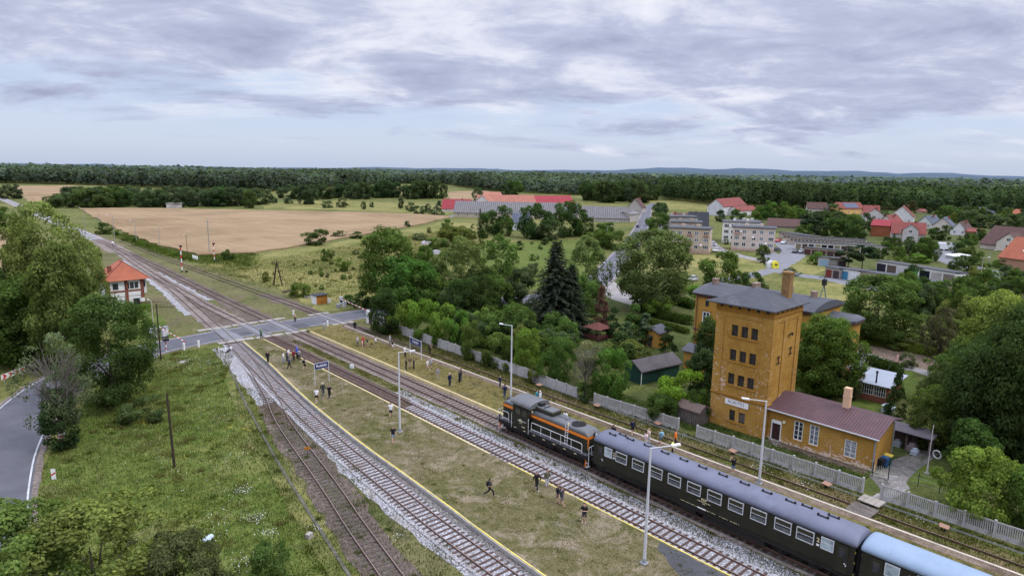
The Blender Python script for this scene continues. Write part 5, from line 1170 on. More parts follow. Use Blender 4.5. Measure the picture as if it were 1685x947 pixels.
for i in range(34):
    x = .1 + i * Wd / 34; mb.box(x, x + .1, -.14, 0, 13.92, 14.1)
mb.build('cornice', m_ochre_dark, tw)
mb = MB()
for i in range(6): y = .62 + i * (D - 1.24) / 5; mb.box(-.128, -.05, y - .17, y + .17, 14.42, 14.93)
for i in range(6): x = .6 + i * (Wd - 1.2) / 5; mb.box(x - .17, x + .17, -.128, -.05, 14.42, 14.93)
mb.build('vent_openings', m_dark, tw)
mb = MB(); e = 0.85
r0 = [(-.9, -.55, 15.0), (Wd + .75, -.55, 15.0), (Wd + .75, D + 1.0, 15.0), (-.9, D + 1.0, 15.0)]
ap = [(3.4, 3.0, 16.55), (4.1, 4.0, 16.55)]
mb.add(r0 + ap, [(0, 1, 4), (1, 2, 5, 4), (2, 3, 5), (3, 0, 4, 5)]); mb.add([(p[0], p[1], p[2] - .13) for p in r0] + r0, [(3, 2, 1, 0), (0, 1, 5, 4), (1, 2, 6, 5), (2, 3, 7, 6), (3, 0, 4, 7)])
mb.build('roof', m_felt, tw)
ch = MB(); ch.box(-.46, .46, -.46, .46, 14.7, 18.3); ch.box(-.5, .5, -.5, .5, 18.3, 18.42); ch.box(-.56, .56, -.56, .56, 18.42, 18.6); ch.box(-.3, .3, -.3, .3, 18.6, 18.63)
ch.build('chimney', paint('old_yellow_brick', (.27, .155, .06), .9, .3, 2.5, dirt=(.12, .07, .04)), tw, loc=(5.3, 1.2, 0))
for (y, z, w, h) in WIN:
    lowp = z < 2
    f = window_part(tw, 0.24, y, z, w, h, 2, 4, m_wood_brown, m_glass if not (lowp and y < 3) else m_wood_grey, '-x', .06, .05)
    # sloping sill and segmental arch
    s_ = MB(); s_.box(-.06, .24, y - w / 2 - .0, y + w / 2, z - .09, z); s_.build('sill', m_ochre_plain, f)
mb = MB()
for z in (11.22, 8.32, 5.45): mb.box(-.10, 0.0, 1.45, 5.0, z - .26, z - .12)
mb.box(-.10, 0, 2.2, 4.5, .82, .95); mb.build('string_course', m_ochre_dark, tw)
mb = MB()
for (x, z) in ((1.9, 9.0), (4.8, 9.6)):
    mb.box(x - .05, x + .05, -.15, -.09, z - .5, z + .5); mb.box(x - .3, x + .3, -.15, -.09, z + .3, z + .4); mb.box(x - .3, x + .3, -.15, -.09, z - .4, z - .3)
mb.box(4.0, 4.6, -.35, -.09, 11.6, 11.68); mb.box(4.45, 4.55, -.35, -.1, 11.5, 11.8); mb.build('wall_anchor', m_dark, tw)
sb = MB(); sb.box(-.1, -.03, 2.0, 4.9, 2.98, 3.65); sb = sb.build('name_board', paint('white_board', (0.72, 0.70, 0.69), .7, .1, 2), tw)
inst('lettering', text_mesh('ROKITKI', .58, paint('faded_black_letters', (0.10, 0.10, 0.12), .8, .9, 3.0, dirt=(.55, .54, .54)), .003), sb, (-.104, 3.52, 3.33), LEFTWARD, scale=(.92, 1, 1))

# annex with maroon roof
an = thing('station_annex', 'long low ochre house with maroon metal roof and tall white windows beside the tower', 'house', (68.6, 20.1, 0))
AL, AD = 11.28, 4.75
HW = [(7.85, 0.80, 1.02, 2.2), (6.15, 0.80, 1.0, 2.25), (2.4, 0.70, 1.2, 1.9)]
mb = MB()
DOOR = (10.3, 0.0, 1.1, 2.35)
wall_with_holes(mb, 0, 0, AL, -.1, 3.75, [(h[0], h[1], h[2], h[3]) for h in HW] + [DOOR], .16, .35)
mb.add([(0, 0, -.1), (AD, 0, -.1), (AD, 0, 4.28), (3.4, 0, 4.66), (0, 0, 3.72)], [(0, 1, 2, 3, 4)])
mb.add([(AD, 0, -.1), (AD, AL, -.1), (AD, AL, 4.28), (AD, 0, 4.28)], [(0, 1, 2, 3)])
o = mb.build('wall', m_ochre, an); wear_attr(o.data, lambda c: (0.72 * math.exp(-((c.z - .05) / .5) ** 2) + (.30 * math.exp(-((c.z - 1.2) / .9) ** 2) * (1 if c.y < 5.3 else .15)) + .02) if c.x < .2 else .0)
mb = MB()
prof = [(-.55, 3.72), (3.42, 4.86), (7.2, 3.86), (7.2, 3.78), (3.42, 4.77), (-.55, 3.63)]
mb.ext(prof, 'y', -.35, AL + .02, 0)
mb.build('roof', m_maroon, an)
mb = MB(); mb.box(-.66, -.52, -.36, AL, 3.60, 3.70); mb.build('gutter', m_pole, an)
mb = MB(); mb.path([(-.58, .12, 3.6), (-.1, .1, 3.3), (-.09, .1, 0.0)], .07, 8); mb.path([(AD + .08, -.06, 4.1), (AD + .08, -.06, 0)], .06, 8); mb.build('downpipe', m_steel, an)
for i, h in enumerate(HW):
    f = window_part(an, 0.14, h[0], h[1], h[2], h[3], 2, 4 if i < 2 else 3, m_white, m_glass if i == 0 else m_glass_pale if i == 1 else glass_mat('barred_glass', (.03, .05, .10)), '-x', .10, .07)
    s_ = MB(); s_.box(-.05, .13, h[0] - h[2] / 2 - .02, h[0] + h[2] / 2 + .02, h[1] - .1, h[1] - .005); s_.build('sill', m_ochre_plain, f)
    if i == 2:
        g = MB()
        for k in range(9): y = h[0] - h[2] / 2 + .1 + k * (h[2] - .2) / 8; g.box(.02, .045, y - .014, y + .014, h[1] + .08, h[1] + h[3] - .08)
        for zz in (.5, 1.0, 1.5): g.box(.018, .047, h[0] - h[2] / 2 + .05, h[0] + h[2] / 2 - .05, h[1] + zz, h[1] + zz + .04)
        g.build('window_bars', m_white, f)
d = MB(); d.box(.08, .13, DOOR[0] - .5, DOOR[0] + .5, .05, 2.0)
for k in range(12): d.box(.06, .08, DOOR[0] - .46, DOOR[0] + .46, .12 + k * .15, .23 + k * .15)
d = d.build('door', paint('dark_brown_door', (.045, .018, .016), .6, .2, 3), an)
fr = MB(); fr.box(-.02, .10, DOOR[0] - .58, DOOR[0] - .48, 0, 2.35); fr.box(-.02, .10, DOOR[0] + .48, DOOR[0] + .58, 0, 2.35); fr.box(-.02, .13, DOOR[0] - .48, DOOR[0] + .48, 2.0, 2.4); fr.build('door_frame', m_white, an)
mb = MB(); mb.box(-.16, 0, 9.3, 9.55, 2.3, 2.6); mb.build('wall_lamp', paint('pale_lamp', (.7, .66, .45), .4), an)
mb = MB(); mb.box(-.33, .33, -.33, .33, 4.4, 5.9); mb.box(-.36, .36, -.36, .36, 5.9, 6.15); mb.box(-.33, .33, -.33, .33, 6.15, 7.0); mb.build('chimney', paint('peach_plaster', (.62, .40, .25), .85, .08, 2), an, loc=(3.5, 4.4, 0))
mb = MB(); mb.box(-.3, 0, 9.7, 10.9, 0, .12); mb.build('doorstep', m_conc, an)

# ------------------------------------------------------------------ old station house behind
sh = thing('station_house', 'two storey ochre station house with dark flat roof half hidden behind the tower', 'house', (90, 36.4, 0))
SL, SD, SHH = 18.3, 10.0, 10.7
mb = MB()
mb.box(0, SD, 0, SL, 0, SHH); mb.build('wall', m_ochre_plain, sh)
mb = MB()
np_ = 8
prof = [(-.5 + (SD + 1.0) * i / np_, SHH + .25 + 1.0 * math.sin(math.pi * i / np_) ** .8) for i in range(np_ + 1)]
mb.ext(prof + [(SD + .5, SHH + .1), (-.5, SHH + .1)], 'y', -.45, SL + .45); mb.build('roof', m_felt, sh)
mb = MB(); mb.box(-.3, SD + .3, -.3, SL + .3, SHH - .15, SHH + .1); mb.box(-.12, SD + .1, -.12, SL + .1, 4.9, 5.12)
for i in range(60): mb.box(-.3, 0, .1 + i * .3, .25 + i * .3, SHH - .35, SHH - .15)
mb.build('cornice', paint('dark_red_cornice', (.11, .045, .03), .8, .2, 3), sh)
mb = MB(); mb.add([(0, -.02, SHH), (SD, -.02, SHH)] + [(p[0], -.02, p[1] - .1) for p in prof[::-1][1:-1]], [tuple(range(2 + len(prof) - 2))]); mb.build('gable', m_ochre_plain, sh)
for y in (16.2, 12.8, 9.4):
    for z, h in ((6.0, 2.1), (2.0, 2.1)):
        f = window_part(sh, 0, y, z, 1.25, h, 2, 3, m_white, m_glass, '-x', .12, .1)
        a = MB(); a.box(-.16, 0, y - .8, y + .8, z + h + .06, z + h + .26); a.box(-.16, 0, y - .8, y + .8, z - .2, z - .04); a.build('window_surround', m_ochre_dark, f)
for y in (16.2, 12.8): window_part(sh, 0, y, 9.0, .55, .9, 1, 1, m_dark, m_glass, '-x', .05, .05)
for (x, y, w) in ((4.2, 17.4, .45), (5.6, 11.2, .8), (5.6, 2.2, .45), (6.5, 6.2, .4)):
    c = MB(); c.box(-w, w, -.35, .35, 0, 1.3); c.box(-w - .06, w + .06, -.41, .41, 1.3, 1.45); c.build('chimney', paint('grey_brick', (.25, .17, .13), .9, .25, 3, dirt=(.4, .33, .29)), sh, loc=(x, y, SHH + .7))
mb = MB(); mb.path([(-.2, 17.9, 10.4), (-.2, 17.9, 0)], .07); mb.build('downpipe', m_tile_brown, sh)
bay = MB(); bay.prism([(4.5, 0), (4.5, -2.2), (6, -3.4), (9, -3.4), (10.4, -2.2), (10.4, 0)], 0, 9.2); bay.build('bay', m_ochre_plain, sh)
br = MB(); lo_ = [(4.0, 0.0), (4.0, -2.4), (5.8, -3.9), (9.2, -3.9), (10.9, -2.4), (10.9, 0.0)]
br.add([(p[0], p[1], 9.35) for p in lo_] + [(7.2, 0, 10.1)] + [(p[0], p[1], 9.1) for p in lo_], [(0, 1, 6), (1, 2, 6), (2, 3, 6), (3, 4, 6), (4, 5, 6)] + [(i, 7 + i, 8 + i, i + 1) for i in range(5)] + [(7, 12, 11, 10, 9, 8)]); br.build('bay_roof', m_felt, sh)
bc = MB(); bc.prism([(p[0] * .985 + .1, p[1] * .97) for p in lo_][::-1], 8.75, 9.1); bc.build('bay_cornice', MATS['dark_red_cornice'], sh)
# low ochre outbuilding in front of the station house
ob = thing('outbuilding', 'small ochre outbuilding with a dark roof at the left foot of the tower', 'shed', (at(1124, 605).x, at(1124, 605).y, 0))
mb = MB(); mb.box(0, 3.6, -3.2, 0, 0, 2.9); mb.build('wall', m_ochre_plain, ob)
mb = MB(); mb.ext([(-.4, 2.9), (1.8, 3.7), (4.0, 2.9), (4.0, 2.8), (-.4, 2.8)], 'y', -3.6, .4); mb.build('roof', m_felt, ob)

# ------------------------------------------------------------------ generic gabled / flat building
WALLM = {}
def wallm(c):
    if c not in WALLM: WALLM[c] = paint('render_%d' % len(WALLM), c, .9, .1, .5, .1, dirt=tuple(x * .78 for x in c))
    return WALLM[c]
def building(name, label, cat, p, length, dep, h, rise, roofm, wallc, rz=0.0, kind='gable', axis='y', group=None, wins=(), wm=None, chim=(), over=.4, loc=None):
    """front face is x=0 (facing -X), length along +Y, depth along +X; gable ridge along 'y' or 'x'"""
    t = thing(name, label, cat, p, rz, group); wl = wallm(wallc) if isinstance(wallc, tuple) else wallc
    mb = MB()
    if kind == 'flat':
        mb.box(0, dep, 0, length, 0, h); mb.build('wall', wl, t)
        r_ = MB(); r_.add([(-over, -over, h + .02), (dep + over, -over, h + .02 + rise), (dep + over, length + over, h + .02 + rise), (-over, length + over, h + .02), (-over, -over, h + .28), (dep + over, -over, h + .28 + rise), (dep + over, length + over, h + .28 + rise), (-over, length + over, h + .28)], [(3, 2, 1, 0), (4, 5, 6, 7), (0, 1, 5, 4), (1, 2, 6, 5), (2, 3, 7, 6), (3, 0, 4, 7)]); r_.build('roof', roofm, t)
    elif axis == 'y':
        mb.ext([(0, 0), (dep, 0), (dep, h), (dep / 2, h + rise), (0, h)], 'y', 0, length); mb.build('wall', wl, t)
        s = rise / (dep / 2); o_ = over
        r_ = MB(); r_.ext([(-o_, h - s * o_ + .03), (dep / 2, h + rise + .03), (dep + o_, h - s * o_ + .03), (dep + o_, h - s * o_ + .2), (dep / 2, h + rise + .22), (-o_, h - s * o_ + .2)], 'y', -over, length + over); r_.build('roof', roofm, t)
    elif axis == 'hip':
        mb.box(0, dep, 0, length, 0, h); mb.build('wall', wl, t); i_ = min(dep, length) * .42; o_ = over
        r_ = MB(); r_.add([(-o_, -o_, h), (dep + o_, -o_, h), (dep + o_, length + o_, h), (-o_, length + o_, h), (dep / 2, i_, h + rise), (dep / 2, length - i_, h + rise)], [(0, 1, 4), (1, 2, 5, 4), (2, 3, 5), (3, 0, 4, 5), (3, 2, 1, 0)]); r_.build('roof', roofm, t)
    else:
        mb.ext([(0, 0), (length, 0), (length, h), (length / 2, h + rise), (0, h)], 'x', 0, dep); mb.build('wall', wl, t)
        s = rise / (length / 2); o_ = over
        r_ = MB(); r_.ext([(-o_, h - s * o_ + .03), (length / 2, h + rise + .03), (length + o_, h - s * o_ + .03), (length + o_, h - s * o_ + .2), (length / 2, h + rise + .22), (-o_, h - s * o_ + .2)], 'x', -over, dep + over); r_.build('roof', roofm, t)
    for wi in wins:
        y, z, w, hh = wi[:4]; face = wi[4] if len(wi) > 4 else '-x'
        if face == '-x': window_part(t, -0.0, y, z, w, hh, 2 if w > .8 else 1, 1, wi[5] if len(wi) > 5 else m_white, wi[6] if len(wi) > 6 else m_glass, '-x', .11, .06)
        else: window_part(t, y, 0, z, w, hh, 2 if w > .8 else 1, 1, m_white, m_glass, '-y', .11, .06)
    for (x, y, zz, w, hh) in chim:
        c = MB(); c.box(-w / 2, w / 2, -w / 2, w / 2, -.6, hh); c.box(-w / 2 - .06, w / 2 + .06, -w / 2 - .06, w / 2 + .06, hh, hh + .14); c.build('chimney', m_brick, t, loc=(x, y, zz))
    return t

# ------------------------------------------------------------------ apartment blocks
def block(label, l, r, eave, c, c2, nwin=5, dep=10.5, group='three storey apartment blocks', seed=1, wx=True):
    g = random.Random(seed); a = at(*r); b = at(*l); v = b - a; L = v.length; h = hgt((a + b) / 2, eave)
    t = thing('apartment_block', label, 'apartment block', (a.x, a.y, 0), math.atan2(v.y, v.x) - R(90), group)
    mb = MB(); mb.box(0, dep, 0, L, .9, h); mb.build('wall', wallm(c), t)
    mb = MB(); mb.box(-.03, dep + .03, -.03, L + .03, -.1, .9); mb.build('plinth', wallm(c2), t)
    mb = MB(); mb.box(-.5, dep + .4, -.4, L + .4, h, h + .32); mb.build('roof', m_felt, t)
    for i in range(2):
        cc = MB(); cc.box(-.9, .9, -.6, .6, 0, 1.0); cc.build('chimney', wallm(c), t, loc=(dep * .55, L * (.33 + .36 * i), h + .3))
    for s in range(3):
        z = 1.75 + s * (h - 1.6) / 3.0
        for i in range(nwin):
            y = L * (i + .5) / nwin + (.2 if i % 2 else -.2); w = 2.0 if i in (0, nwin - 1) else 1.45
            window_part(t, 0, y, z, w, 1.5, 3 if w > 1.8 else 2, 1, m_white, m_glass if g.random() < .7 else m_glass_pale, '-x', .12, .07)
            if wx and g.random() < .22:
                b = MB(); b.box(-.75, -.02, y - .9, y + .9, z - .35, z + .5); b.build('balcony', wallm(tuple(q * .7 for q in c2)), t)
    for s in range(3):
        for k in (.3, .7): window_part(t, dep * k, 0, 1.75 + s * (h - 1.6) / 3, 1.2, 1.4, 2, 1, m_white, m_glass, '-y', .11, .06)
    for k in range(3):
        q = MB(); q.tube((-.35, 0, 0), (-.42, 0, .08), .42, .4, 12); q.tube((-.02, 0, 0), (-.35, 0, 0), .03, .03, 6); q.build('satellite_dish', m_white, t, loc=(0, L * (.2 + .3 * k), 3.2 + k * 2.2))
    return t
block('nearest beige apartment block at the village road, with a pinkish plinth', (1098, 414), (1166, 418), 376, (.50, .385, .29), (.46, .30, .24), seed=3)
block('beige apartment block directly behind the nearest one, only its top showing', (1102, 402), (1153, 404), 366, (.40, .33, .26), (.4, .3, .25), seed=4)
block('third block in the row behind the nearest beige one, the farthest of that row', (1090, 391), (1146, 392), 357, (.38, .36, .33), (.38, .33, .3), seed=5)
block('cream and pink apartment block beside the parking yard, right of the beige one', (1203, 411), (1273, 415), 375, (.58, .48, .41), (.50, .34, .28), seed=6)
block('white apartment block showing behind the left side of the cream and pink one', (1187, 399), (1248, 402), 366, (.70, .68, .62), (.5, .48, .44), seed=7)
block('pale block peeping out behind the right roof edge of the cream and pink one', (1215, 398), (1252, 399), 365, (.52, .49, .44), (.5, .45, .4), seed=8)

# ------------------------------------------------------------------ houses and farm buildings (front-left, front-right, ridge from the survey positions)
def seg(l, r):
    a, b = at(*l), at(*r); v = b - a
    return a, b, v.length, math.atan2(v.y, v.x) - R(90)
def house(name, label, l, r, eave, ridge, dep, roofm, wallc, axis='y', wins=0, cat='house', group=None, chim=True, kind='gable', over=.45, winh=1.3, rows=1):
    """front wall runs from photo survey points r (near, right) to l (left); eave / ridge as photo rows at its middle"""
    a, b, L, an_ = seg(r, l)
    mid = (a + b) / 2; h = hgt(mid, eave); away = Vector((math.sin(an_ + R(90)), -math.cos(an_ + R(90)), 0))
    back = mid + away * (dep / 2 if axis != 'x' else 0.0); rise = max(.3, hgt(back, ridge) - h)
    W = []
    for q in range(rows):
        for i in range(wins): W.append((L * (i + .5) / wins, 1.0 + q * 2.8, 1.1, winh))
    ch = [(dep * .5, L * .3, h + rise - .2, .8, .9)] if chim else []
    return building(name, label, cat, (a.x, a.y, 0), L, dep, h, rise, roofm, wallc, an_, kind, axis, group, W, chim=ch, over=over)
house('barn', 'long pale barn with grey corrugated roof in front of the red farm roofs', (747, 357), (880, 360), 350, 332, 14, m_asb, (.45, .38, .30), wins=9, cat='barn', chim=False, winh=1.6)
house('barn', 'grey corrugated barn right of the dark barn trees', (957, 364), (1034, 366), 358, 340, 12, m_asb, (.42, .38, .34), wins=0, cat='barn', chim=False)
house('barn', 'grey barn section hidden behind the dark barn trees', (884, 360), (950, 362), 352, 334, 13, m_asb, (.44, .40, .36), cat='barn', chim=False)
house('farm_house', 'small white farm house with a bright red roof left of the long barn', (727, 348), (772, 349), 343, 328, 11, m_tile_crimson, (.62, .58, .52), 'y', 3)
house('farm_building', 'farm building with a long faded orange roof behind the long barn', (790, 346), (882, 345), 334, 321, 12, m_tile_pale, (.55, .50, .45), wins=8, cat='barn', chim=False)
house('farm_building', 'farm building with a long crimson roof right of the faded orange one', (884, 345), (944, 344), 334, 322, 12, m_tile_crimson, (.66, .63, .6), wins=5, cat='barn', chim=False)
house('farm_building', 'white gabled farm house with faded orange roof at the left end of the farm row', (780, 347), (806, 348), 333, 321, 12, m_tile_pale, (.66, .63, .6), 'x', 3, cat='barn', chim=False)
house('farm_building', 'farm roof showing behind the faded orange one', (798, 333), (826, 333), 322, 316, 11, m_tile_pale, (.5, .45, .4), cat='barn', chim=False)
house('house', 'white house with a slate grey roof between the dark barn trees', (841, 378), (868, 379), 366, 351, 10, m_tile_slate, (.66, .66, .64), wins=2)
house('house', 'grey gabled house at the far end of the right barn', (1032, 350), (1056, 351), 341, 327, 12, m_tile_brown, (.42, .38, .35), 'x', 2)
house('shed', 'small grey lean-to between the right barn and the village road', (1036, 366), (1052, 364), 352, 348, 8, m_asb, (.4, .37, .34), chim=False, cat='shed')
house('house', 'grey gabled house behind the apartment row', (1093, 371), (1113, 372), 362, 351, 10, m_tile_red, (.45, .43, .43), 'x', 2)
house('house', 'brown roofed house behind the apartment row', (1113, 369), (1142, 370), 361, 351, 9, m_tile_brown, (.45, .35, .27), 'y', 3)
house('house', 'house with an orange gable between brown roofs behind the apartment row', (1138, 370), (1156, 370), 360, 350, 10, m_tile_brown, (.62, .26, .06), 'x', 1)
house('barn', 'black roofed barn behind the nearest apartment block', (1134, 376), (1165, 377), 370, 349, 11, m_tile_black, (.12, .10, .09), cat='barn', chim=False)
house('house', 'tall white house with a red tiled roof behind the right apartment block', (1190, 355), (1227, 350), 338, 326, 12, m_tile_red, (.58, .58, .6), 'y', 4, rows=2)
house('house', 'low white house with a long red roof right of the tall white one', (1215, 355), (1246, 353), 346, 339, 9, m_tile_red, (.64, .62, .6), 'y', 4)
house('barn', 'long low barn with a dull purple brown roof behind the garage rows', (1262, 374), (1322, 377), 372, 360, 12, m_tile_brown, (.3, .25, .22), cat='barn', chim=False)
house('house', 'house with a grey brown roof left of the yellow house', (1328, 350), (1360, 351), 343, 333, 10, m_tile_brown, (.45, .42, .38), 'y', 3)
house('house', 'white house with a dark roof peeking between the brown and the yellow house', (1356, 350), (1378, 351), 344, 337, 9, m_tile_black, (.6, .58, .55), 'y', 2)
hy = house('house', 'yellow house with a red roof carrying solar panels', (1381, 352), (1421, 352), 343, 333, 11, m_tile_red, (.68, .42, .16), 'y', 4)
house('house', 'orange gabled house right of the yellow one with solar panels', (1420, 356), (1446, 357), 349, 338, 11, m_tile_red, (.58, .36, .22), 'y', 3)
house('house', 'white gabled house with a red roof below the orange gabled one', (1423, 363), (1453, 364), 353, 343, 11, m_tile_red, (.55, .52, .5), 'x', 2)
house('house', 'big white gabled house with a red roof in the middle of the village', (1462, 366), (1502, 368), 356, 339, 14, m_tile_red, (.62, .60, .58), 'x', 3)
house('house', 'pale gabled house behind the pink roofed wooden annex', (1444, 378), (1468, 380), 366, 354, 11, m_tile_red, (.62, .52, .48), 'x', 1)
hb = house('house', 'large grey walled house with a broad red roof and a front gable', (1466, 396), (1521, 399), 384, 366, 11, m_tile_crimson if False else m_tile_red, (.42, .39, .36), 'y', 4)
house('house', 'wooden annex with a bright pink red roof left of the broad red roofed house', (1432, 388), (1474, 391), 371, 362, 8, m_tile_crimson, (.26, .09, .045), 'y', 0, chim=False)
house('house', 'left of two pale houses with blue grey roofs', (1508, 374), (1533, 376), 367, 355, 11, m_tile_slate, (.58, .58, .56), 'x', 2)
house('house', 'right of two pale houses with blue grey roofs', (1533, 380), (1565, 382), 371, 358, 12, m_tile_slate, (.55, .50, .44), 'x', 2)
house('house', 'white gabled house with a purple brown roof and wood panelled base', (1563, 386), (1590, 388), 379, 365, 11, m_tile_brown, (.66, .65, .65), 'x', 2)
house('shed', 'long low shed with a red tiled roof right of the purple brown roofed house', (1588, 388), (1618, 389), 381, 376, 7, m_tile_red, (.3, .15, .1), 'y', 0, cat='shed', chim=False)
house('house', 'dark grey house with solar panels at the wood edge', (1607, 354), (1637, 355), 350, 341, 12, m_tile_slate, (.6, .58, .55), 'y', 3, chim=False)
house('house', 'orange roofed house cut by the right frame edge at the wood', (1663, 358), (1694, 360), 353, 345, 11, m_tile_orange, (.6, .5, .4), 'y', 2)
house('house', 'brick coloured house between trees behind the white gabled house', (1517, 350), (1527, 350), 348, 344, 8, m_tile_red, (.4, .25, .2), 'y', 1, chim=False)
hp = house('house', 'very large house with a purple brown roof and a small cream gable', (1612, 408), (1702, 418), 404, 375, 17, m_tile_brown, (.46, .40, .34), 'y', 0)
ho = house('house', 'house with a bright orange tiled roof and a skylight at the right frame edge', (1642, 440), (1720, 452), 426, 394, 13, m_tile_orange, (.35, .2, .13), 'y', 0)
# extras on those houses
def roof_box(parent, label, x0, x1, y0, y1, z, mat, rise=0):
    mb = MB(); mb.add([(x0, y0, z), (x1, y0, z + rise), (x1, y1, z + rise), (x0, y1, z), (x0, y0, z + .1), (x1, y0, z + rise + .1), (x1, y1, z + rise + .1), (x0, y1, z + .1)], [(3, 2, 1, 0), (4, 5, 6, 7), (0, 1, 5, 4), (1, 2, 6, 5), (2, 3, 7, 6), (3, 0, 4, 7)])
    return mb.build(label, mat, parent)
def wall_of(t): return [c for c in t.children if c.name.startswith('wall')][0]
def dims(t):
    v = [p.co for p in wall_of(t).data.vertices]; return max(p.x for p in v), max(p.y for p in v), max(p.z for p in v)
m_solar = paint('solar_glass', (.02, .03, .07), .25, .1, 2, .6)
D_, L_, Z_ = dims(hy); hh_ = min(p.co.z for p in wall_of(hy).data.vertices if p.co.z > .1)
roof_box(hy, 'solar_panel', .3, D_ * .42, L_ * .2, L_ * .75, hh_ + .55, m_solar, (Z_ - hh_) * .78)
D_, L_, Z_ = dims(ho); h0 = sorted({round(p.co.z, 2) for p in wall_of(ho).data.vertices})[1]
roof_box(ho, 'skylight', D_ * .16, D_ * .26, L_ * .55, L_ * .55 + 1.2, h0 + (Z_ - h0) * .36, m_white, (Z_ - h0) * .2)
mb = MB(); mb.ext([(L_ * .5 - 3.2, h0 + .6), (L_ * .5 + 3.2, h0 + .6), (L_ * .5, h0 + 3.4)], 'x', 1.0, 4.0) if False else None
def front_gable(t, yc, w, z1, depth_in, wallc, roofm, wz):
    mb = MB(); zr = z1 + w * .42
    mb.ext([(yc - w / 2, 0), (yc + w / 2, 0), (yc + w / 2, z1), (yc, zr), (yc - w / 2, z1)], 'x', -1.2, depth_in); g = mb.build('gable', wallm(wallc), t)
    r_ = MB(); s = (zr - z1) / (w / 2)
    r_.ext([(yc - w / 2 - .3, z1 - s * .3 + .03), (yc, zr + .03), (yc + w / 2 + .3, z1 - s * .3 + .03), (yc + w / 2 + .3, z1 - s * .3 + .2), (yc, zr + .2), (yc - w / 2 - .3, z1 - s * .3 + .2)], 'x', -1.5, depth_in); r_.build('gable_roof', roofm, g)
    window_part(t, -1.2, yc, wz, 1.5, 1.3, 2, 1, m_white, m_glass, '-x', .11, .06); window_part(t, -1.2, yc, wz - 2.8, 1.8, 1.4, 2, 1, m_white, m_glass, '-x', .11, .06)
D_, L_, Z_ = dims(hb); front_gable(hb, L_ * .45, 6.2, 5.6, D_ * .5, (.48, .45, .42), m_tile_red, 4.2)
D_, L_, Z_ = dims(hp); front_gable(hp, L_ * .45, 9.0, Z_ - 5.6, D_ * .5, (.56, .50, .43), m_tile_brown, Z_ - 5.2)

# ------------------------------------------------------------------ garages
def garage_row(label, l, r, h, dep, c, n, doors, group=None, roofm=None, slope=.35, backs=False):
    a, b, L, an_ = seg(r, l)
    t = thing('garage_row', label, 'garages', (a.x, a.y, 0), an_, group)
    mb = MB(); mb.box(0, dep, 0, L, 0, h); mb.build('wall', wallm(c), t)
    r_ = MB(); r_.add([(-.25, -.2, h + .03 + slope), (dep + .2, -.2, h + .03), (dep + .2, L + .2, h + .03), (-.25, L + .2, h + .03 + slope)] + [(-.25, -.2, h + .2 + slope), (dep + .2, -.2, h + .2), (dep + .2, L + .2, h + .2), (-.25, L + .2, h + .2 + slope)], [(3, 2, 1, 0), (4, 5, 6, 7), (0, 1, 5, 4), (1, 2, 6, 5), (2, 3, 7, 6), (3, 0, 4, 7)]); r_.build('roof', roofm or m_felt, t)
    f_ = MB(); f_.box(-.02, 0, 0, L, h, h + slope); f_.build('parapet', wallm(c), t)
    for i in range(n):
        y0 = L * i / n + .25; y1 = L * (i + 1) / n - .25
        if backs:
            m_ = MB(); m_.box(-.03, 0, (y0 + y1) / 2 - .5, (y0 + y1) / 2 + .5, h - .75, h - .2); m_.build('vent_window', m_glass if i % 3 else m_wood_brown, t)
        else:
            m_ = MB(); m_.box(-.05, 0, y0, y1, .05, h - .35)
            for k in range(1, 4): yy = y0 + (y1 - y0) * k / 4; m_.box(-.075, -.05, yy - .03, yy + .03, .1, h - .4)
            m_.build('garage_door', wallm(doors[i % len(doors)]), t)
    return t
GB = 'long garage rows behind the right apartment block'
garage_row('farthest of the long garage rows, partly hidden by pines', (1281, 391), (1330, 399), 2.6, 6, (.40, .34, .28), 10, [], None, backs=True)
garage_row('third long garage row, second from the back', (1288, 397), (1424, 406), 2.6, 6, (.42, .36, .30), 22, [], None, backs=True)
garage_row('second long garage row with brown trim, just behind the front one', (1299, 402), (1432, 412), 2.6, 6, (.42, .35, .29), 20, [], None, backs=True)
garage_row('front long garage row with a white frieze and dark open doors', (1308, 411), (1460, 419), 2.9, 6, (.58, .55, .50), 14, [(.10, .06, .05), (.22, .20, .13), (.015, .015, .015), (.02, .02, .02), (.28, .24, .12), (.03, .03, .035)])
garage_row('low brown garage row below the white frieze row', (1322, 418), (1385, 424), 2.3, 6, (.30, .22, .18), 5, [(.08, .04, .035), (.07, .05, .045)])
garage_row('single garage with a pale blue door among shrubs', (1346, 437), (1364, 438), 2.5, 6, (.45, .40, .36), 1, [(.28, .40, .52)])
garage_row('pair of dark garages right of the pale blue door', (1364, 438), (1392, 440), 2.4, 6, (.20, .16, .14), 2, [(.05, .04, .04), (.30, .29, .28)])
garage_row('garage with rust red and dark grey doors in the front row', (1357, 455), (1381, 459), 2.6, 6, (.32, .28, .25), 2, [(.07, .05, .05), (.20, .045, .03)])
garage_row('garage with a bright blue double door in the front row', (1381, 458), (1411, 463), 2.7, 6, (.60, .58, .55), 2, [(.66, .66, .66), (.06, .21, .34)])
garage_row('line of shabby garages right of the blue door', (1411, 462), (1480, 472), 2.5, 6, (.34, .30, .24), 4, [(.26, .22, .11), (.2, .18, .15), (.26, .22, .11)], roofm=m_felt)
garage_row('white garage row with green and black doors', (1441, 445), (1570, 467), 2.8, 6, (.60, .58, .56), 7, [(.20, .16, .14), (.38, .35, .33), (.012, .014, .016), (.09, .21, .06), (.5, .47, .5), (.11, .085, .07), (.03, .03, .04)])
garage_row('dark roofed garage row in front of the white one, with olive doors', (1482, 474), (1566, 488), 2.5, 6, (.52, .44, .34), 4, [(.24, .22, .09), (.5, .48, .44), (.5, .36, .22), (.36, .42, .48)])
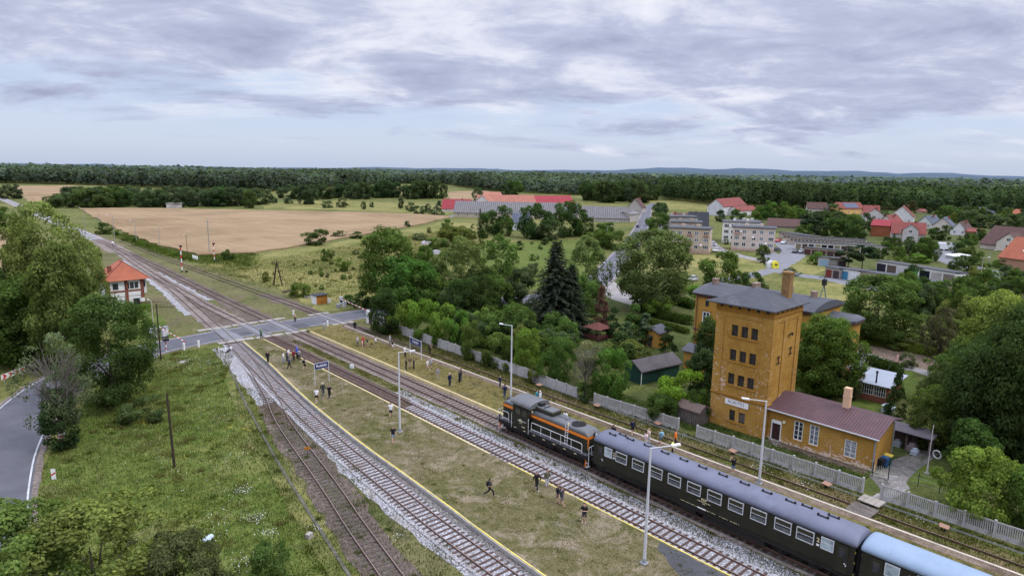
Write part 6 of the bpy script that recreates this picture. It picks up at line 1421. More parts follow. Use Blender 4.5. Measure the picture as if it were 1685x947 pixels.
house('shed', 'pale derelict hut in front of the grove behind the wheat field', (274, 342), (298, 342), 335, 334, 6, m_conc_pale, (.55, .50, .47), 'y', 0, cat='shed', kind='flat', chim=False)
house('shed', 'white flat shed between the pines and the round tree', (1556, 424), (1572, 427), 421, 419, 5, m_white, (.55, .53, .5), 'y', 0, cat='shed', kind='flat', chim=False)
# ------------------------------------------------------------------ signal box
sbx = thing('signal_box', 'signal box with an orange tiled hipped roof and white and brick walls at the tracks', 'signal box', (at(205, 497).x, at(205, 497).y, 0))
bp = at(240, 503)            # its near right corner on the ground
sbx.location = (bp.x - 0.3, bp.y, 0); SBL, SBW, SBH = 7.6, 6.4, 6.1   # along +Y, along -X
mb = MB(); mb.box(-SBW, 0, 0, SBL, 0, 2.6); mb.build('ground_storey', m_white, sbx)
mb = MB(); mb.box(-SBW - .12, .12, -.12, SBL + .12, 2.6, SBH); mb.build('wall', m_white, sbx)
mb = MB()
for x in (-SBW - .16, -SBW * .52, -.42):
    mb.box(x, x + .58, -.2, -.10, 0, SBH - .05)
mb.box(-.2 + .3, .2, -.2, .45, 0, SBH - .05); mb.box(.1, .2, SBL - .4, SBL + .2, 0, SBH)
mb.box(-SBW - .1, .1, -.17, -.11, 3.45, 3.8); mb.box(-1.9, -.4, -.16, 0, 0, 1.0)
mb.build('brick_piers', m_brick, sbx)
for x, w in ((-5.0, 1.3), (-2.0, 2.6)): window_part(sbx, x, -.12, 3.95, w, 1.6, 1 if w < 2 else 3, 1, m_white, m_glass, '-y', .12, .08)
bay = MB(); bay.box(.12, 1.0, 1.2, 6.0, 2.7, SBH - .1); bay.build('bay', m_white, sbx)
for y in (2.2, 3.6, 5.0): window_part(sbx, 1.0, y, 3.9, 1.2, 1.6, 2, 1, m_white, m_glass, '+x', .09, .06)
window_part(sbx, .56, 1.2, 3.9, .7, 1.6, 1, 1, m_white, m_glass, '-y', .09, .06)
d = MB(); d.box(-1.9, -.75, -.17, -.02, 0, 1.9); d.build('doorway', m_dark, sbx)
r_ = MB(); e = 1.0; zt = SBH + 3.5
q0 = [(-SBW - e, -e, SBH - .1), (1.0 + .5, -e, SBH - .1), (1.5, SBL + e, SBH - .1), (-SBW - e, SBL + e, SBH - .1)]
a_ = [(-SBW * .5 + .3, 2.4, zt), (-SBW * .5 + .3, SBL - 2.4, zt)]
r_.add(q0 + a_, [(0, 1, 4), (1, 2, 5, 4), (2, 3, 5), (3, 0, 4, 5), (3, 2, 1, 0)]); r_.build('roof', m_tile_orange, sbx)
c = MB(); c.box(-.35, .35, -.35, .35, 0, 1.9); c.box(-.4, .4, -.4, .4, 1.9, 2.05); c.build('chimney', m_brick, sbx, loc=(-5.4, 2.0, SBH + .7))
mb = MB()
for q in (0, 1): mb.tube(q0[q], a_[0], .09, .09, 6)
mb.tube(q0[2], a_[1], .09, .09, 6); mb.tube(a_[0], a_[1], .1, .1, 6); mb.build('ridge_tiles', m_tile_red, sbx)

# ------------------------------------------------------------------ sheds, hut, gazebo
p = at(1055, 633); gs = building('shed', 'dark green wooden shed with a grey board roof beside the fence bushes', 'shed', (p.x, p.y, 0), 3.4, 7.8, 2.05, 1.0, paint('grey_brown_felt', (.088, .077, .078), .9, .2, 2, dirt=(.06, .053, .055)), paint('dark_green_boards', (.012, .045, .032), .8, .25, 3), R(-8), 'gable', 'x', over=.35)
mb = MB()
for k in range(12): mb.box(-.03, 0, .1 + k * .28, .13 + k * .28, .1, 2.2)
mb.build('wall_battens', paint('dark_green_trim', (.008, .03, .022), .8, .2, 3), gs)
mb = MB(); mb.tube((-.1, -.08, 0), (-.1, -.08, 2.1), .06, .06, 6); mb.build('downpipe', m_white, gs)
p = at(1082, 573); gh = building('garden_hut', 'small ochre garden hut with a dark folded roof among thujas', 'shed', (p.x, p.y, 0), 3.4, 3.0, 2.6, .8, m_felt, m_ochre_plain, 0, 'gable', 'x', over=.3)
d = MB(); d.box(-.04, 0, 1.2, 2.0, 0, 1.95); d.build('door', m_wood_brown, gh)
p = at(983, 557); gz = thing('gazebo', 'garden gazebo with a dark red roof on posts among the trees', 'gazebo', (p.x, p.y, 0))
mb = MB(); mb.add([(-2, -2, 2.2), (2, -2, 2.2), (2, 2, 2.2), (-2, 2, 2.2), (0, 0, 3.1)], [(0, 1, 4), (1, 2, 4), (2, 3, 4), (3, 0, 4), (3, 2, 1, 0)]); mb.build('roof', paint('dark_red_felt', (.12, .04, .032), .9, .15, 2), gz)
for x in (-1.6, 1.6):
    for y in (-1.6, 1.6): q = MB(); q.tube((x, y, 0), (x, y, 2.2), .07); q.build('post', m_wood_brown, gz)
mb = MB(); mb.box(-1.6, -1.5, -1.6, 1.6, .3, 1.0); mb.box(-1.6, 1.6, -1.6, -1.5, .3, 1.0); mb.box(-.8, .8, -.4, .4, .7, .78); mb.build('railing', paint('red_brown_boards', (.10, .03, .025), .8, .2, 3), gz)
p = at(1169, 695); bs = building('shed', 'small weathered board shed at the left foot of the ochre tower', 'shed', (p.x - 2.4, p.y + 0.2, 0), 2.9, 2.2, 1.75, .5, paint('brown_felt', (.14, .10, .08), .9, .2, 2), m_wood_grey, 0, 'gable', 'y', over=.2)
mb = MB()
for k in range(10): mb.box(-.035, -.003, .05 + k * .29, .09 + k * .29, .05, 1.75)
mb.build('wall_battens', m_wood_brown, bs)
# hut with an orange door at the crossing
p = at(521, 501.5); oh = thing('hut', 'small white hut with a rusty orange double door by the crossing', 'shed', (p.x, p.y, 0), R(3))
mb = MB(); mb.box(0, 2.6, 0, 2.2, 0, 1.95); mb.build('wall', m_white, oh)
d = MB()
for y0, y1 in ((.03, 1.28), (1.32, 2.57)): d.box(y0, y1, -.06, -.002, .05, 1.9)
m_orange_rust = paint('rusty_orange_door', (.42, .17, .03), .8, .25, 2, dirt=(.20, .07, .02)); d.build('door', m_orange_rust, oh)
mb = MB(); mb.add([(-.2, -.35, 1.97), (2.8, -.35, 2.05), (2.8, 2.5, 2.05), (-.2, 2.5, 1.97), (-.2, -.35, 2.07), (2.8, -.35, 2.15), (2.8, 2.5, 2.15), (-.2, 2.5, 2.07)], [(3, 2, 1, 0), (4, 5, 6, 7), (0, 1, 5, 4), (1, 2, 6, 5), (2, 3, 7, 6), (3, 0, 4, 7)]); mb.build('roof', m_tile_black, oh)
mb = MB(); mb.box(2.75, 3.6, .2, .3, 0, 1.0); mb.build('side_board', m_white, oh)
p = at(508, 490); mb = MB()
for i in range(7): a = random.uniform(0, 6); mb.box(random.uniform(-1, .4), random.uniform(.5, 1.2), random.uniform(-1, .3), random.uniform(.4, 1.1), 0, random.uniform(.2, .8))
o = mb.build('scrap_pile', m_conc_pale, loc=(p.x, p.y, 0)); tag(o, 'pile of pale slabs and scrap left of the orange doored hut', 'scrap pile')
p = at(478, 480); mb = MB()
for i in range(4): mb.box(-2 + i * .3, 1.5 + i * .2, i * .5, i * .5 + .25, 0, .18)
o = mb.build('timber_pile', m_wood_brown, loc=(p.x, p.y, 0)); o.rotation_euler[2] = R(20); tag(o, 'stack of old timbers lying in the grass below the A shaped pole', 'timber pile')

# glazed house with metal roof on the right
gl = thing('garden_house', 'dark brick garden house with a pale blue and red metal roof and a glazed front', 'house', (91.0, 26.3, 0), 0)
mb = MB(); mb.box(0, 5.4, -.2, 6.0, 0, 2.4); mb.build('wall', m_brick, gl)
m_mroof = paint('pale_blue_metal', (.30, .335, .39), .45, .08, .6, .4)
def tilt(mb, x0, x1, y0, y1, z0, z1, th=.06):
    mb.add([(x0, y0, z0), (x1, y0, z1), (x1, y1, z1), (x0, y1, z0), (x0, y0, z0 + th), (x1, y0, z1 + th), (x1, y1, z1 + th), (x0, y1, z0 + th)], [(3, 2, 1, 0), (4, 5, 6, 7), (0, 1, 5, 4), (1, 2, 6, 5), (2, 3, 7, 6), (3, 0, 4, 7)])
zr = lambda x: 2.5 + .06 * (x + .7)
mb = MB(); tilt(mb, -.7, 2.4, -.7, 3.3, zr(-.7), zr(2.4)); tilt(mb, 2.4, 6, -.7, 6.6, zr(2.4), zr(6)); mb.build('roof', m_mroof, gl)
mb = MB(); tilt(mb, -.7, 2.4, 3.3, 6.6, zr(-.7), zr(2.4)); tilt(mb, 2.4, 3.6, 4.6, 6.6, zr(2.4) + .01, zr(3.6) + .01); mb.build('roof_patch', paint('faded_red_metal', (.30, .10, .105), .5, .12, 1), gl)
for k in range(4): window_part(gl, 0, .75 + k * 1.5, .9, 1.4, 1.3, 5, 2, m_white, m_glass, '-x', .05, .05)
mb = MB(); mb.tube((.2, 1.4, 2.5), (.2, 1.4, 4.0), .1, .1, 8); mb.tube((.2, 1.4, 4.0), (.2, 1.4, 4.25), .19, .1, 8); mb.build('flue', m_dark, gl)
fl = thing('flag', 'white and red flag on a slanted pole behind the metal roof', 'flag', (at(1458, 612).x, at(1458, 612).y, 0))
mb = MB(); mb.tube((0, 0, 0), (.9, -1.0, 3.1), .035, .03); mb.build('pole', m_wood_grey, fl)
mb = MB(); mb.add([(.9, -1.0, 3.05), (.62, -.7, 2.1), (.75, -1.2, 1.7), (1.02, -1.25, 2.6)], [(0, 1, 2, 3)]); mb.build('cloth', paint('flag_white_red', (.62, .36, .33), .9, .4, 1.2), fl)
# brown lean-to and yard things beside the annex
p = at(1483, 738); lt = thing('lean_to', 'brown open lean-to with clutter behind the annex gable', 'shed', (p.x, p.y, 0), R(0))
mb = MB(); mb.box(1.8, 1.9, -2.6, 2.0, 0, 2.0); mb.box(0, 1.8, -2.6, -2.5, 0, 2.0); mb.box(0, 1.8, -.4, -.3, 0, 1.8); mb.build('wall', paint('pinkish_boards', (.17, .12, .11), .9, .25, 3), lt)
mb = MB(); tilt(mb, -.3, 2.2, -2.9, 2.2, 2.0, 2.2, .08); mb.build('roof', paint('dull_violet_felt', (.14, .12, .13), .9, .2, 2), lt)
for i, (x, y, w, c) in enumerate(((.6, .6, .5, (.4, .42, .45)), (.4, -.9, .6, (.25, .2, .2)), (-.4, -1.4, .45, (.45, .5, .56)))): 
    mb = MB(); mb.box(-w, w, -w * .7, w * .7, 0, w); mb.box(-w * .6, w * .4, -w * .5, w * .4, w, w * 1.5); o = mb.build('crate', wallm(c), loc=(p.x + x, p.y + y, 0)); tag(o, ('pale crate under the brown lean-to', 'dark crate at the open side of the lean-to', 'bluish crate in front of the lean-to')[i], 'crate')
# waste bins
for i, (px, py, c, lab, lid) in enumerate(((1446, 771, (.02, .02, .022), 'black wheeled bin at the annex gable, nearest the gate', None), (1454, 768, (.04, .10, .22), 'blue wheeled bin between the black and the yellow lidded bin', None), (1460, 764, (.05, .12, .10), 'wheeled bin with a bright yellow lid at the annex gable', (.72, .55, .10)))):
    p = at(px, py); b = thing('waste_bin', lab, 'waste bin', (p.x, p.y, .03), R(random.uniform(-8, 8)))
    mb = MB(); v = [(-.26, -.3, .1), (.26, -.3, .1), (.26, .3, .1), (-.26, .3, .1), (-.33, -.37, 1.0), (.33, -.37, 1.0), (.33, .37, 1.0), (-.33, .37, 1.0)]
    mb.add(v, [(3, 2, 1, 0), (4, 5, 6, 7), (0, 1, 5, 4), (1, 2, 6, 5), (2, 3, 7, 6), (3, 0, 4, 7)]); mb.build('bin_body', wallm(c), b)
    mb = MB(); mb.box(-.36, .36, -.4, .4, 1.0, 1.07); mb.box(-.3, .3, -.34, .34, 1.07, 1.12); mb.box(-.36, .36, .38, .46, .95, 1.02); mb.build('lid', wallm(lid or c), b)
    for s in (-.22, .22): w = MB(); w.tube((s - .03, .3, .1), (s + .03, .3, .1), .1, .1, 10); w.build('wheel', m_black, b)
# gate of iron bars, wire fence, flagpole, wheel
p = at(1435, 783); gt = thing('gate', 'low metal gate with fanned pale bars at the corner of the annex', 'gate', (p.x, p.y, 0))
q = at(1461, 790) - p; mb = MB()
for k in (0, 1): mb.tube((q.x * k, q.y * k, 0), (q.x * k, q.y * k, 1.5), .05)
mb.build('post', m_dark, gt)
mb = MB(); u = q / 10
for z in (.25, .55): mb.tube((0, 0, z), (q.x, q.y, z), .025)
for k in range(9): c = q * .5; e = q * (k / 8.0); mb.tube((c.x, c.y, .25), (e.x, e.y, 1.35 - .35 * abs(k - 4) / 4), .018)
mb.build('bars', paint('cream_bars', (.5, .46, .36), .6, .1, 3), gt)
wf = thing('wire_fence', 'thin wire fence running from the gate towards the bright bush', 'fence', (at(1461, 790).x, at(1461, 790).y, 0)); P0 = at(1461, 790); mb = MB(); prev = None
for (x, y) in ((1461, 790), (1510, 800), (1545, 812), (1585, 825)):
    w = at(x, y) - P0; mb.tube((w.x, w.y, 0), (w.x, w.y, 1.4), .035)
mb.build('post', m_dark, wf); mb = MB(); w = [at(x, y) - P0 for (x, y) in ((1461, 790), (1510, 800), (1545, 812), (1585, 825))]
for z in (.4, .9, 1.35): mb.path([(a.x, a.y, z) for a in w], .012, 4)
mb.tube((w[0].x, w[0].y, 1.3), (w[0].x + 1.6, w[0].y - .6, 0), .03); mb.build('wire', m_steel, wf)
p = at(1525, 779); fp = thing('flagpole', 'slim pale flagpole on the small lawn beside the annex', 'pole', (p.x, p.y, .04))
mb = MB(); mb.tube((0, 0, 0), (0, 0, .9), .09, .08); mb.tube((0, 0, .9), (0, 0, 5.2), .045, .03); mb.build('pole', paint('chipped_white_pole', (.6, .55, .52), .6, .25, 3), fp); mb = MB(); mb.box(-.2, .2, -.2, .2, 0, .1); mb.build('base', m_conc, fp)
p = at(1541, 754); mb = MB()
for i in range(20):
    a0, a1 = 2 * math.pi * i / 20, 2 * math.pi * (i + 1) / 20; mb.tube((0, .42 * math.cos(a0), .48 + .42 * math.sin(a0)), (0, .42 * math.cos(a1), .48 + .42 * math.sin(a1)), .08, .08, 6)
o = mb.build('painted_tyre', m_white, loc=(p.x, p.y, 0)); o.rotation_euler[2] = R(-20); tag(o, 'white painted tyre standing on edge behind the flagpole', 'tyre')
p = at(1461, 676); mb = MB(); mb.box(-.9, .9, -.55, .55, 0, .5); mb.add([(-.9, -.6, .5), (.9, -.6, .5), (.9, .6, .7), (-.9, .6, .9)], [(0, 1, 2, 3)]); mb.ball((.3, .1, .7), .4, 0, 8, 5, .6)
o = mb.build('covered_heap', paint('silver_tarp', (.42, .48, .52), .35, .2, 2), loc=(p.x, p.y, 0)); tag(o, 'heap under a silver sheet behind the annex roof', 'heap')
# mast by the station house
p = at(1353, 500); mh = hgt(p, 455); ms = thing('power_mast', 'forked grey power mast with a transformer right of the station house', 'mast', (p.x, p.y, mh - 12.4))
mb = MB(); mb.tube((-.9, .6, 12.4 - mh), (0, 0, 10.6), .17, .13); mb.tube((.9, -.6, 12.4 - mh), (0, 0, 10.6), .17, .13); mb.tube((-.45, .3, 5.5), (.45, -.3, 5.5), .08); mb.build('legs', paint('green_grey_concrete', (.20, .23, .20), .8, .15, 2), ms)
mb = MB(); mb.box(-.5, .5, -.4, .4, 10.4, 11.8); mb.tube((-1.2, .8, 12.2), (1.2, -.8, 12.2), .06); mb.tube((0, 0, 11.8), (0, 0, 12.6), .08)
for k in (-1, 0, 1): mb.tube((k * 1.1, -k * .73, 12.2), (k * 1.1, -k * .73, 12.6), .07)
mb.build('transformer', m_dark, ms)

# ------------------------------------------------------------------ concrete fences
def fence(label, P, Q, h, n, slats=True, group=None, seed=0):
    P = Vector((*P, 0)); Q = Vector((*Q, 0)); v = Q - P; L = v.length; an_ = math.atan2(v.y, v.x)
    t = thing('concrete_fence', label, 'fence', P, an_, group); s = L / n; g = random.Random(seed)
    for i in range(n + 1):
        mb = MB(); mb.box(-.09, .09, -.1, .1, -.1, h + .1 + g.uniform(-.05, .05)); mb.build('post', m_conc_fence, t, loc=(i * s, g.uniform(-.03, .03), 0)).rotation_euler[0] = g.uniform(-.03, .03)
    for i in range(n):
        mb = MB(); a, b = .095, s - .095
        mb.box(a, b, -.04, .04, 0.0, .3)
        if slats:
            mb.box(a, b, -.035, .035, .3, .42); mb.box(a, b, -.035, .035, h - .14, h); k = int((b - a) / .15)
            for j in range(k): x = a + (b - a) * j / k; mb.box(x, x + .088, -.03, .03, .42, h - .14)
        else:
            mb.box(a, b, -.03, .03, .303, h - .16); mb.box(a, b, -.045, .045, h - .158, h)
            for j in range(3): z = .45 + j * (h - .7) / 3; mb.box(a + .1, b - .1, -.045, -.031, z, z + (h - .7) / 3 - .08)
        o = mb.build('panel', m_conc_fence, t, loc=(i * s, 0, 0)); o.rotation_euler[0] = g.uniform(-.025, .025)
    return t
fence('plain concrete panel fence below the bright lilac bushes, from the gate wall on', (62.0, 104), (62.1, 62.5), 1.55, 20, False, seed=1)
fence('short slatted fence piece left of the small dark bush', (61.9, 62.0), (61.7, 54.3), 1.4, 4, False, seed=2)
fence('slatted concrete fence between the small dark bush and the first gap', (61.7, 51.2), (62.6, 39.2), 1.45, 6, seed=3)
fence('slatted concrete fence in front of the tower and the annex', (62.4, 36.6), (63.0, 19.2), 1.45, 8, seed=4)
fence('slatted concrete fence running out of the frame at the lower right', (63.1, 17.6), (63.9, -6), 1.45, 11, seed=5)
gw = thing('gate_wall', 'tall white gate wall beside the crossing at the end of the fence', 'wall', (at(606, 531).x, at(606, 531).y, 0))
wv = at(640, 541) - at(606, 531); an_ = math.atan2(wv.y, wv.x); gw.rotation_euler[2] = an_
for x in (0, 1.9): mb = MB(); mb.box(x - .35, x + .35, -.2, .2, 0, 2.5); mb.build('pier', m_white, gw)
mb = MB(); mb.box(.37, 1.53, -.08, .08, 0, 2.2); mb.build('door', paint('dull_brown_gate', (.09, .06, .06), .8, .2, 3), gw)
mb = MB(); mb.box(2.3, 5.2, -.1, .1, 0, 1.9); mb.build('wall', paint('grey_white_wall', (.40, .40, .40), .9, .15, 1), gw)

# ------------------------------------------------------------------ lamps, poles
def lamp(label, p, h, arm, arm_dir, z=0.0, r=.13, col=None, group='white platform lamp posts', name='lamp_post', base=True):
    t = thing(name, label, 'lamp post', (p[0], p[1], z), 0, group); m_ = col or m_pole
    mb = MB(); mb.tube((0, 0, .25 if base else 0), (0, 0, h), r, r * .55, 12)
    mb.build('pole', m_, t)
    if base:
        mb = MB(); mb.box(-.26, .26, -.26, .26, 0, .1); mb.tube((0, 0, .1), (0, 0, .45), .19, .15, 12); mb.build('base', m_steel, t)
    u = Vector((arm_dir[0], arm_dir[1], 0)).normalized(); e = u * arm
    mb = MB(); mb.tube((0, 0, h - .05), (e.x * .75, e.y * .75, h + .12), .045, .04, 8); mb.build('arm', m_, t)
    hd = MB(); a = Vector((e.x * .7, e.y * .7, h + .12)); b = Vector((e.x, e.y, h + .2)); s = Vector((-u.y, u.x, 0)) * .14
    vv = [a - s, a + s, b + s, b - s]; hd.add([(q.x, q.y, q.z - .05) for q in vv] + [(q.x, q.y, q.z + .07) for q in vv], [(3, 2, 1, 0), (4, 5, 6, 7), (0, 1, 5, 4), (1, 2, 6, 5), (2, 3, 7, 6), (3, 0, 4, 7)]); hd.build('lamp_head', m_white, t)
    return t
p = at(658, 710, ZP); lamp('white lamp post standing on the left platform near the walking man in black shorts', p, hgt(p, 579) - ZP, 1.8, (.74, -.67), ZP)
p = at(1060, 926, ZP); lamp('white lamp post nearest the camera, at the bottom edge of the platform', p, hgt(p, 736) - ZP, 2.2, (.78, -.6), ZP)
p = Vector((51.6, 60.5, 0)); p = at(840.5, 655, ZP); lamp('white lamp post behind the far end of the locomotive', p, hgt(p, 535) - ZP, 1.6, (-.72, .69), ZP)
p = at(1249, 795, ZP); lamp('white lamp post rising behind the coach in front of the tower', p, hgt(p, 659) - ZP, 2.3, (-.72, .69), ZP)
PG = 'thin poles along the rails at the wheat field'
p = at(191, 418); lamp('tall thin lamp post rising behind the signal box roof', p, hgt(p, 354), 1.8, (-.8, .5), r=.1, group=PG, base=False, col=m_steel)
p = at(225, 400); lamp('thin lamp post at the wheat field left of the bare thin pole', p, hgt(p, 363), 1.8, (-.8, .5), r=.1, group=PG, base=False, col=m_steel)
p = at(140, 372); lamp('farthest thin lamp post at the left end of the wheat field', p, hgt(p, 342), 2.0, (-.8, .5), r=.11, group=PG, base=False, col=m_steel)
p = at(309, 425); lamp('rusty thin lamp post between the two red and white signals', p, hgt(p, 387), .7, (-.8, .5), r=.09, group=PG, base=False, col=m_wood_pole)
def pole(label, p, h, r, mat, name='pole', lean=(0, 0), cat='pole', group=None):
    t = thing(name, label, cat, (p[0], p[1], 0), 0, group); mb = MB(); mb.tube((0, 0, 0), (lean[0], lean[1], h), r, r * .7, 10); mb.build('shaft', mat, t); return t
p = at(263, 405); pole('bare thin pole in front of the wheat field', p, hgt(p, 374), .11, m_steel, group=PG)
p = at(164, 376); pole('bare thin pole at the left end of the wheat field', p, hgt(p, 349), .11, m_steel, group=PG)
p = at(287, 768); pole('dark tarred wooden pole alone on the lawn', p, hgt(p, 647), .13, m_wood_pole, 'wooden_pole', (-.1, .1))
p = at(265, 592); pole('dark thin wooden pole beside the left barrier', p, hgt(p, 500), .12, m_wood_pole, 'wooden_pole')
p = at(257, 588); lamp('grey mast with a lamp head beside the dark wooden pole at the left barrier', p, hgt(p, 494), .5, (-.6, .3), r=.12, group=None, base=True, col=paint('yellow_grey_mast', (.40, .39, .28), .6, .15, 2))
p = at(345, 418); t = pole('tall pale concrete power pole at the edge of the wheat field', p, hgt(p, 362), .2, m_conc_pale, 'power_pole'); hh = hgt(p, 362)
mb = MB(); mb.tube((-.9, .8, hh - .4), (.9, -.8, hh - .4), .08); mb.tube((0, 0, hh), (0, 0, hh + .8), .06); mb.build('crossarm', m_steel, t)
p = at(457, 469); t = thing('wooden_a_pole', 'dark A shaped wooden telegraph pole on the meadow', 'pole', (p.x, p.y, 0)); hh = hgt(p, 430)
mb = MB(); mb.tube((-1.0, .3, 0), (0, 0, hh), .17, .13); mb.tube((.8, -.9, 0), (0, 0, hh), .17, .13); mb.tube((-.6, .9, 0), (0, 0, hh * .9), .15, .1); mb.build('legs', m_wood_pole, t)
mb = MB()
for z in (hh - .1, hh - .55):
    mb.tube((-.9, .8, z), (.9, -.8, z), .07)
    for k in (-.8, -.4, .4, .8): mb.tube((k, -k * .89, z), (k, -k * .89, z + .22), .06)
mb.build('crossarm', m_wood_pole, t)
for (bx, by, ty, lab) in ((998, 402, 372, 'pale lamp post left of the village road'), (1612, 465, 424, 'tall grey street lamp on the right in front of the orange roofed house'), (1627, 433, 412, 'grey street lamp before the brown roofed house'), (1009, 385, 365, 'thin lamp post farther along the village road'), (717, 355, 340, 'thin lamp post at the farm entrance')):
    p = at(bx, by); lamp(lab, p, hgt(p, ty), 2.0, (.6, -.5) if bx < 1500 else (.7, -.6), r=.14, group=None, name='street_lamp', base=False, col=m_conc_pale)
for (bx, by, ty, lab) in ((1184, 362, 341, 'concrete pole left of the tall white house'), (1529, 386, 368, 'concrete pole beside the broad red roofed house'), (1479, 398, 374, 'slim concrete pole in front of the pink roofed annex'), (1605, 398, 380, 'concrete pole in front of the brown roofed house'), (1206, 358, 343, 'second concrete pole by the tall white house')):
    p = at(bx, by); pole(lab, p, hgt(p, ty), .2, m_conc_pale, 'power_pole')
# red and white signals
for (bx, by, ty, lab, first) in ((300, 448, 404, 'nearer red and white mechanical signal beside the main track', 1), (353, 430, 400, 'farther red and white mechanical signal at the meadow edge', 0)):
    p = at(bx, by); h = hgt(p, ty); t = thing('signal_post', lab, 'signal', (p.x, p.y, 0), 0, 'mechanical signals')
    mb = MB(); n = 6
    for i in range(n): mb.tube((0, 0, .6 + (h - .9) * i / n), (0, 0, .6 + (h - .9) * (i + 1) / n), .16, .16, 8, i % 2)
    mb.build('mast', [m_white, m_red], t)
    mb = MB(); mb.tube((0, 0, 0), (0, 0, .6), .2); mb.box(.6, 1.2, -.9, -.4, 0, .5); mb.build('base', m_dark, t)
    mb = MB(); mb.box(-.2, .2, -.6, .6, h - .35, h); mb.box(-.25, .25, -.9, -.4, h - .1, h + .15); mb.build('signal_head', m_dark, t)
p = at(186, 406); t = thing('shunting_signal', 'small dark signal with a white disc at the far points', 'signal', (p.x, p.y, 0)); mb = MB(); mb.tube((0, 0, 0), (0, 0, 1.2), .1); mb.build('post', m_dark, t); mb = MB(); mb.ball((0, 0, 1.5), .4, 0, 10, 6); mb.build('disc', m_white, t)
for k in range(3):
    p = at(318 + k * 3.2, 426 + k); mb = MB(); mb.tube((0, 0, 0), (0, 0, 1.2), .26, .26, 10); mb.ball((0, 0, 1.2), .26, 0, 10, 4, .4); o = mb.build('concrete_post', m_white, loc=(p.x, p.y, 0)); tag(o, 'thick white concrete post in the set of three at the wheat edge', 'post', 'three white posts at the wheat edge')
# point lever and its weight at the near points
p = at(375, 579); t = thing('point_lever', 'white point lever lying beside the first switch at the crossing', 'point lever', (p.x, p.y, 0), R(30))
mb = MB(); mb.box(-.5, .5, -.15, .15, .02, .25); mb.tube((0, 0, .3), (.9, 0, .5), .05); mb.build('frame', m_dark, t); mb = MB(); mb.tube((.75, -.1, .5), (.75, .1, .5), .22, .22, 12); mb.tube((-.5, 0, .2), (-.5, 0, .9), .12); mb.build('weight', m_white, t)

# ------------------------------------------------------------------ crossing equipment
def barrier(label, p, q, z0=1.25, zt=1.25):
    P = Vector((p.x, p.y, 0)); v = Vector((q.x - p.x, q.y - p.y, 0)); L = v.length; t = thing('barrier', label, 'crossing barrier', P, math.atan2(v.y, v.x), 'level crossing barriers')
    mb = MB(); mb.box(-.35, .35, -.3, .3, 0, 1.15); mb.box(-.3, .3, -.26, .26, 1.15, 1.5); mb.build('drive_box', m_pole, t)
    mb = MB(); n = 14
    for i in range(n): a = -.6 + (L + .6) * i / n; b = -.6 + (L + .6) * (i + 1) / n; mb.tube((a, -.36, z0 + (zt - z0) * i / n), (b, -.36, z0 + (zt - z0) * (i + 1) / n), .075, .07, 6, i % 2)
    mb.build('boom', [m_white, m_red], t)
    mb = MB(); mb.box(-1.2, -.5, -.45, -.25, 1.0, 1.45); mb.build('counterweight', m_dark, t)
    return t
barrier('left crossing barrier with its striped boom across the road', at(270, 556), at(309, 571), 2.0, 1.0)
barrier('right crossing barrier with its striped boom across the road, near the white gate wall', at(567, 505), at(605, 519), 1.7, 1.2)
def cabinet(label, p, w, d, h, rz, mat=None):
    t = thing('cabinet', label, 'cabinet', (p.x, p.y, 0), rz); mb = MB(); mb.box(-w / 2, w / 2, -d / 2, d / 2, 0, h); mb.box(-w / 2 - .05, w / 2 + .05, -d / 2 - .05, d / 2 + .05, h, h + .07); mb.build('housing', mat or m_pole, t); mb = MB(); mb.box(-w / 2 + .05, w / 2 - .05, -d / 2 - .02, -d / 2, .12, h - .08); mb.build('door', paint('pale_cabinet_door', (.46, .47, .46), .5, .06, 2), t)
cabinet('grey equipment cabinet at the foot of the lamp mast by the left barrier', at(253, 556), 1.1, .7, 1.7, R(40))
cabinet('grey cabinet behind the drive of the left barrier', at(273, 551), .8, .6, 1.5, R(40), m_steel)
cabinet('white cabinet behind the drive of the right barrier', at(562, 499), .9, .6, 1.4, R(40))
cabinet('low grey box left of the right barrier drive', at(557, 506), .8, .7, .7, R(30), m_steel)
def cross_light(label, p, h, mat_top):
    t = thing('warning_light', label, 'warning light', (p.x, p.y, 0), 0, 'crossing warning lights'); mb = MB()
    for i in range(4): mb.tube((0, 0, h * .62 * i / 4), (0, 0, h * .62 * (i + 1) / 4), .075, .075, 8, i % 2)
    mb.build('post', [m_white, m_red], t)
    mb = MB(); mb.tube((0, 0, h * .62), (0, 0, h), .06); mb.box(-.42, .42, -.06, .06, h * .72, h * .86)
    for s in (-.28, .28): mb.tube((s, -.06, h * .79), (s, -.28, h * .79), .18, .2, 10)
    mb.box(-.5, .5, -.05, .05, h * .9, h); mb.build('lamp_head', m_dark, t)
cross_light('warning light with dark hooded lamps on the lawn beside the left barrier', at(274, 579), 2.6, m_dark)
cross_light('warning light with a dark head beyond the road near the right barrier', at(597, 503), 3.3, m_dark)
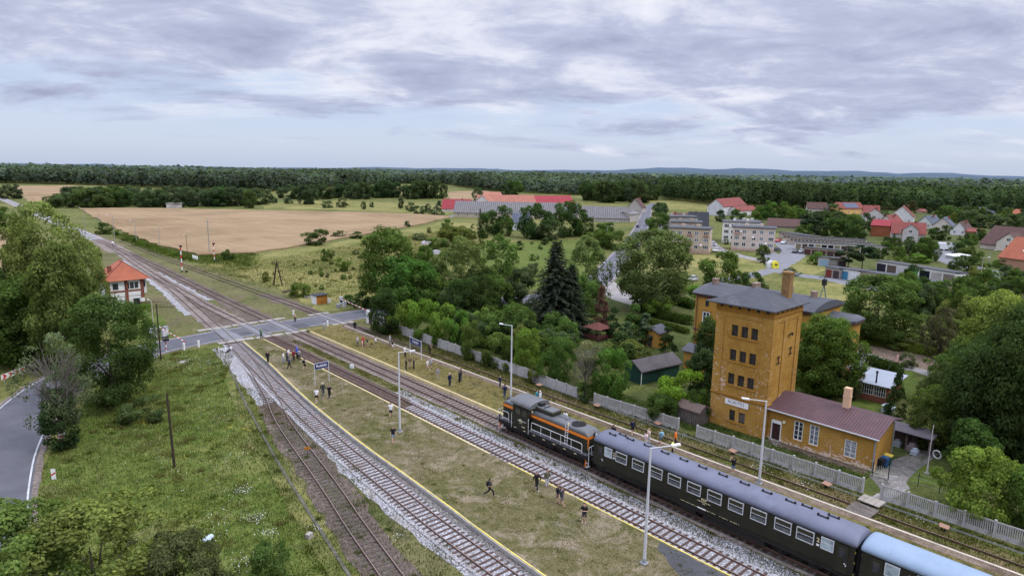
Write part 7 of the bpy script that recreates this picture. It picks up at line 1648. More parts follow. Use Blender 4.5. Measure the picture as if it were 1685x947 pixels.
for (bx, by, h, lab) in ((303, 576, 1.25, 'white roadside post left of the pair at the crossing lawn'), (327, 571, 1.2, 'white roadside post right of the pair at the crossing lawn'), (483, 519, 1.15, 'white post on the grass beyond the road'), (539, 537, 1.15, 'white post beside the person in pale blue at the road'), (360, 580, 1.0, 'short white peg at the lawn edge near the point lever'), (578, 497, 1.1, 'white post behind the right barrier boom')):
    p = at(bx, by); t = thing('bollard', lab, 'bollard', (p.x, p.y, 0), R(35)); mb = MB(); r = .16 if h > 1.05 else .06; mb.box(-r, r, -r * .7, r * .7, 0, h - .06); mb.add([(-r, -r * .7, h - .06), (r, -r * .7, h - .06), (r, r * .7, h - .06), (-r, r * .7, h - .06), (0, 0, h)], [(0, 1, 4), (1, 2, 4), (2, 3, 4), (3, 0, 4)]); mb.build('post', m_white, t); mb = MB(); mb.box(-r - .03, r + .03, -r * .7 - .03, r * .7 + .03, -.05, .06); mb.build('foot', m_conc, t)
p = at(232, 505); t = thing('information_sign', 'small white sign on a post beside the signal box steps', 'sign', (p.x + .5, p.y, 0)); mb = MB(); mb.tube((0, 0, 0), (0, 0, 1.4), .04); mb.build('post', m_steel, t); mb = MB(); mb.box(-.35, .35, -.07, -.045, 1.2, 2.0); mb.build('plate', m_white, t)
p = at(242, 505); t = thing('railing', 'dark iron railing beside the signal box path', 'railing', (p.x, p.y, 0), R(130)); mb = MB()
for i in range(16): mb.tube((-i * .4, 0, 0), (-i * .4, 0, 1.3), .025, .025, 5)
mb.tube((0, 0, 1.2), (-6, 0, 1.2), .03); mb.tube((0, 0, .2), (-6, 0, .2), .03); mb.build('bars', m_dark, t)

# chevron board at the bend
A_, B_ = at(4, 634), at(43, 618); v = B_ - A_; L = v.length; t = thing('chevron_board', 'long red and white chevron board at the road bend', 'road sign', (A_.x, A_.y, 0), math.atan2(v.y, v.x))
z0_, z1_ = .75, 1.45; mb = MB(); mb.box(0, L, 0, .05, z0_, z1_); brd = mb.build('board', m_white, t)
mb = MB(); n = 4; s = L / n; hm = (z0_ + z1_) / 2
for i in range(n):
    x = i * s + .06; w = s * .46; tp = s * .38
    for (za, zb, xa, xb) in ((z0_ + .03, hm, x, x + tp), (hm, z1_ - .03, x + tp, x)):
        mb.add([(xa, -.006, za), (xa + w, -.006, za), (xb + w, -.006, zb), (xb, -.006, zb)], [(0, 1, 2, 3)])
mb.build('chevrons', m_red, brd)
for x in (.5, L - .5): mb = MB(); mb.tube((x, .1, 0), (x, .1, z1_), .04); mb.build('post', m_steel, t)
p = at(89, 789); t = thing('distance_marker', 'white distance board with one red slanted stripe beside the road', 'road sign', (p.x, p.y, 0), R(-28)); hh = hgt(p, 771)
mb = MB(); mb.box(-.19, .19, -.03, .0, hh - 1.05, hh); b = mb.build('plate', m_white, t); mb = MB(); q = hh - .52; mb.add([(-.19, -.035, q - .17), (.19, -.035, q + .05), (.19, -.035, q + .22), (-.19, -.035, q)], [(0, 1, 2, 3)]); mb.build('stripe', m_red, b); mb = MB(); mb.tube((0, .02, 0), (0, .02, hh - .05), .035); mb.build('post', m_steel, t)

# station signs
def station_sign(label, a, b, za, zb, zp):
    """board between two posts"""
    v = Vector((b[0] - a[0], b[1] - a[1], 0)); L = v.length; t = thing('station_sign', label, 'station sign', (a[0], a[1], zp), math.atan2(v.y, v.x), 'station name boards')
    for x in (0, L): mb = MB(); mb.tube((x, 0, 0), (x, 0, zb), .05, .05, 8); mb.build('post', m_pole, t)
    mb = MB(); mb.box(.06, L - .06, -.025, .025, za, zb - .04); bo = mb.build('board', m_navy, t)
    mb = MB(); mb.box(0, L, -.03, .03, zb - .04, zb); mb.box(.05, L - .05, -.03, .03, za - .04, za); mb.build('frame', m_pole, t)
    for s in (-1, 1): inst('lettering', text_mesh('Rokitki', (zb - za) * .62, m_white, .003, .008), bo, (L / 2, s * .028, (za + zb) / 2 - .01), (R(90), 0, 0 if s < 0 else R(180)), scale=(1.08, 1, 1))
    return t
a = at(518.5, 633, ZP); b = at(541.5, 627.5, ZP); station_sign('navy station name board on white posts on the left platform, above the three walking men', a, b, hgt(a, 608) - ZP, hgt(a, 599) - ZP + .06, ZP)
a = at(675, 584, ZP); b = at(693.5, 595, ZP); b = Vector((a.x + 1.75, a.y - 1.05, ZP))
b = at(693.3, 592.5, ZP); station_sign('navy station name board on white posts on the far platform, among the crowd', a, b, hgt(b, 571.5) - ZP, hgt(b, 561.5) - ZP, ZP)
# signal wire stands, box, boards over the track
for i, (bx, by, lab) in enumerate(((888, 638, 'left of the fence bush'), (983, 672, 'by the first slatted fence'), (1083, 702, 'left of the fence gap'), (1206, 748, 'behind the woman in black'), (1361, 803, 'left of the board crossing'), (1554, 874, 'nearest, at the lower right'))):
    p = at(bx, by); t = thing('wire_stand', 'rusty plate on a short stand carrying signal wires, ' + lab, 'wire stand', (p.x, p.y, 0), R(random.uniform(-10, 10)), 'signal wire stands'); mb = MB(); mb.tube((0, 0, 0), (0, 0, .45), .06); mb.tube((0, .22, 0), (0, .22, .4), .05); mb.build('stand', m_dark, t); mb = MB(); mb.add([(-.42, -.3, .44), (.42, -.3, .4), (.42, .42, .46), (-.42, .42, .5), (-.42, -.3, .5), (.42, -.3, .46), (.42, .42, .52), (-.42, .42, .56)], [(3, 2, 1, 0), (4, 5, 6, 7), (0, 1, 5, 4), (1, 2, 6, 5), (2, 3, 7, 6), (3, 0, 4, 7)]); mb.build('plate', paint('rusty_pink_plate', (.33, .19, .13), .85, .2, 3), t)
mb = MB()
for off in (-.12, .02, .15): mb.path([(61.0 + off, 62, .42), (60.9 + off, 44, .42), (61.2 + off, 25, .42), (61.4 + off, 6, .42), (61.6 + off, -6, .42)], .012, 4)
o = mb.build('signal_wires', m_steel); tag(o, 'thin signal wires stretched along the concrete fence', 'wires')
p = at(579, 605.5); t = thing('hydrant_box', 'small grey round topped box between the two middle tracks', 'box', (p.x, p.y, 0)); mb = MB(); mb.tube((0, 0, 0), (0, 0, .5), .35, .32, 10); mb.build('housing', m_pole, t); mb = MB(); mb.ball((0, 0, .5), .34, 0, 10, 5, .35); mb.build('cap', paint('pale_green_cap', (.40, .46, .42), .5, .1, 2), t)
bw = thing('board_crossing', 'weathered boards laid over the overgrown track at the fence gap', 'boardwalk', (59.0, 17.9, .19), R(-3))
mb = MB()
for i in range(9): mb.box(-1.0 + i * .26, -1.0 + i * .26 + .23, -1.05, 1.05, .0, .06 + random.uniform(0, .02))
mb.build('planks', m_wood_grey, bw)
mb = MB()
for i in range(4): mb.box(1.5, 3.0, -.9 + i * .47, -.9 + i * .47 + .44, .18, .26)
mb.build('ramp', paint('pale_boards', (.30, .265, .225), .9, .2, 2), bw)
p = at(506, 748); t = thing('track_sign', 'rusty orange plate on a post between the rails of the siding', 'sign', (p.x, p.y, 0), R(-20)); mb = MB(); mb.tube((0, 0, 0), (0, 0, .95), .03); mb.build('post', m_dark, t); mb = MB(); mb.box(-.32, .32, -.05, -.02, .6, .92); mb.build('plate', m_orange_rust, t)
p = at(341, 890); mb = MB(); mb.ball((0, 0, .2), .35, 0, 8, 5, .6); mb.ball((.3, .1, .25), .28, 0, 8, 5, .7); o = mb.build('litter_bag', paint('pale_blue_plastic', (.48, .56, .62), .35, .3, 5), loc=(p.x, p.y, 0)); tag(o, 'pale blue plastic bag lying in the grass at the bottom', 'bag')
p = at(300, 596); mb = MB(); mb.box(-.55, .55, -.35, .35, 0, .12); o = mb.build('manhole_cover', m_conc_pale, loc=(p.x, p.y, 0)); o.rotation_euler[2] = R(40); tag(o, 'pale concrete manhole cover in the lawn', 'manhole cover')
p = at(509, 884); mb = MB(); mb.box(-.25, .25, -.2, .2, 0, .4); o = mb.build('marker_stone', m_conc_pale, loc=(p.x, p.y, 0)); o.rotation_euler[2] = R(20); tag(o, 'small pale marker stone beside the siding', 'stone')
# clothing containers, bins
for (bx, by, c, lab) in ((1268, 440, (.70, .70, .70), 'white clothing container at the road fork'), (1275, 441, (.74, .66, .06), 'yellow clothing container at the road fork')):
    p = at(bx, by); t = thing('container', lab, 'container', (p.x, p.y, 0), R(-40)); mb = MB(); mb.ext([(-.9, 0), (.9, 0), (.9, 1.5), (.4, 2.3), (-.4, 2.3), (-.9, 1.5)], 'y', -.8, .8); mb.build('housing', wallm(c), t); mb = MB(); mb.box(-.4, .4, -.84, -.8, 1.0, 1.4); mb.build('flap', m_dark, t)
cabinet('dark waste container beside the white clothing container', at(1262, 436), 1.6, 1.1, 1.5, R(-40), m_dark)
for (bx, by, lab) in ((702, 402, 'left old car shell under a pale sheet in the allotments'), (717, 418, 'pale barrel shed in the allotments')):
    p = at(bx, by); mb = MB(); mb.ext([(-2, 0), (2, 0), (1.9, .8), (1.0, 1.4), (-1.2, 1.4), (-2, .8)], 'y', -.8, .8); o = mb.build('covered_car', paint('pale_sheet', (.45, .44, .46), .6, .2, 1), loc=(p.x, p.y, 0)); tag(o, lab, 'car')
p = at(1553, 412); t = thing('trailer', 'white box trailer parked at the bend of the village street', 'trailer', (p.x, p.y, 0), R(30)); mb = MB(); mb.box(-1.2, 1.2, -2.5, 2.5, .7, 3.1); mb.build('box_body', m_white, t)
for x in (-1.1, 1.1):
    for y in (-1, 1): w = MB(); w.tube((x - .1, y, .4), (x + .1, y, .4), .4, .4, 12); w.build('wheel', m_black, t)
# ------------------------------------------------------------------ rolling stock
m_green = paint('dark_olive_green', (.0145, .014, .0075), .4, .25, .9, .4, dirt=(.024, .020, .013))
m_green_hood = paint('dark_olive_hood', (.022, .021, .0115), .5, .22, 1.0, .35)
m_grey_roof = paint('loco_grey_roof', (.115, .118, .122), .5, .14, .8, .35, dirt=(.10, .10, .095))
m_vio_roof = paint('violet_grey_roof', (.132, .14, .188), .5, .12, .5, .3, dirt=(.105, .108, .15))
m_blue_roof = paint('pale_blue_roof', (.255, .335, .435), .5, .1, .5, .3, dirt=(.20, .27, .37))
m_alu = paint('aluminium_frame', (.55, .56, .57), .35, .06, 2, .5)
m_cream = paint('cream_lettering', (.68, .58, .34), .6, .1, 3)
m_under = paint('underframe', (.016, .014, .013), .8, .3, 2)
TZ0 = 0.215
def bogie(parent, y, n=2, wb=2.5, w=.46):
    b = MB()
    for s in (-1, 1):
        x = s * .95; b.box(x - .07, x + .07, y - wb / 2 - .7, y + wb / 2 + .7, TZ0 + .45, TZ0 + .72)
        for k in range(n):
            c = y - wb / 2 + wb * k / (n - 1); b.box(x - .13, x + .13, c - .2, c + .2, TZ0 + .3, TZ0 + .62); b.tube((x, c - .42, TZ0 + .5), (x, c - .42, TZ0 + .85), .1, .1, 8); b.tube((x, c + .42, TZ0 + .5), (x, c + .42, TZ0 + .85), .1, .1, 8)
        b.box(x - .1, x + .1, y - .35, y + .35, TZ0 + .4, TZ0 + .95)
    bo = b.build('bogie', m_under, parent)
    for k in range(n):
        c = y - wb / 2 + wb * k / (n - 1); q = MB()
        for s in (-1, 1): q.tube((s * .68, c, TZ0 + w), (s * .82, c, TZ0 + w), w, w, 20); q.tube((s * .65, c, TZ0 + w), (s * .69, c, TZ0 + w), w + .03, w + .03, 20)
        q.tube((-.8, c, TZ0 + w), (.8, c, TZ0 + w), .08); q.build('wheelset', m_dark, bo)
def buffers(parent, y, s):
    for x in (-.88, .88):
        b = MB(); b.tube((x, y, TZ0 + 1.05), (x, y + s * .42, TZ0 + 1.05), .12, .12, 10); b.tube((x, y + s * .42, TZ0 + 1.05), (x, y + s * .5, TZ0 + 1.05), .23, .23, 14); b.build('buffer', m_dark, parent)
def coach(label, y0, y1, roofm, wins, frost, rounded=False, num=(), doors=(), data=True, vents=()):
    L = y1 - y0; t = thing('passenger_coach', label, 'railway coach', (T4X, y0, 0), 0, 'coaches of the train')
    hw = 1.42; zb, zs, zt = 1.22, 3.62, 4.42
    def side(z):
        return hw - .10 * max(0, (z - 2.4) / 1.2) ** 2
    prof = [(-hw + .06, zb), (-hw, zb + .25), (-hw, 2.4), (-hw + .06, 3.2), (-side(zs) - .0, zs), (side(zs), zs), (hw - .06, 3.2), (hw, 2.4), (hw, zb + .25), (hw - .06, zb)]
    mb = MB(); mb.ext(prof, 'y', 0, L); mb.build('body', m_green, t)
    R_ = MB(); n = 14; pr = []
    for i in range(n + 1):
        a = math.pi * i / n; pr.append((-(hw + .01) * math.cos(a), zs - .03 + (zt - zs) * math.sin(a) ** .85))
    ys_ = [(-.12, .86, .70), (.05, .96, .9), (.35, 1.0, 1.0), (L - .35, 1.0, 1.0), (L - .05, .96, .9), (L + .12, .86, .70)]
    v = []
    for (y, sx, sz) in ys_:
        for (x, z) in pr: v.append((x * (1 - (1 - sx) * .25), y, zs - .03 + (z - zs + .03) * sz))
    m_ = n + 1; f = [(j * m_ + i, j * m_ + i + 1, (j + 1) * m_ + i + 1, (j + 1) * m_ + i) for j in range(len(ys_) - 1) for i in range(n)]
    f += [tuple(range(m_)), tuple(range((len(ys_) - 1) * m_, len(ys_) * m_))[::-1]] + [(j * m_, (j + 1) * m_, (j + 1) * m_ + n, j * m_ + n) for j in range(len(ys_) - 1)]
    R_.add(v, f); ro = R_.build('roof', roofm, t, True)
    se = MB(); y = 1.0
    while y < L - .5:
        vv = [(x * 1.003, y, z + .006) for (x, z) in pr] + [(x * 1.003, y + .035, z + .006) for (x, z) in pr]
        se.add(vv, [(i, i + 1, m_ + i + 1, m_ + i) for i in range(n)]); y += 1.95
    se.build('roof_seams', roofm, ro)
    for y, x in vents:
        q = MB(); q.box(-.06, .06, -.35, .35, .02, .09); q.box(-.07, .07, -.42, -.30, .02, .19); q.box(-.07, .07, .30, .42, .02, .19); q.build('roof_vent', m_under, ro, loc=(x, y, zs - .03 + (zt - zs) * max(0, 1 - (x / hw) ** 2) ** .43 - .03))
    for s in (-1, 1):
        for y, w, z0_, h, fr in [(a, 1.32, 2.46, .98, 0) for a in wins] + [(a, .92, 2.50, .92, 1) for a in frost]:
            X = s * (hw - .012); o_ = .035 * s; F = MB()
            def pl(y0_, y1_, za, zb_, d0, d1, mb): mb.box(min(X + d0 * s, X + d1 * s), max(X + d0 * s, X + d1 * s), y0_, y1_, za, zb_)
            e = .055
            pl(y - w / 2, y + w / 2, z0_, z0_ + e, -.05, .05, F); pl(y - w / 2, y + w / 2, z0_ + h - e, z0_ + h, -.09, .04, F); pl(y - w / 2, y - w / 2 + e, z0_ + e, z0_ + h - e, -.07, .045, F); pl(y + w / 2 - e, y + w / 2, z0_ + e, z0_ + h - e, -.07, .045, F)
            if not rounded: pl(y - w / 2 + e, y + w / 2 - e, z0_ + h * .54, z0_ + h * .54 + .04, -.07, .035, F)
            W = F.build('window', m_alu, t); g = MB()
            pl(y - w / 2 + .02, y + w / 2 - .02, z0_ + .02, z0_ + h - .02, -.06, .014, g); g.build('pane', m_frost if fr else glass_mat_c, W)
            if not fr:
                g = MB(); pl(y - w / 2 + .08, y + w / 2 - .08, z0_ + .07, z0_ + h * .38, .0145, .018, g); g.build('painted_reflection', m_pane_reflection, W)  # pale panel painted as a reflection low on the pane
    for y in doors:
        for s in (-1, 1):
            d = MB(); X = s * hw; a, b = sorted((X + s * .012, X - s * .03)); d.box(a, b, y - .42, y + .42, zb + .05, zs - .2); D_ = d.build('door', m_green_hood, t)
            g = MB(); a, b = sorted((X + s * .02, X)); g.box(a, b, y - .22, y + .22, 2.45, 3.2); g.build('door_window', m_glass, D_)
            g = MB(); a, b = sorted((X + s * .06, X)); g.box(a, b, y - .36, y - .3, 1.9, 2.1); g.box(a, b, y - .36, y - .2, 2.04, 2.1); g.build('handle', m_white, D_)
            st = MB(); a, b = sorted((s * 1.1, s * 1.45)); st.box(a, b, y - .45, y + .45, .62, .68); st.box(a, b, y - .45, y + .45, .98, 1.03); st.build('steps', m_under, t)
    for y in num:
        inst('lettering', text_mesh('2', .46, m_cream, .003, .008), t, (-hw - .012, y, 3.02), LEFTWARD)
        q = MB(); q.box(-hw - .012, -hw + .01, y - .10, y + .10, 2.56, 2.72); q.build('door_plate', m_white, t)
    if data:
        inst('lettering', text_mesh('PKP', .30, m_cream, .003, .008), t, (-hw - .012, L * .495, 2.30), LEFTWARD)
        q = MB()
        for k in range(9): q.box(-hw - .008, -hw + .02, L * .495 - .62 + k * .14, L * .495 - .62 + k * .14 + .10, 2.07, 2.13)
        for k in range(3): q.box(-hw - .008, -hw + .02, L * .495 - .15 + k * .1, L * .495 - .08 + k * .1, 1.92, 1.98)
        for k in range(34):
            yy = L * .36 + k * .165
            if k not in (5, 11, 12, 20): q.box(-hw - .004, -hw + .03, yy, yy + (.12 if k % 3 else .06), 1.46, 1.51)
        q.build('data_marks', m_cream, t); q = MB(); q.box(-hw - .006, -hw + .03, L * .485, L * .485 + .8, 1.42, 1.54); q.build('data_plate', m_white, t)
    for y in (L * .17, L * .83): bogie(t, y)
    for s in (0, 1): buffers(t, L * s, -1 if s == 0 else 1)
    u = MB(); u.box(-1.2, 1.2, .2, L - .2, 1.0, zb); u.box(-1.34, 1.34, L * .02, L * .98, .98, zb + .01); u.box(-1.25, -.2, L * .27, L * .5, .5, 1.0); u.box(-1.15, -.4, L * .53, L * .6, .55, 1.0); u.tube((-.7, L * .32, .8), (-.7, L * .38, .8), .25, .25, 12); u.box(.3, 1.1, L * .42, L * .55, .6, 1.0); u.build('underframe', m_under, t)
    for s in (0, 1):
        g = MB(); yy = (-.22, .02) if s == 0 else (L - .02, L + .22); g.box(-.75, .75, yy[0], yy[1], 1.3, 3.5); g.box(-.62, .62, yy[0] - .03, yy[1] + .03, 1.4, 3.4); g.build('gangway', m_black, t)
        e = MB(); yy = -.03 if s == 0 else L; e.box(-1.42, -1.3, yy, yy + .03, 1.3, 3.5); e.box(1.3, 1.42, yy, yy + .03, 1.3, 3.5); e.build('end_post', m_dark, t)
        mk = MB()
        for z in (1.4, 2.3, 3.1): mk.box(-1.36, -1.26, yy - .02, yy + .05, z, z + .12)
        mk.build('end_marking', m_ylw, t)
    return t
glass_mat_c = glass_mat('coach_glass', (.022, .026, .028), .06)
m_pane_reflection = paint('pale_reflection', (.10, .105, .105), .5, .8, 2.2, .3)  # mottled pale colour imitating a reflection on the coach panes
c1y0, c1y1 = 14.15, 38.3
wins1 = [a - c1y0 for a in (34.95, 33.0, 31.0, 29.08, 27.12, 25.17, 23.24, 21.3, 19.33, 17.62)]
VN = [(a - c1y0, x) for a, x in ((36.92, -.35), (36.16, .25), (35.05, .0), (33.04, .0), (31.12, .0), (29.14, .0), (27.25, .0), (25.3, 0), (23.34, 0), (21.42, 0), (19.5, 0), (18.3, .2), (16.9, -.3), (16.34, .25))]
coach('dark green coach with a violet grey roof right behind the locomotive', c1y0, c1y1, m_vio_roof, wins1, [36.52 - c1y0, 16.0 - c1y0], False, (35.83 - c1y0, 16.66 - c1y0), (37.5 - c1y0, 14.95 - c1y0), True, VN)
c2y1 = 13.65; c2y0 = c2y1 - 24.15
coach('dark green coach with a pale blue roof in the lower right corner', c2y0, c2y1, m_blue_roof, [c2y1 - c2y0 - 4.1 - 1.95 * k for k in range(10)], [24.15 - 1.95, 2.3], True, (24.15 - 3.05,), (24.15 - .95, .95), False, [])

# locomotive (origin under its south end, +Y towards the crossing)
LY0, LY1 = 38.95, 52.75
lc = thing('diesel_locomotive', 'dark green shunting locomotive with orange bands, white handrails and a grey roof', 'locomotive', (T4X, LY0, 0)); LL = LY1 - LY0
mb = MB(); mb.box(-1.42, 1.42, .25, LL - .25, 1.18, 1.62); mb.box(-1.0, 1.0, 3.2, LL - 3.2, .62, 1.18); mb.box(-1.3, 1.3, .0, .28, .95, 1.62); mb.box(-1.3, 1.3, LL - .28, LL, .95, 1.62); mb.build('frame', m_under, lc)
mb = MB(); mb.box(-1.44, 1.44, .3, LL - .3, 1.62, 1.68); mb.build('walkway', paint('walkway_grey', (.10, .10, .105), .7, .2, 2), lc)
def hood(y0, y1, zt_, w, zs_, endslope=0):
    b = MB(); b.box(-w, w, y0, y1, 1.68, zs_); return b
# long hood
HW_ = .98; ZS = 3.42
mb = MB(); mb.box(-HW_, HW_, .55, 8.7, 1.68, ZS); lh = mb.build('long_hood', m_green_hood, lc)
mb = MB()
for k in range(9):
    y = 1.1 + k * .85
    for s in (-1, 1): a, b = sorted((s * HW_, s * (HW_ + .02))); mb.box(a, b, y, y + .72, 1.8, 3.05)
mb.build('hood_doors', m_green, lh)
def roof_cap(y0, y1, w, z0, z1, name, mat, r=.3, ends=(.35, .1)):
    b = MB(); ys_ = [(y0, .0), (y0 + ends[0] * .4, .7), (y0 + ends[0], 1.0), (y1 - ends[1], 1.0), (y1 - ends[1] * .4, .7), (y1, .0)]; n = 12; v = []
    for (y, s) in ys_:
        for i in range(n + 1):
            a = math.pi * i / n; cx = -math.copysign(abs(math.cos(a)) ** .45, math.cos(a)); cz = math.sin(a) ** .55 if 0 < i < n else 0
            v.append((cx * w, y, z0 + (z1 - z0) * cz * s))
    m_ = n + 1; f = [(j * m_ + i, j * m_ + i + 1, (j + 1) * m_ + i + 1, (j + 1) * m_ + i) for j in range(len(ys_) - 1) for i in range(n)] + [(j * m_, (j + 1) * m_, (j + 1) * m_ + n, j * m_ + n) for j in range(len(ys_) - 1)]
    b.add(v, f); return b.build(name, mat, lc, True)
roof_cap(.5, 8.75, HW_ + .02, ZS, 3.92, 'long_hood_roof', m_grey_roof, ends=(.55, .1))
def band(y0, y1, z0, z1, w=HW_):
    b = MB(); b.box(-w - .028, -w, y0, y1, z0, z1); b.box(w, w + .028, y0, y1, z0, z1); return b
b = band(.52, 8.7, 3.13, 3.42); b.box(-HW_ - .028, HW_ + .028, .515, .549, 3.13, 3.42); b.box(-HW_ - .03, -HW_ + .14, .51, .548, 2.1, 3.13); b.box(HW_ - .14, HW_ + .03, .51, .548, 2.1, 3.13); b.build('orange_band', m_orange, lh)
mb = MB(); mb.box(-.72, .72, 5.75, 8.5, 3.85, 4.34); v = 0
bx_ = mb.build('exhaust_box', m_green_hood, lc); bv = bx_.modifiers.new('bevel', 'BEVEL'); bv.width = .16; bv.segments = 3
mb = MB(); mb.box(-.6, .6, 5.9, 8.4, 4.335, 4.36); mb.build('box_top', m_grey_roof, bx_)
mb = MB(); mb.tube((0, 2.65, 3.88), (0, 2.65, 3.97), .78, .76, 28); fn = mb.build('fan_grille', m_under, lc)
mb = MB()
for i in range(6): a = math.pi * i / 6; mb.tube((.74 * math.cos(a), 2.65 + .74 * math.sin(a), 3.985), (-.74 * math.cos(a), 2.65 - .74 * math.sin(a), 3.985), .015, .015, 4)
mb.build('grille_bars', m_dark, fn)
mb = MB(); mb.box(-.5, .5, 4.2, 4.24, 3.9, 3.94); mb.box(-.02, .02, 4.2, 5.6, 3.92, 3.95); mb.build('roof_rail', m_dark, lc)
# short hood
SY0, SY1 = 11.2, 13.3
mb = MB(); mb.box(-HW_, HW_, SY0, SY1, 1.68, ZS); sh_ = mb.build('short_hood', m_green_hood, lc)
roof_cap(SY0 - .05, SY1 + .05, HW_ + .02, ZS, 3.88, 'short_hood_roof', m_grey_roof, ends=(.1, .55))
b = band(SY0, SY1 + .028, 3.10, 3.42); b.box(-HW_ - .028, HW_ + .028, SY1 + .001, SY1 + .03, 3.10, 3.42); b.build('orange_band', m_orange, sh_)
# cab
CY0, CY1, CW = 8.7, 11.2, 1.44
mb = MB(); mb.ext([(-CW, 1.5), (CW, 1.5), (CW, 3.3), (CW - .12, 4.2), (-CW + .12, 4.2), (-CW, 3.3)], 'y', CY0, CY1); cb = mb.build('cab', m_green, lc)
prof = [(-CW - .05, 4.1)] + [(-(CW + .1) * math.cos(math.pi * i / 12), 4.16 + .62 * math.sin(math.pi * i / 12) ** .8) for i in range(13)] + [(CW + .05, 4.1)]
mb = MB(); mb.ext(prof, 'y', CY0 - .35, CY1 + .3); mb.build('cab_roof', m_grey_roof, lc)
mb = MB(); mb.box(-.3, .3, CY0 - .9, CY0 - .4, 4.3, 4.7); mb.box(-.5, .5, CY0 - 1.5, CY0 - 1.42, 4.42, 4.48); mb.box(-.35, .35, CY1 + .3, CY1 + .6, 4.1, 4.4); mb.build('roof_equipment', m_dark, lc)
for s in (-1, 1):
    for (y, w) in ((9.3, .75), (10.35, .85)):
        q = MB(); X = s * (CW - .03); a, b = sorted((X, X + s * .035)); q.box(a, b, y - w / 2, y + w / 2, 3.0, 3.85); W = q.build('window', m_alu if False else m_under, cb); q = MB(); a, b = sorted((X, X + s * .045)); q.box(a, b, y - w / 2 + .05, y + w / 2 - .05, 3.05, 3.8); q.build('pane', m_glass, W)
for (yy, d) in ((CY0 - .02, -1), (CY1 + .02, 1)):
    for x in (-1.18, 1.18):
        q = MB(); q.box(x - .19, x + .19, yy - .02, yy + .02, 3.3, 3.95); W = q.build('window', m_glass, cb)
q = MB(); q.box(-CW - .008, -CW, 9.75, 10.1, 2.5, 2.58); q.box(-CW - .008, -CW, 9.6, 10.2, 2.3, 2.36); q.box(-CW - .008, -CW, 9.2, 9.7, 1.75, 1.83); q.box(-CW - .008, -CW, 9.65, 10.1, 2.12, 2.16); q.build('data_marks', m_cream, cb)
# white handrails
m_hr = paint('handrail_white', (.74, .74, .72), .45, .06, 3)
def railing(x, y0, y1, n, name='handrail', z1=2.72, z0=1.68, drop=0):
    r = .026; mb = MB(); pts = [(x, y0, z0), (x, y0, z1 - .12), (x, y0 + .12, z1), (x, y1 - .12, z1), (x, y1, z1 - .12), (x, y1, z0)]
    mb.path(pts, r, 6); mb.tube((x, y0, 1.95 if drop == 0 else z0 + .3), (x, y1, 1.95 if drop == 0 else z0 + .3), r, r, 6)
    for k in range(1, n): y = y0 + (y1 - y0) * k / n; mb.tube((x, y, z0), (x, y, z1), r, r, 6)
    return mb.build(name, m_hr, lc)
for s in (-1, 1):
    railing(s * 1.38, .95, 8.25, 5)
    railing(s * 1.38, 11.9, 13.0, 1)
    for y in (8.6, 11.3): mb = MB(); mb.path([(s * 1.5, y, 1.3), (s * 1.5, y, 2.9), (s * 1.44, y, 3.0)], .026, 6); mb.build('handrail', m_hr, lc)
    mb = MB(); mb.path([(s * 1.5, 9.0, 2.45), (s * 1.5, 10.3, 2.45)], .022, 6); mb.build('handrail', m_hr, lc)
    mb = MB()
    for d in (-.19, .19): mb.tube((s * 1.16, 3.35 + d, 1.7), (s * 1.05, 3.35 + d, 3.85), .025, .025, 6)
    for k in range(7): z = 1.95 + k * .28; xx = 1.16 - .11 * (z - 1.7) / 2.15; mb.tube((s * xx, 3.16, z), (s * xx, 3.54, z), .02, .02, 5)
    mb.build('ladder', m_hr, lc)
    for y in (.4, LL - .4):
        e = -1 if y < 2 else 1; mb = MB()
        mb.path([(s * 1.35, y + e * .35, .55), (s * 1.35, y + e * .35, 2.4), (s * 1.25, y + e * .35, 2.62), (s * .55, y + e * .35, 2.62), (s * .5, y + e * .35, 1.7)], .026, 6)
        mb.path([(s * .95, y + e * .35, 2.6), (s * .95, y + e * .35, 1.75)], .022, 6)
        mb.build('handrail', m_hr, lc)
        mb = MB(); mb.box(s * 1.15 - .28, s * 1.15 + .28, y + e * .1 - .15, y + e * .1 + .15, .42, .46); mb.box(s * 1.15 - .28, s * 1.15 + .28, y + e * .1 - .12, y + e * .1 + .12, .85, .89); mb.build('step', m_alu, lc)
        mb = MB(); a = s * 1.36; mb.box(a - .07, a + .07, y - .04, y + .04, .45, 1.2); mb.build('orange_stanchion', m_orange, lc)
mb = MB()
for k in range(7):
    for s in (-1, 1): a, b = sorted((s * 1.42, s * 1.426)); mb.box(a, b, 1.6 + k * 1.5, 1.6 + k * 1.5 + .35, 1.36, 1.44)
mb.build('frame_marks', m_cream, lc)
for y, e in ((.5, -1), (SY1 + .05, 1)):
    q = MB(); q.tube((0, y, 3.55), (0, y + e * .22, 3.55), .19, .21, 16); H_ = q.build('headlight', m_dark, lc); q = MB(); q.tube((0, y + e * .221, 3.55), (0, y + e * .235, 3.55), .17, .17, 16); q.build('lens', m_white, H_)
    for x in (-1.0, 1.0): q = MB(); yy = .02 if y < 2 else LL - .02; q.tube((x, yy, 1.78), (x, yy + e * .14, 1.78), .12, .13, 12); H_ = q.build('headlight', m_dark, lc); q = MB(); q.tube((x, yy + e * .141, 1.78), (x, yy + e * .15, 1.78), .11, .11, 12); q.build('lens', m_white, H_)
for y, z, x in ((3.25, 3.82, -.95), (8.55, 3.6, -1.0), (11.35, 3.55, -1.0)): q = MB(); q.box(-.06, .06, -.06, .06, 0, .28); q.build('horn', m_cream, lc, loc=(x, y, z))
for y in (2.6, LL - 2.6): bogie(lc, y, 2, 2.6, .55)
buffers(lc, .0, -1); buffers(lc, LL, 1)
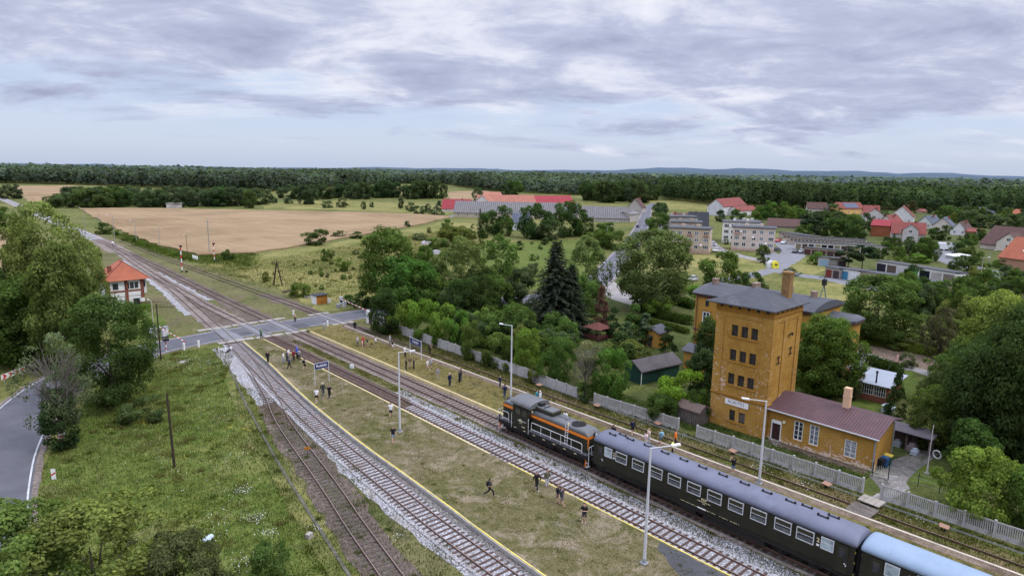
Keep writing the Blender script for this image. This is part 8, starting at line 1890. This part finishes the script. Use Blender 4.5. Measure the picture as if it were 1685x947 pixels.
mb = MB(); mb.tube((-.9, 5.0, .85), (-.9, 8.6, .85), .34, .34, 14); mb.tube((.9, 5.0, .85), (.9, 8.6, .85), .34, .34, 14); mb.build('fuel_tank', m_under, lc)

# ------------------------------------------------------------------ cars
def make_car_meshes():
    W, L = .86, 2.12
    sec = [(-L, .35, .62, .50), (-L + .12, .28, .80, .66), (-1.25, .22, .92, .80), (-.95, .22, .94, .84), (.0, .22, .96, .86), (1.15, .22, .93, .84), (1.75, .25, .84, .78), (L - .06, .30, .74, .66), (L, .38, .60, .55)]
    b = MB(); v = []
    for (y, z0, z1, w) in sec: v += [(-w, y, z0), (-w * 1.02, y, (z0 + z1) / 2), (-w * .94, y, z1), (w * .94, y, z1), (w * 1.02, y, (z0 + z1) / 2), (w, y, z0)]
    f = [(j * 6 + i, j * 6 + (i + 1) % 6, (j + 1) * 6 + (i + 1) % 6, (j + 1) * 6 + i) for j in range(len(sec) - 1) for i in range(6)] + [(0, 1, 2, 3, 4, 5), tuple(range((len(sec) - 1) * 6, len(sec) * 6))[::-1]]
    b.add(v, f)
    top = [(-1.75, .94, .74), (-1.15, 1.40, .60), (.25, 1.43, .60), (1.05, .95, .74)]
    v = []
    for (y, z, w) in top: v += [(-w, y, z), (w, y, z)]
    v += [(-.78, -1.75, .90), (.78, -1.75, .90), (-.78, 1.05, .90), (.78, 1.05, .90)]
    b.add([(-.6, -1.13, 1.42), (.6, -1.13, 1.42), (.6, .27, 1.45), (-.6, .27, 1.45), (-.62, -1.2, 1.36), (.62, -1.2, 1.36), (.62, .34, 1.38), (-.62, .34, 1.38)], [(0, 1, 2, 3), (4, 0, 3, 7), (1, 5, 6, 2), (4, 5, 1, 0), (3, 2, 6, 7), (7, 6, 5, 4)])
    for s in (-1, 1):
        for (ya, za, yb, zb) in ((-1.78, .92, -1.17, 1.38), (-.45, .92, -.42, 1.38), (1.05, .92, .3, 1.38)):
            b.tube((s * .80, ya, za), (s * .62, yb, zb), .04, .035, 6)
    body = b.mesh('car_body', m_carpaint, False)
    g = MB(); g.add([(-.77, -1.74, .9), (.77, -1.74, .9), (.77, 1.03, .9), (-.77, 1.03, .9), (-.60, -1.16, 1.39), (.60, -1.16, 1.39), (.60, .28, 1.40), (-.60, .28, 1.40)], [(4, 5, 6, 7), (0, 1, 5, 4), (1, 2, 6, 5), (2, 3, 7, 6), (3, 0, 4, 7)])
    glass = g.mesh('car_windows', m_glass)
    w = MB(); w.tube((-.1, 0, 0), (.1, 0, 0), .31, .31, 18); wheel = w.mesh('tyre', m_black)
    w = MB(); w.tube((-.105, 0, 0), (.105, 0, 0), .19, .19, 14); rim = w.mesh('rim', m_alu)
    h = MB(); h.box(-.14, .14, -.05, .03, -.07, .07); lampm = h.mesh('headlight', m_white)
    h = MB(); h.box(-.12, .12, -.03, .04, -.08, .08); taill = h.mesh('tail_light', m_red)
    return body, glass, wheel, rim, lampm, taill
CARM = make_car_meshes()
def car(label, p, rz, color, group='cars in the village', s=1.0):
    t = thing('parked_car', label, 'car', (p[0], p[1], p[2] if len(p) > 2 else 0.05), rz, group); t.scale = (s, s, s)
    inst('body', CARM[0], t, color=color); inst('windows', CARM[1], t)
    for x in (-.78, .78):
        for y in (-1.28, 1.32): w = inst('wheel', CARM[2], t, (x, y, .31)); inst('rim', CARM[3], w)
        inst('headlight', CARM[4], t, (x * .72, 2.04, .66)); inst('tail_light', CARM[5], t, (x * .74, -2.06, .68))
    return t
for (px, py, rz, c, lab, nm) in ((1049, 374, -57, (.012, .013, .016), 'dark car driving on the village road', 'car'), (1170, 404, 20, (.62, .62, .63), 'white car beside the right wall of the beige apartment block', None), (1178, 414, 100, (.66, .66, .66), 'white car parked below the beige apartment block', None),
    (1276, 413, 30, (.07, .075, .09), 'dark grey car at the right corner of the cream and pink block', None), (1290, 401, 95, (.66, .66, .67), 'white car next to the red one at the garage rows', None), (1280, 398, 95, (.45, .02, .03), 'red car at the end of the garage rows', None),
    (1309, 416, 95, (.02, .022, .028), 'black car parked in front of the low brown garages', None), (1319, 416, 95, (.30, .31, .33), 'silver car half behind the black one', None), (1138, 462, 85, (.5, .5, .52), 'pale car half hidden by the big olive tree', None), (1558, 452, 90, (.5, .5, .5), 'grey car between the garage rows', None)):
    p = at(px, py); p.z = .09; o = car(lab, p, R(rz), c)
    if nm: o.name = 'moving_car'

# ------------------------------------------------------------------ people
J = {  # joint: (x, y, z), facing +y ; metres for a 1.75 m figure
 'pel': (0, 0, .94), 'spi': (0, -.01, 1.15), 'che': (0, 0, 1.34), 'nek': (0, .0, 1.47), 'hed': (0, .02, 1.56)}
def pose(kind):
    P = {k: Vector(v) for k, v in J.items()}
    leg = {'stand': ((.10, .02), (.02, .01), (-.11, -.02), (.01, -.03)), 'walk': ((.09, .10), (.03, .30), (-.09, .02), (-.16, -.34)), 'run': ((.09, .26), (.1, .30), (-.09, -.04), (-.30, -.46)), 'wide': ((.14, .03), (.05, .02), (-.15, .02), (-.04, .0))}
    lk = {'stand': 'stand', 'walk': 'walk', 'camera': 'stand', 'armsout': 'wide', 'run': 'run', 'hips': 'wide', 'phone': 'stand'}[kind]
    a = leg[lk]
    for s, hx, (kx, ky), (ax, ay) in (('l', .095, a[0], a[1]), ('r', -.095, a[2], a[3])):
        P['hip' + s] = Vector((hx, 0, .92)); P['kne' + s] = Vector((kx, ky, .50)); fz = .09
        foot_x = kx if lk != 'wide' else kx * 1.25
        P['ank' + s] = Vector((foot_x, ay, fz if not (lk == 'run' and s == 'r') else .34)); P['toe' + s] = P['ank' + s] + Vector((0, .17, -.055))
    arm = {'stand': ((.26, -.02, 1.14), (.27, .06, .90)), 'walk': ((.25, -.12, 1.16), (.26, -.02, .92)), 'camera': ((.27, .16, 1.20), (.10, .30, 1.50)), 'armsout': ((.42, .08, 1.28), (.66, .14, 1.26)), 'run': ((.26, -.22, 1.20), (.24, .02, 1.08)), 'hips': ((.36, -.08, 1.18), (.20, .02, 1.02)), 'phone': ((.26, .08, 1.16), (.10, .30, 1.24))}[kind]
    for s, m in (('l', 1), ('r', -1)):
        P['sho' + s] = Vector((m * .175, 0, 1.42)); e, w = Vector(arm[0]), Vector(arm[1])
        if kind in ('walk', 'run') and s == 'r': e, w = Vector((e.x, -e.y * .2 + .03, e.z)), Vector((w.x, .22, w.z + .04))
        P['elb' + s] = Vector((m * e.x, e.y, e.z)); P['wri' + s] = Vector((m * w.x, w.y, w.z))
        d = (P['wri' + s] - P['elb' + s]).normalized(); P['han' + s] = P['wri' + s] + d * .09
    return P
def skin_mesh(name, verts, edges, rad, mat, sub=1):
    me = bpy.data.meshes.new(name); me.from_pydata([tuple(v) for v in verts], edges, []); o = bpy.data.objects.new(name, me); COL.objects.link(o)
    md = o.modifiers.new('skin', 'SKIN'); md.use_smooth_shade = True
    for i, r in enumerate(rad): me.skin_vertices[0].data[i].radius = (r, r) if isinstance(r, float) else r
    me.skin_vertices[0].data[0].use_root = True
    s_ = o.modifiers.new('sub', 'SUBSURF'); s_.levels = sub; s_.render_levels = sub
    r = bpy.data.meshes.new_from_object(o.evaluated_get(bpy.context.evaluated_depsgraph_get())); bpy.data.objects.remove(o); r.materials.clear(); r.materials.append(mat); r.name = name
    return r
def figure(kind):
    P = pose(kind); names = list(P); V = [P[n] for n in names]; ix = {n: i for i, n in enumerate(names)}
    E = [('pel', 'spi'), ('spi', 'che'), ('che', 'nek'), ('nek', 'hed')]
    for s in 'lr': E += [('pel', 'hip' + s), ('hip' + s, 'kne' + s), ('kne' + s, 'ank' + s), ('ank' + s, 'toe' + s), ('che', 'sho' + s), ('sho' + s, 'elb' + s), ('elb' + s, 'wri' + s), ('wri' + s, 'han' + s)]
    Rr = {'pel': .10, 'spi': .085, 'che': .09, 'nek': .052, 'hed': .06}
    for s in 'lr': Rr.update({'hip' + s: .082, 'kne' + s: .056, 'ank' + s: .040, 'toe' + s: .032, 'sho' + s: .055, 'elb' + s: .04, 'wri' + s: .028, 'han' + s: .034})
    VV = list(V); EE = [(ix[a], ix[b]) for a, b in E]; RR = [Rr[n] for n in names]
    for s, m in (('l', 1), ('r', -1)):         # five fingers from each palm
        d = (P['han' + s] - P['wri' + s]).normalized(); q = d.orthogonal().normalized(); c = d.cross(q)
        for k in range(5):
            off = q * ((k - 1.5) * .018) if k < 4 else q * .045
            L_ = (.075, .085, .08, .06, .05)[k]; b = P['han' + s] + off * .9; t_ = b + (d if k < 4 else (d + q).normalized()) * L_ + c * .015
            n0 = len(VV); VV += [b, t_]; RR += [.009, .008]; EE += [(ix['han' + s], n0), (n0, n0 + 1)]
    body = skin_mesh('body_' + kind, VV, EE, RR, m_skin)
    # head with nose, ears and brow shaped on a fine ball
    hb = MB(); hb.ball((0, .015, 1.625), .092, 0, 16, 12, 1.28); hb.ball((0, .108, 1.61), .018, 0, 8, 6, 1.4)
    for s in (-1, 1): hb.ball((s * .093, .005, 1.615), .022, 0, 6, 5, 1.4)
    head = hb.mesh('head_' + kind, m_skin, True)
    eb = MB()
    for s in (-1, 1): eb.ball((s * .034, .097, 1.635), .011, 0, 6, 4)
    eb.box(-.028, .028, .098, .104, 1.562, 1.57); eyes = eb.mesh('face_' + kind, m_dark)
    hm = MB(); hm.ball((0, -.008, 1.655), .102, 0, 14, 10, 1.12); hv = hm.mesh('hair_' + kind, m_hair, True)
    bm = bmesh.new(); bm.from_mesh(hv); bmesh.ops.delete(bm, geom=[v for v in bm.verts if v.co.z < 1.60 or (v.co.y > .055 and v.co.z < 1.70)], context='VERTS'); bm.to_mesh(hv); bm.free()
    def garment(name, pts, edges, rr, mat): return skin_mesh(name + kind, pts, edges, rr, mat)
    def lerp(a, b, t): return P[a].lerp(P[b], t)
    sh = [P['pel'] + Vector((0, 0, -.16)), P['spi'], P['che'] + Vector((0, 0, .02)), P['nek'] + Vector((0, 0, -.01))]; se = [(0, 1), (1, 2), (2, 3)]; sr = [(.19, .14), (.185, .135), (.20, .135), .09]
    lg_ = [v.copy() for v in sh]; le = list(se); lr = list(sr)
    for s in 'lr':
        n = len(sh); sh += [P['sho' + s], lerp('sho' + s, 'elb' + s, .95)]; se += [(2, n), (n, n + 1)]; sr += [.085, .074]
        n = len(lg_); lg_ += [P['sho' + s], P['elb' + s], lerp('elb' + s, 'wri' + s, 1.05)]; le += [(2, n), (n, n + 1), (n + 1, n + 2)]; lr += [.085, .068, .056]
    shirt = garment('shirt_', sh, se, sr, m_cloth); jacket = garment('jacket_', lg_, le, lr, m_cloth)
    def legs(t, nm, r0, r1):
        v = [P['pel'] + Vector((0, 0, .16)), P['pel'] + Vector((0, 0, -.06))]; e = [(0, 1)]; r = [(.14, .10), (.165, .125)]
        for s in 'lr':
            n = len(v); v += [P['hip' + s] + Vector((0, 0, -.05))]; e += [(1, n)]; r += [.098]
            if t <= 1: v += [lerp('hip' + s, 'kne' + s, t)]; e += [(n, n + 1)]; r += [r1]
            else: v += [P['kne' + s], lerp('kne' + s, 'ank' + s, 1.12)]; e += [(n, n + 1), (n + 1, n + 2)]; r += [r0, r1]
        return garment(nm, v, e, r, m_cloth)
    trousers = legs(2, 'trousers_', .08, .066); shorts = legs(1.0, 'shorts_', .09, .098)
    sm = []
    for s in 'lr':
        b = skin_mesh('shoe_' + s + kind, [P['ank' + s] + Vector((0, -.03, -.03)), P['ank' + s] + Vector((0, .06, -.045)), P['toe' + s] + Vector((0, .02, -.005))], [(0, 1), (1, 2)], [.05, .045, .036], m_cloth); sm.append(b)
    return dict(body=body, head=head, eyes=eyes, hair=hv, shirt=shirt, jacket=jacket, trousers=trousers, shorts=shorts, shoes=sm, P=P)
FIG = {k: figure(k) for k in ('stand', 'walk', 'camera', 'armsout', 'run', 'hips', 'phone')}
pk = MB(); pk.box(-.15, .15, -.27, -.11, 1.08, 1.46); pk.box(-.12, .12, -.31, -.26, 1.12, 1.30); PACK = pk.mesh('rucksack', m_cloth)
bv_ = bmesh.new(); bv_.from_mesh(PACK); bmesh.ops.bevel(bv_, geom=bv_.edges[:], offset=.02, segments=2, affect='EDGES'); bv_.to_mesh(PACK); bv_.free()
cm = MB(); cm.box(-.07, .07, .32, .40, 1.50, 1.60); cm.tube((0, .40, 1.55), (0, .52, 1.55), .04, .045, 10); CAMM = cm.mesh('camera', m_dark)
BK = (.014, .014, .016); NV = (.016, .02, .045); GY = (.24, .25, .27); LG = (.42, .43, .45); WH = (.72, .72, .74); JN = (.07, .10, .17); LJ = (.20, .28, .38); KH = (.15, .12, .07); TN = (.38, .30, .20); OR_ = (.80, .16, .02)
RD = (.45, .03, .03); DR = (.16, .018, .025); PK = (.65, .33, .38); TE = (.03, .24, .32); GN = (.05, .20, .12); BL = (.02, .08, .55); DGN = (.03, .045, .035); YL = (.72, .85, .10); BLD = (.30, .20, .10); HB = (.04, .022, .012); HGY = (.45, .45, .45)
def person(px, py, kind, top, bot, label, z=ZP, face=0, shorts=False, long_=False, hair=HB, shoes=BK, h=1.74, pack=None, cam_=False, group=None, loc=None):
    p = at(px, py, z) if loc is None else Vector(loc); F = FIG[kind]; s = h / 1.75
    t = thing('person', label, 'person', (p.x, p.y, z), R(face), group); t.scale = (s * 1.12, s * 1.12, s)
    b = inst('body', F['body'], t); hd = inst('head', F['head'], t); inst('face', F['eyes'], hd); inst('hair', F['hair'], t, color=hair)
    inst('jacket' if long_ else 'shirt', F['jacket'] if long_ else F['shirt'], t, color=top)
    inst('shorts' if shorts else 'trousers', F['shorts'] if shorts else F['trousers'], t, color=bot)
    for m_ in F['shoes']: inst('shoe', m_, t, color=shoes)
    if pack:
        inst('rucksack', PACK, t, color=pack)
    if cam_: inst('camera', CAMM, t)
    return t
# heading 0 faces +Y (along the rails away), 180 towards the train end
PEOPLE = [
 (441, 596, 'stand', BK, BK, 'person in black with a black rucksack alone near the left platform edge', dict(face=200, long_=True, pack=BK)),
 (466.8, 597, 'stand', WH, LJ, 'person in a white shirt and pale jeans in the group under the blue jacket', dict(face=-120)),
 (472.5, 594, 'phone', (.10, .10, .13), BK, 'person in a dark top behind the white shirt and pale jeans', dict(face=-100, z=ZP)),
 (475, 591, 'stand', WH, GY, 'person in a white shirt farthest back in the group at the left platform', dict(face=-140)),
 (476, 606, 'walk', (.07, .08, .10), BK, 'person in a dark grey jacket walking in front of the platform group', dict(face=-60, long_=True)),
 (483.6, 593.5, 'stand', DR, (.05, .03, .05), 'person in a dark red jacket in the platform group', dict(face=-160, long_=True)),
 (489, 589, 'stand', BL, BK, 'tall person in a bright blue jacket and cap at the platform edge', dict(face=-100, long_=True, hair=BL, h=1.9)),
 (492.4, 592, 'hips', (.30, .31, .36), BK, 'person in a grey shirt in front of the bright blue jacket', dict(face=-70)),
 (501.6, 608, 'walk', (.13, .15, .13), BK, 'person in a grey green top and black shorts left of the near name board', dict(face=-70, shorts=True, pack=BK)),
 (430, 556.5, 'phone', GN, (.03, .06, .05), 'person in a green top at the corner of the crossing', dict(face=160, z=.12)),
 (485.7, 529, 'stand', TN, BK, 'person in a beige shirt standing on the crossing road', dict(face=180, z=.09)),
 (533.6, 544, 'walk', (.42, .47, .52), (.24, .31, .34), 'person in pale blue grey clothes beside the white post', dict(face=-90, z=.1)),
 (584, 543, 'stand', BK, BK, 'person all in black standing on the far track near the gate wall', dict(face=170, long_=True, z=.1)),
 (588.5, 569, 'stand', LG, (.10, .10, .11), 'person in a pale grey shirt at the left end of the far platform row', dict(face=-150)),
 (597.6, 568.8, 'stand', RD, (.10, .03, .05), 'person in a red top behind the child in pink', dict(face=-150)),
 (596.4, 571, 'stand', PK, PK, 'child in pink in front of the red top', dict(face=-150, shorts=True, shoes=WH, h=1.25)),
 (604.6, 569, 'stand', BK, (.3, .28, .3), 'child in a black shirt and grey shorts beside the red top', dict(face=-150, shorts=True, shoes=WH, h=1.35)),
 (611.7, 570.5, 'phone', (.28, .24, .06), BK, 'bending child with a yellow and dark top on the far platform', dict(face=120, shorts=True, h=1.3)),
 (618.3, 570, 'walk', WH, (.03, .03, .06), 'person in a white shirt and dark shorts at the right of the far platform row', dict(face=-120, shorts=True, shoes=WH)),
 (641.7, 568, 'stand', (.30, .32, .36), (.08, .09, .10), 'person in a grey shirt and dark trousers by the far platform path', dict(face=-140, h=1.85)),
 (646, 574, 'walk', BK, WH, 'child in a black top and white shorts beside the grey shirt', dict(face=-150, shorts=True, shoes=WH, h=1.5)),
 (666.5, 586.5, 'armsout', WH, NV, 'person in white shirt and dark jeans spreading both arms beside the far name board', dict(face=-150)),
 (668.4, 609, 'hips', BK, BK, 'person in black with white shoes in the trio below the far name board', dict(face=60, long_=True, shoes=WH, h=1.85)),
 (674.7, 604, 'stand', KH, TN, 'person in khaki in the middle of the trio below the far name board', dict(face=-170, long_=True)),
 (681, 607.5, 'stand', (.03, .03, .03), BK, 'person in black on the right of the trio below the far name board', dict(face=-120, long_=True)),
 (707.7, 583, 'camera', BK, BK, 'person in black with bare arms raised on the overgrown track', dict(face=-150, z=.05)),
 (703.5, 608, 'walk', WH, (.45, .46, .5), 'person in white with white shoes right of the far name board', dict(face=-140, shorts=True, shoes=WH, h=1.6)),
 (709.6, 606, 'stand', (.32, .34, .38), (.14, .17, .22), 'person in a grey shirt and blue shorts right behind the white clad one', dict(face=-160, shorts=True)),
 (720.3, 624, 'stand', (.23, .23, .26), (.36, .31, .24), 'person in a grey shirt and sandy trousers alone on the far platform', dict(face=170)),
 (740, 634.5, 'stand', NV, NV, 'person in a navy suit left of the pair in dark clothes', dict(face=-170, long_=True, hair=HGY, h=1.85)),
 (756, 629, 'stand', BK, BK, 'person in black in the pair on the far platform, front one', dict(face=-110, long_=True)),
 (758.6, 625.5, 'stand', NV, (.05, .06, .08), 'person in dark blue in the pair on the far platform, rear one', dict(face=-120, long_=True)),
 (521, 660, 'walk', WH, BK, 'person in a white shirt and black shorts below the near name board', dict(face=160, shorts=True, shoes=WH)),
 (531.8, 650.5, 'walk', DGN, (.06, .07, .09), 'white haired person in a dark green jacket below the near name board', dict(face=170, long_=True, hair=(.7, .7, .7))),
 (542.2, 654.5, 'walk', BK, BK, 'person all in black on the right of the trio below the near name board', dict(face=170, shoes=WH)),
 (643, 685, 'walk', WH, BK, 'person in a white shirt and black shorts left of the platform lamp post', dict(face=150, shorts=True)),
 (647, 726, 'walk', BK, (.20, .27, .34), 'person in black shirt and pale blue shorts at the foot of the platform lamp', dict(face=160, shorts=True)),
 (822.8, 637, 'stand', NV, (.04, .045, .06), 'person in dark clothes on the path behind the locomotive cab', dict(face=-160, long_=True)),
 (830.4, 653, 'walk', (.03, .05, .10), (.04, .06, .12), 'person in blue with a dark rucksack beside the lamp post at the locomotive', dict(face=-30, long_=True, pack=NV)),
 (867, 664, 'stand', PK, (.3, .2, .2), 'person in a salmon shirt half hidden behind the locomotive cab', dict(face=-160)),
 (883, 663, 'stand', TE, (.05, .1, .14), 'person in a teal shirt behind the locomotive hood', dict(face=-160)),
 (888.7, 664, 'stand', (.62, .65, .72), LG, 'person in white with a white cap beside the teal shirt', dict(face=-150, long_=True, hair=WH)),
 (930, 699, 'stand', WH, BK, 'dark haired person in white half hidden behind the locomotive fan', dict(face=-90)),
 (1009, 723, 'stand', BK, BK, 'person in black mostly hidden behind the start of the coach roof', dict(face=-90)),
 (1040.5, 714, 'walk', NV, NV, 'person in a navy jacket and shorts walking on the path behind the coach', dict(face=-40, long_=True, shorts=True, shoes=WH)),
 (1067, 729, 'stand', (.62, .5, .42), LG, 'blond person in a pale top behind the coach', dict(face=-120, hair=BLD)),
 (1062.5, 735, 'stand', (.70, .55, .58), (.6, .55, .55), 'person in a pale pink top in front of the blond one behind the coach', dict(face=-120)),
 (1087, 731, 'walk', (.20, .36, .45), (.10, .13, .18), 'person in a light blue top with a blue rucksack behind the coach', dict(face=-10, shorts=True, pack=(.22, .36, .46), hair=BLD)),
 (1111, 732, 'stand', OR_, BK, 'person in a bright orange jacket behind the coach', dict(face=-150, long_=True)),
 (1106, 748, 'stand', YL, BK, 'person in a yellow safety vest behind the coach roof', dict(face=-150, h=1.7)),
 (1206, 778, 'camera', BK, (.10, .15, .22), 'person in a black top and denim shorts walking on the path behind the coach', dict(face=-20, shorts=True, shoes=WH)),
 (806, 816, 'run', (.022, .026, .034), (.02, .024, .034), 'person in dark blue with a rucksack running over the near platform', dict(face=-110, pack=BK)),
 (883, 804, 'walk', BK, BK, 'person in black with a hood and white shoes at the near platform edge', dict(face=170, long_=True, hair=BK, shoes=WH)),
 (900, 800, 'stand', (.10, .10, .07), LG, 'person in an olive jacket beside the black hooded one', dict(face=170, long_=True)),
 (917, 826, 'stand', (.025, .025, .03), (.12, .12, .13), 'person in a dark shirt behind the black rucksack near the platform edge', dict(face=-160, shorts=True)),
 (924, 831, 'walk', (.05, .05, .06), (.10, .11, .12), 'person with a big black rucksack near the yellow edge', dict(face=-170, shorts=True, pack=BK)),
 (961, 859, 'phone', BK, (.06, .06, .07), 'person in a black shirt and dark shorts nearest the camera on the near platform', dict(face=120, shorts=True, shoes=LG)),
]
for px, py, k, top, bot, lab, kw in PEOPLE:
    person(px, py, k, top, bot, lab, group='people on the platforms', **kw)
bpy.context.view_layer.update()
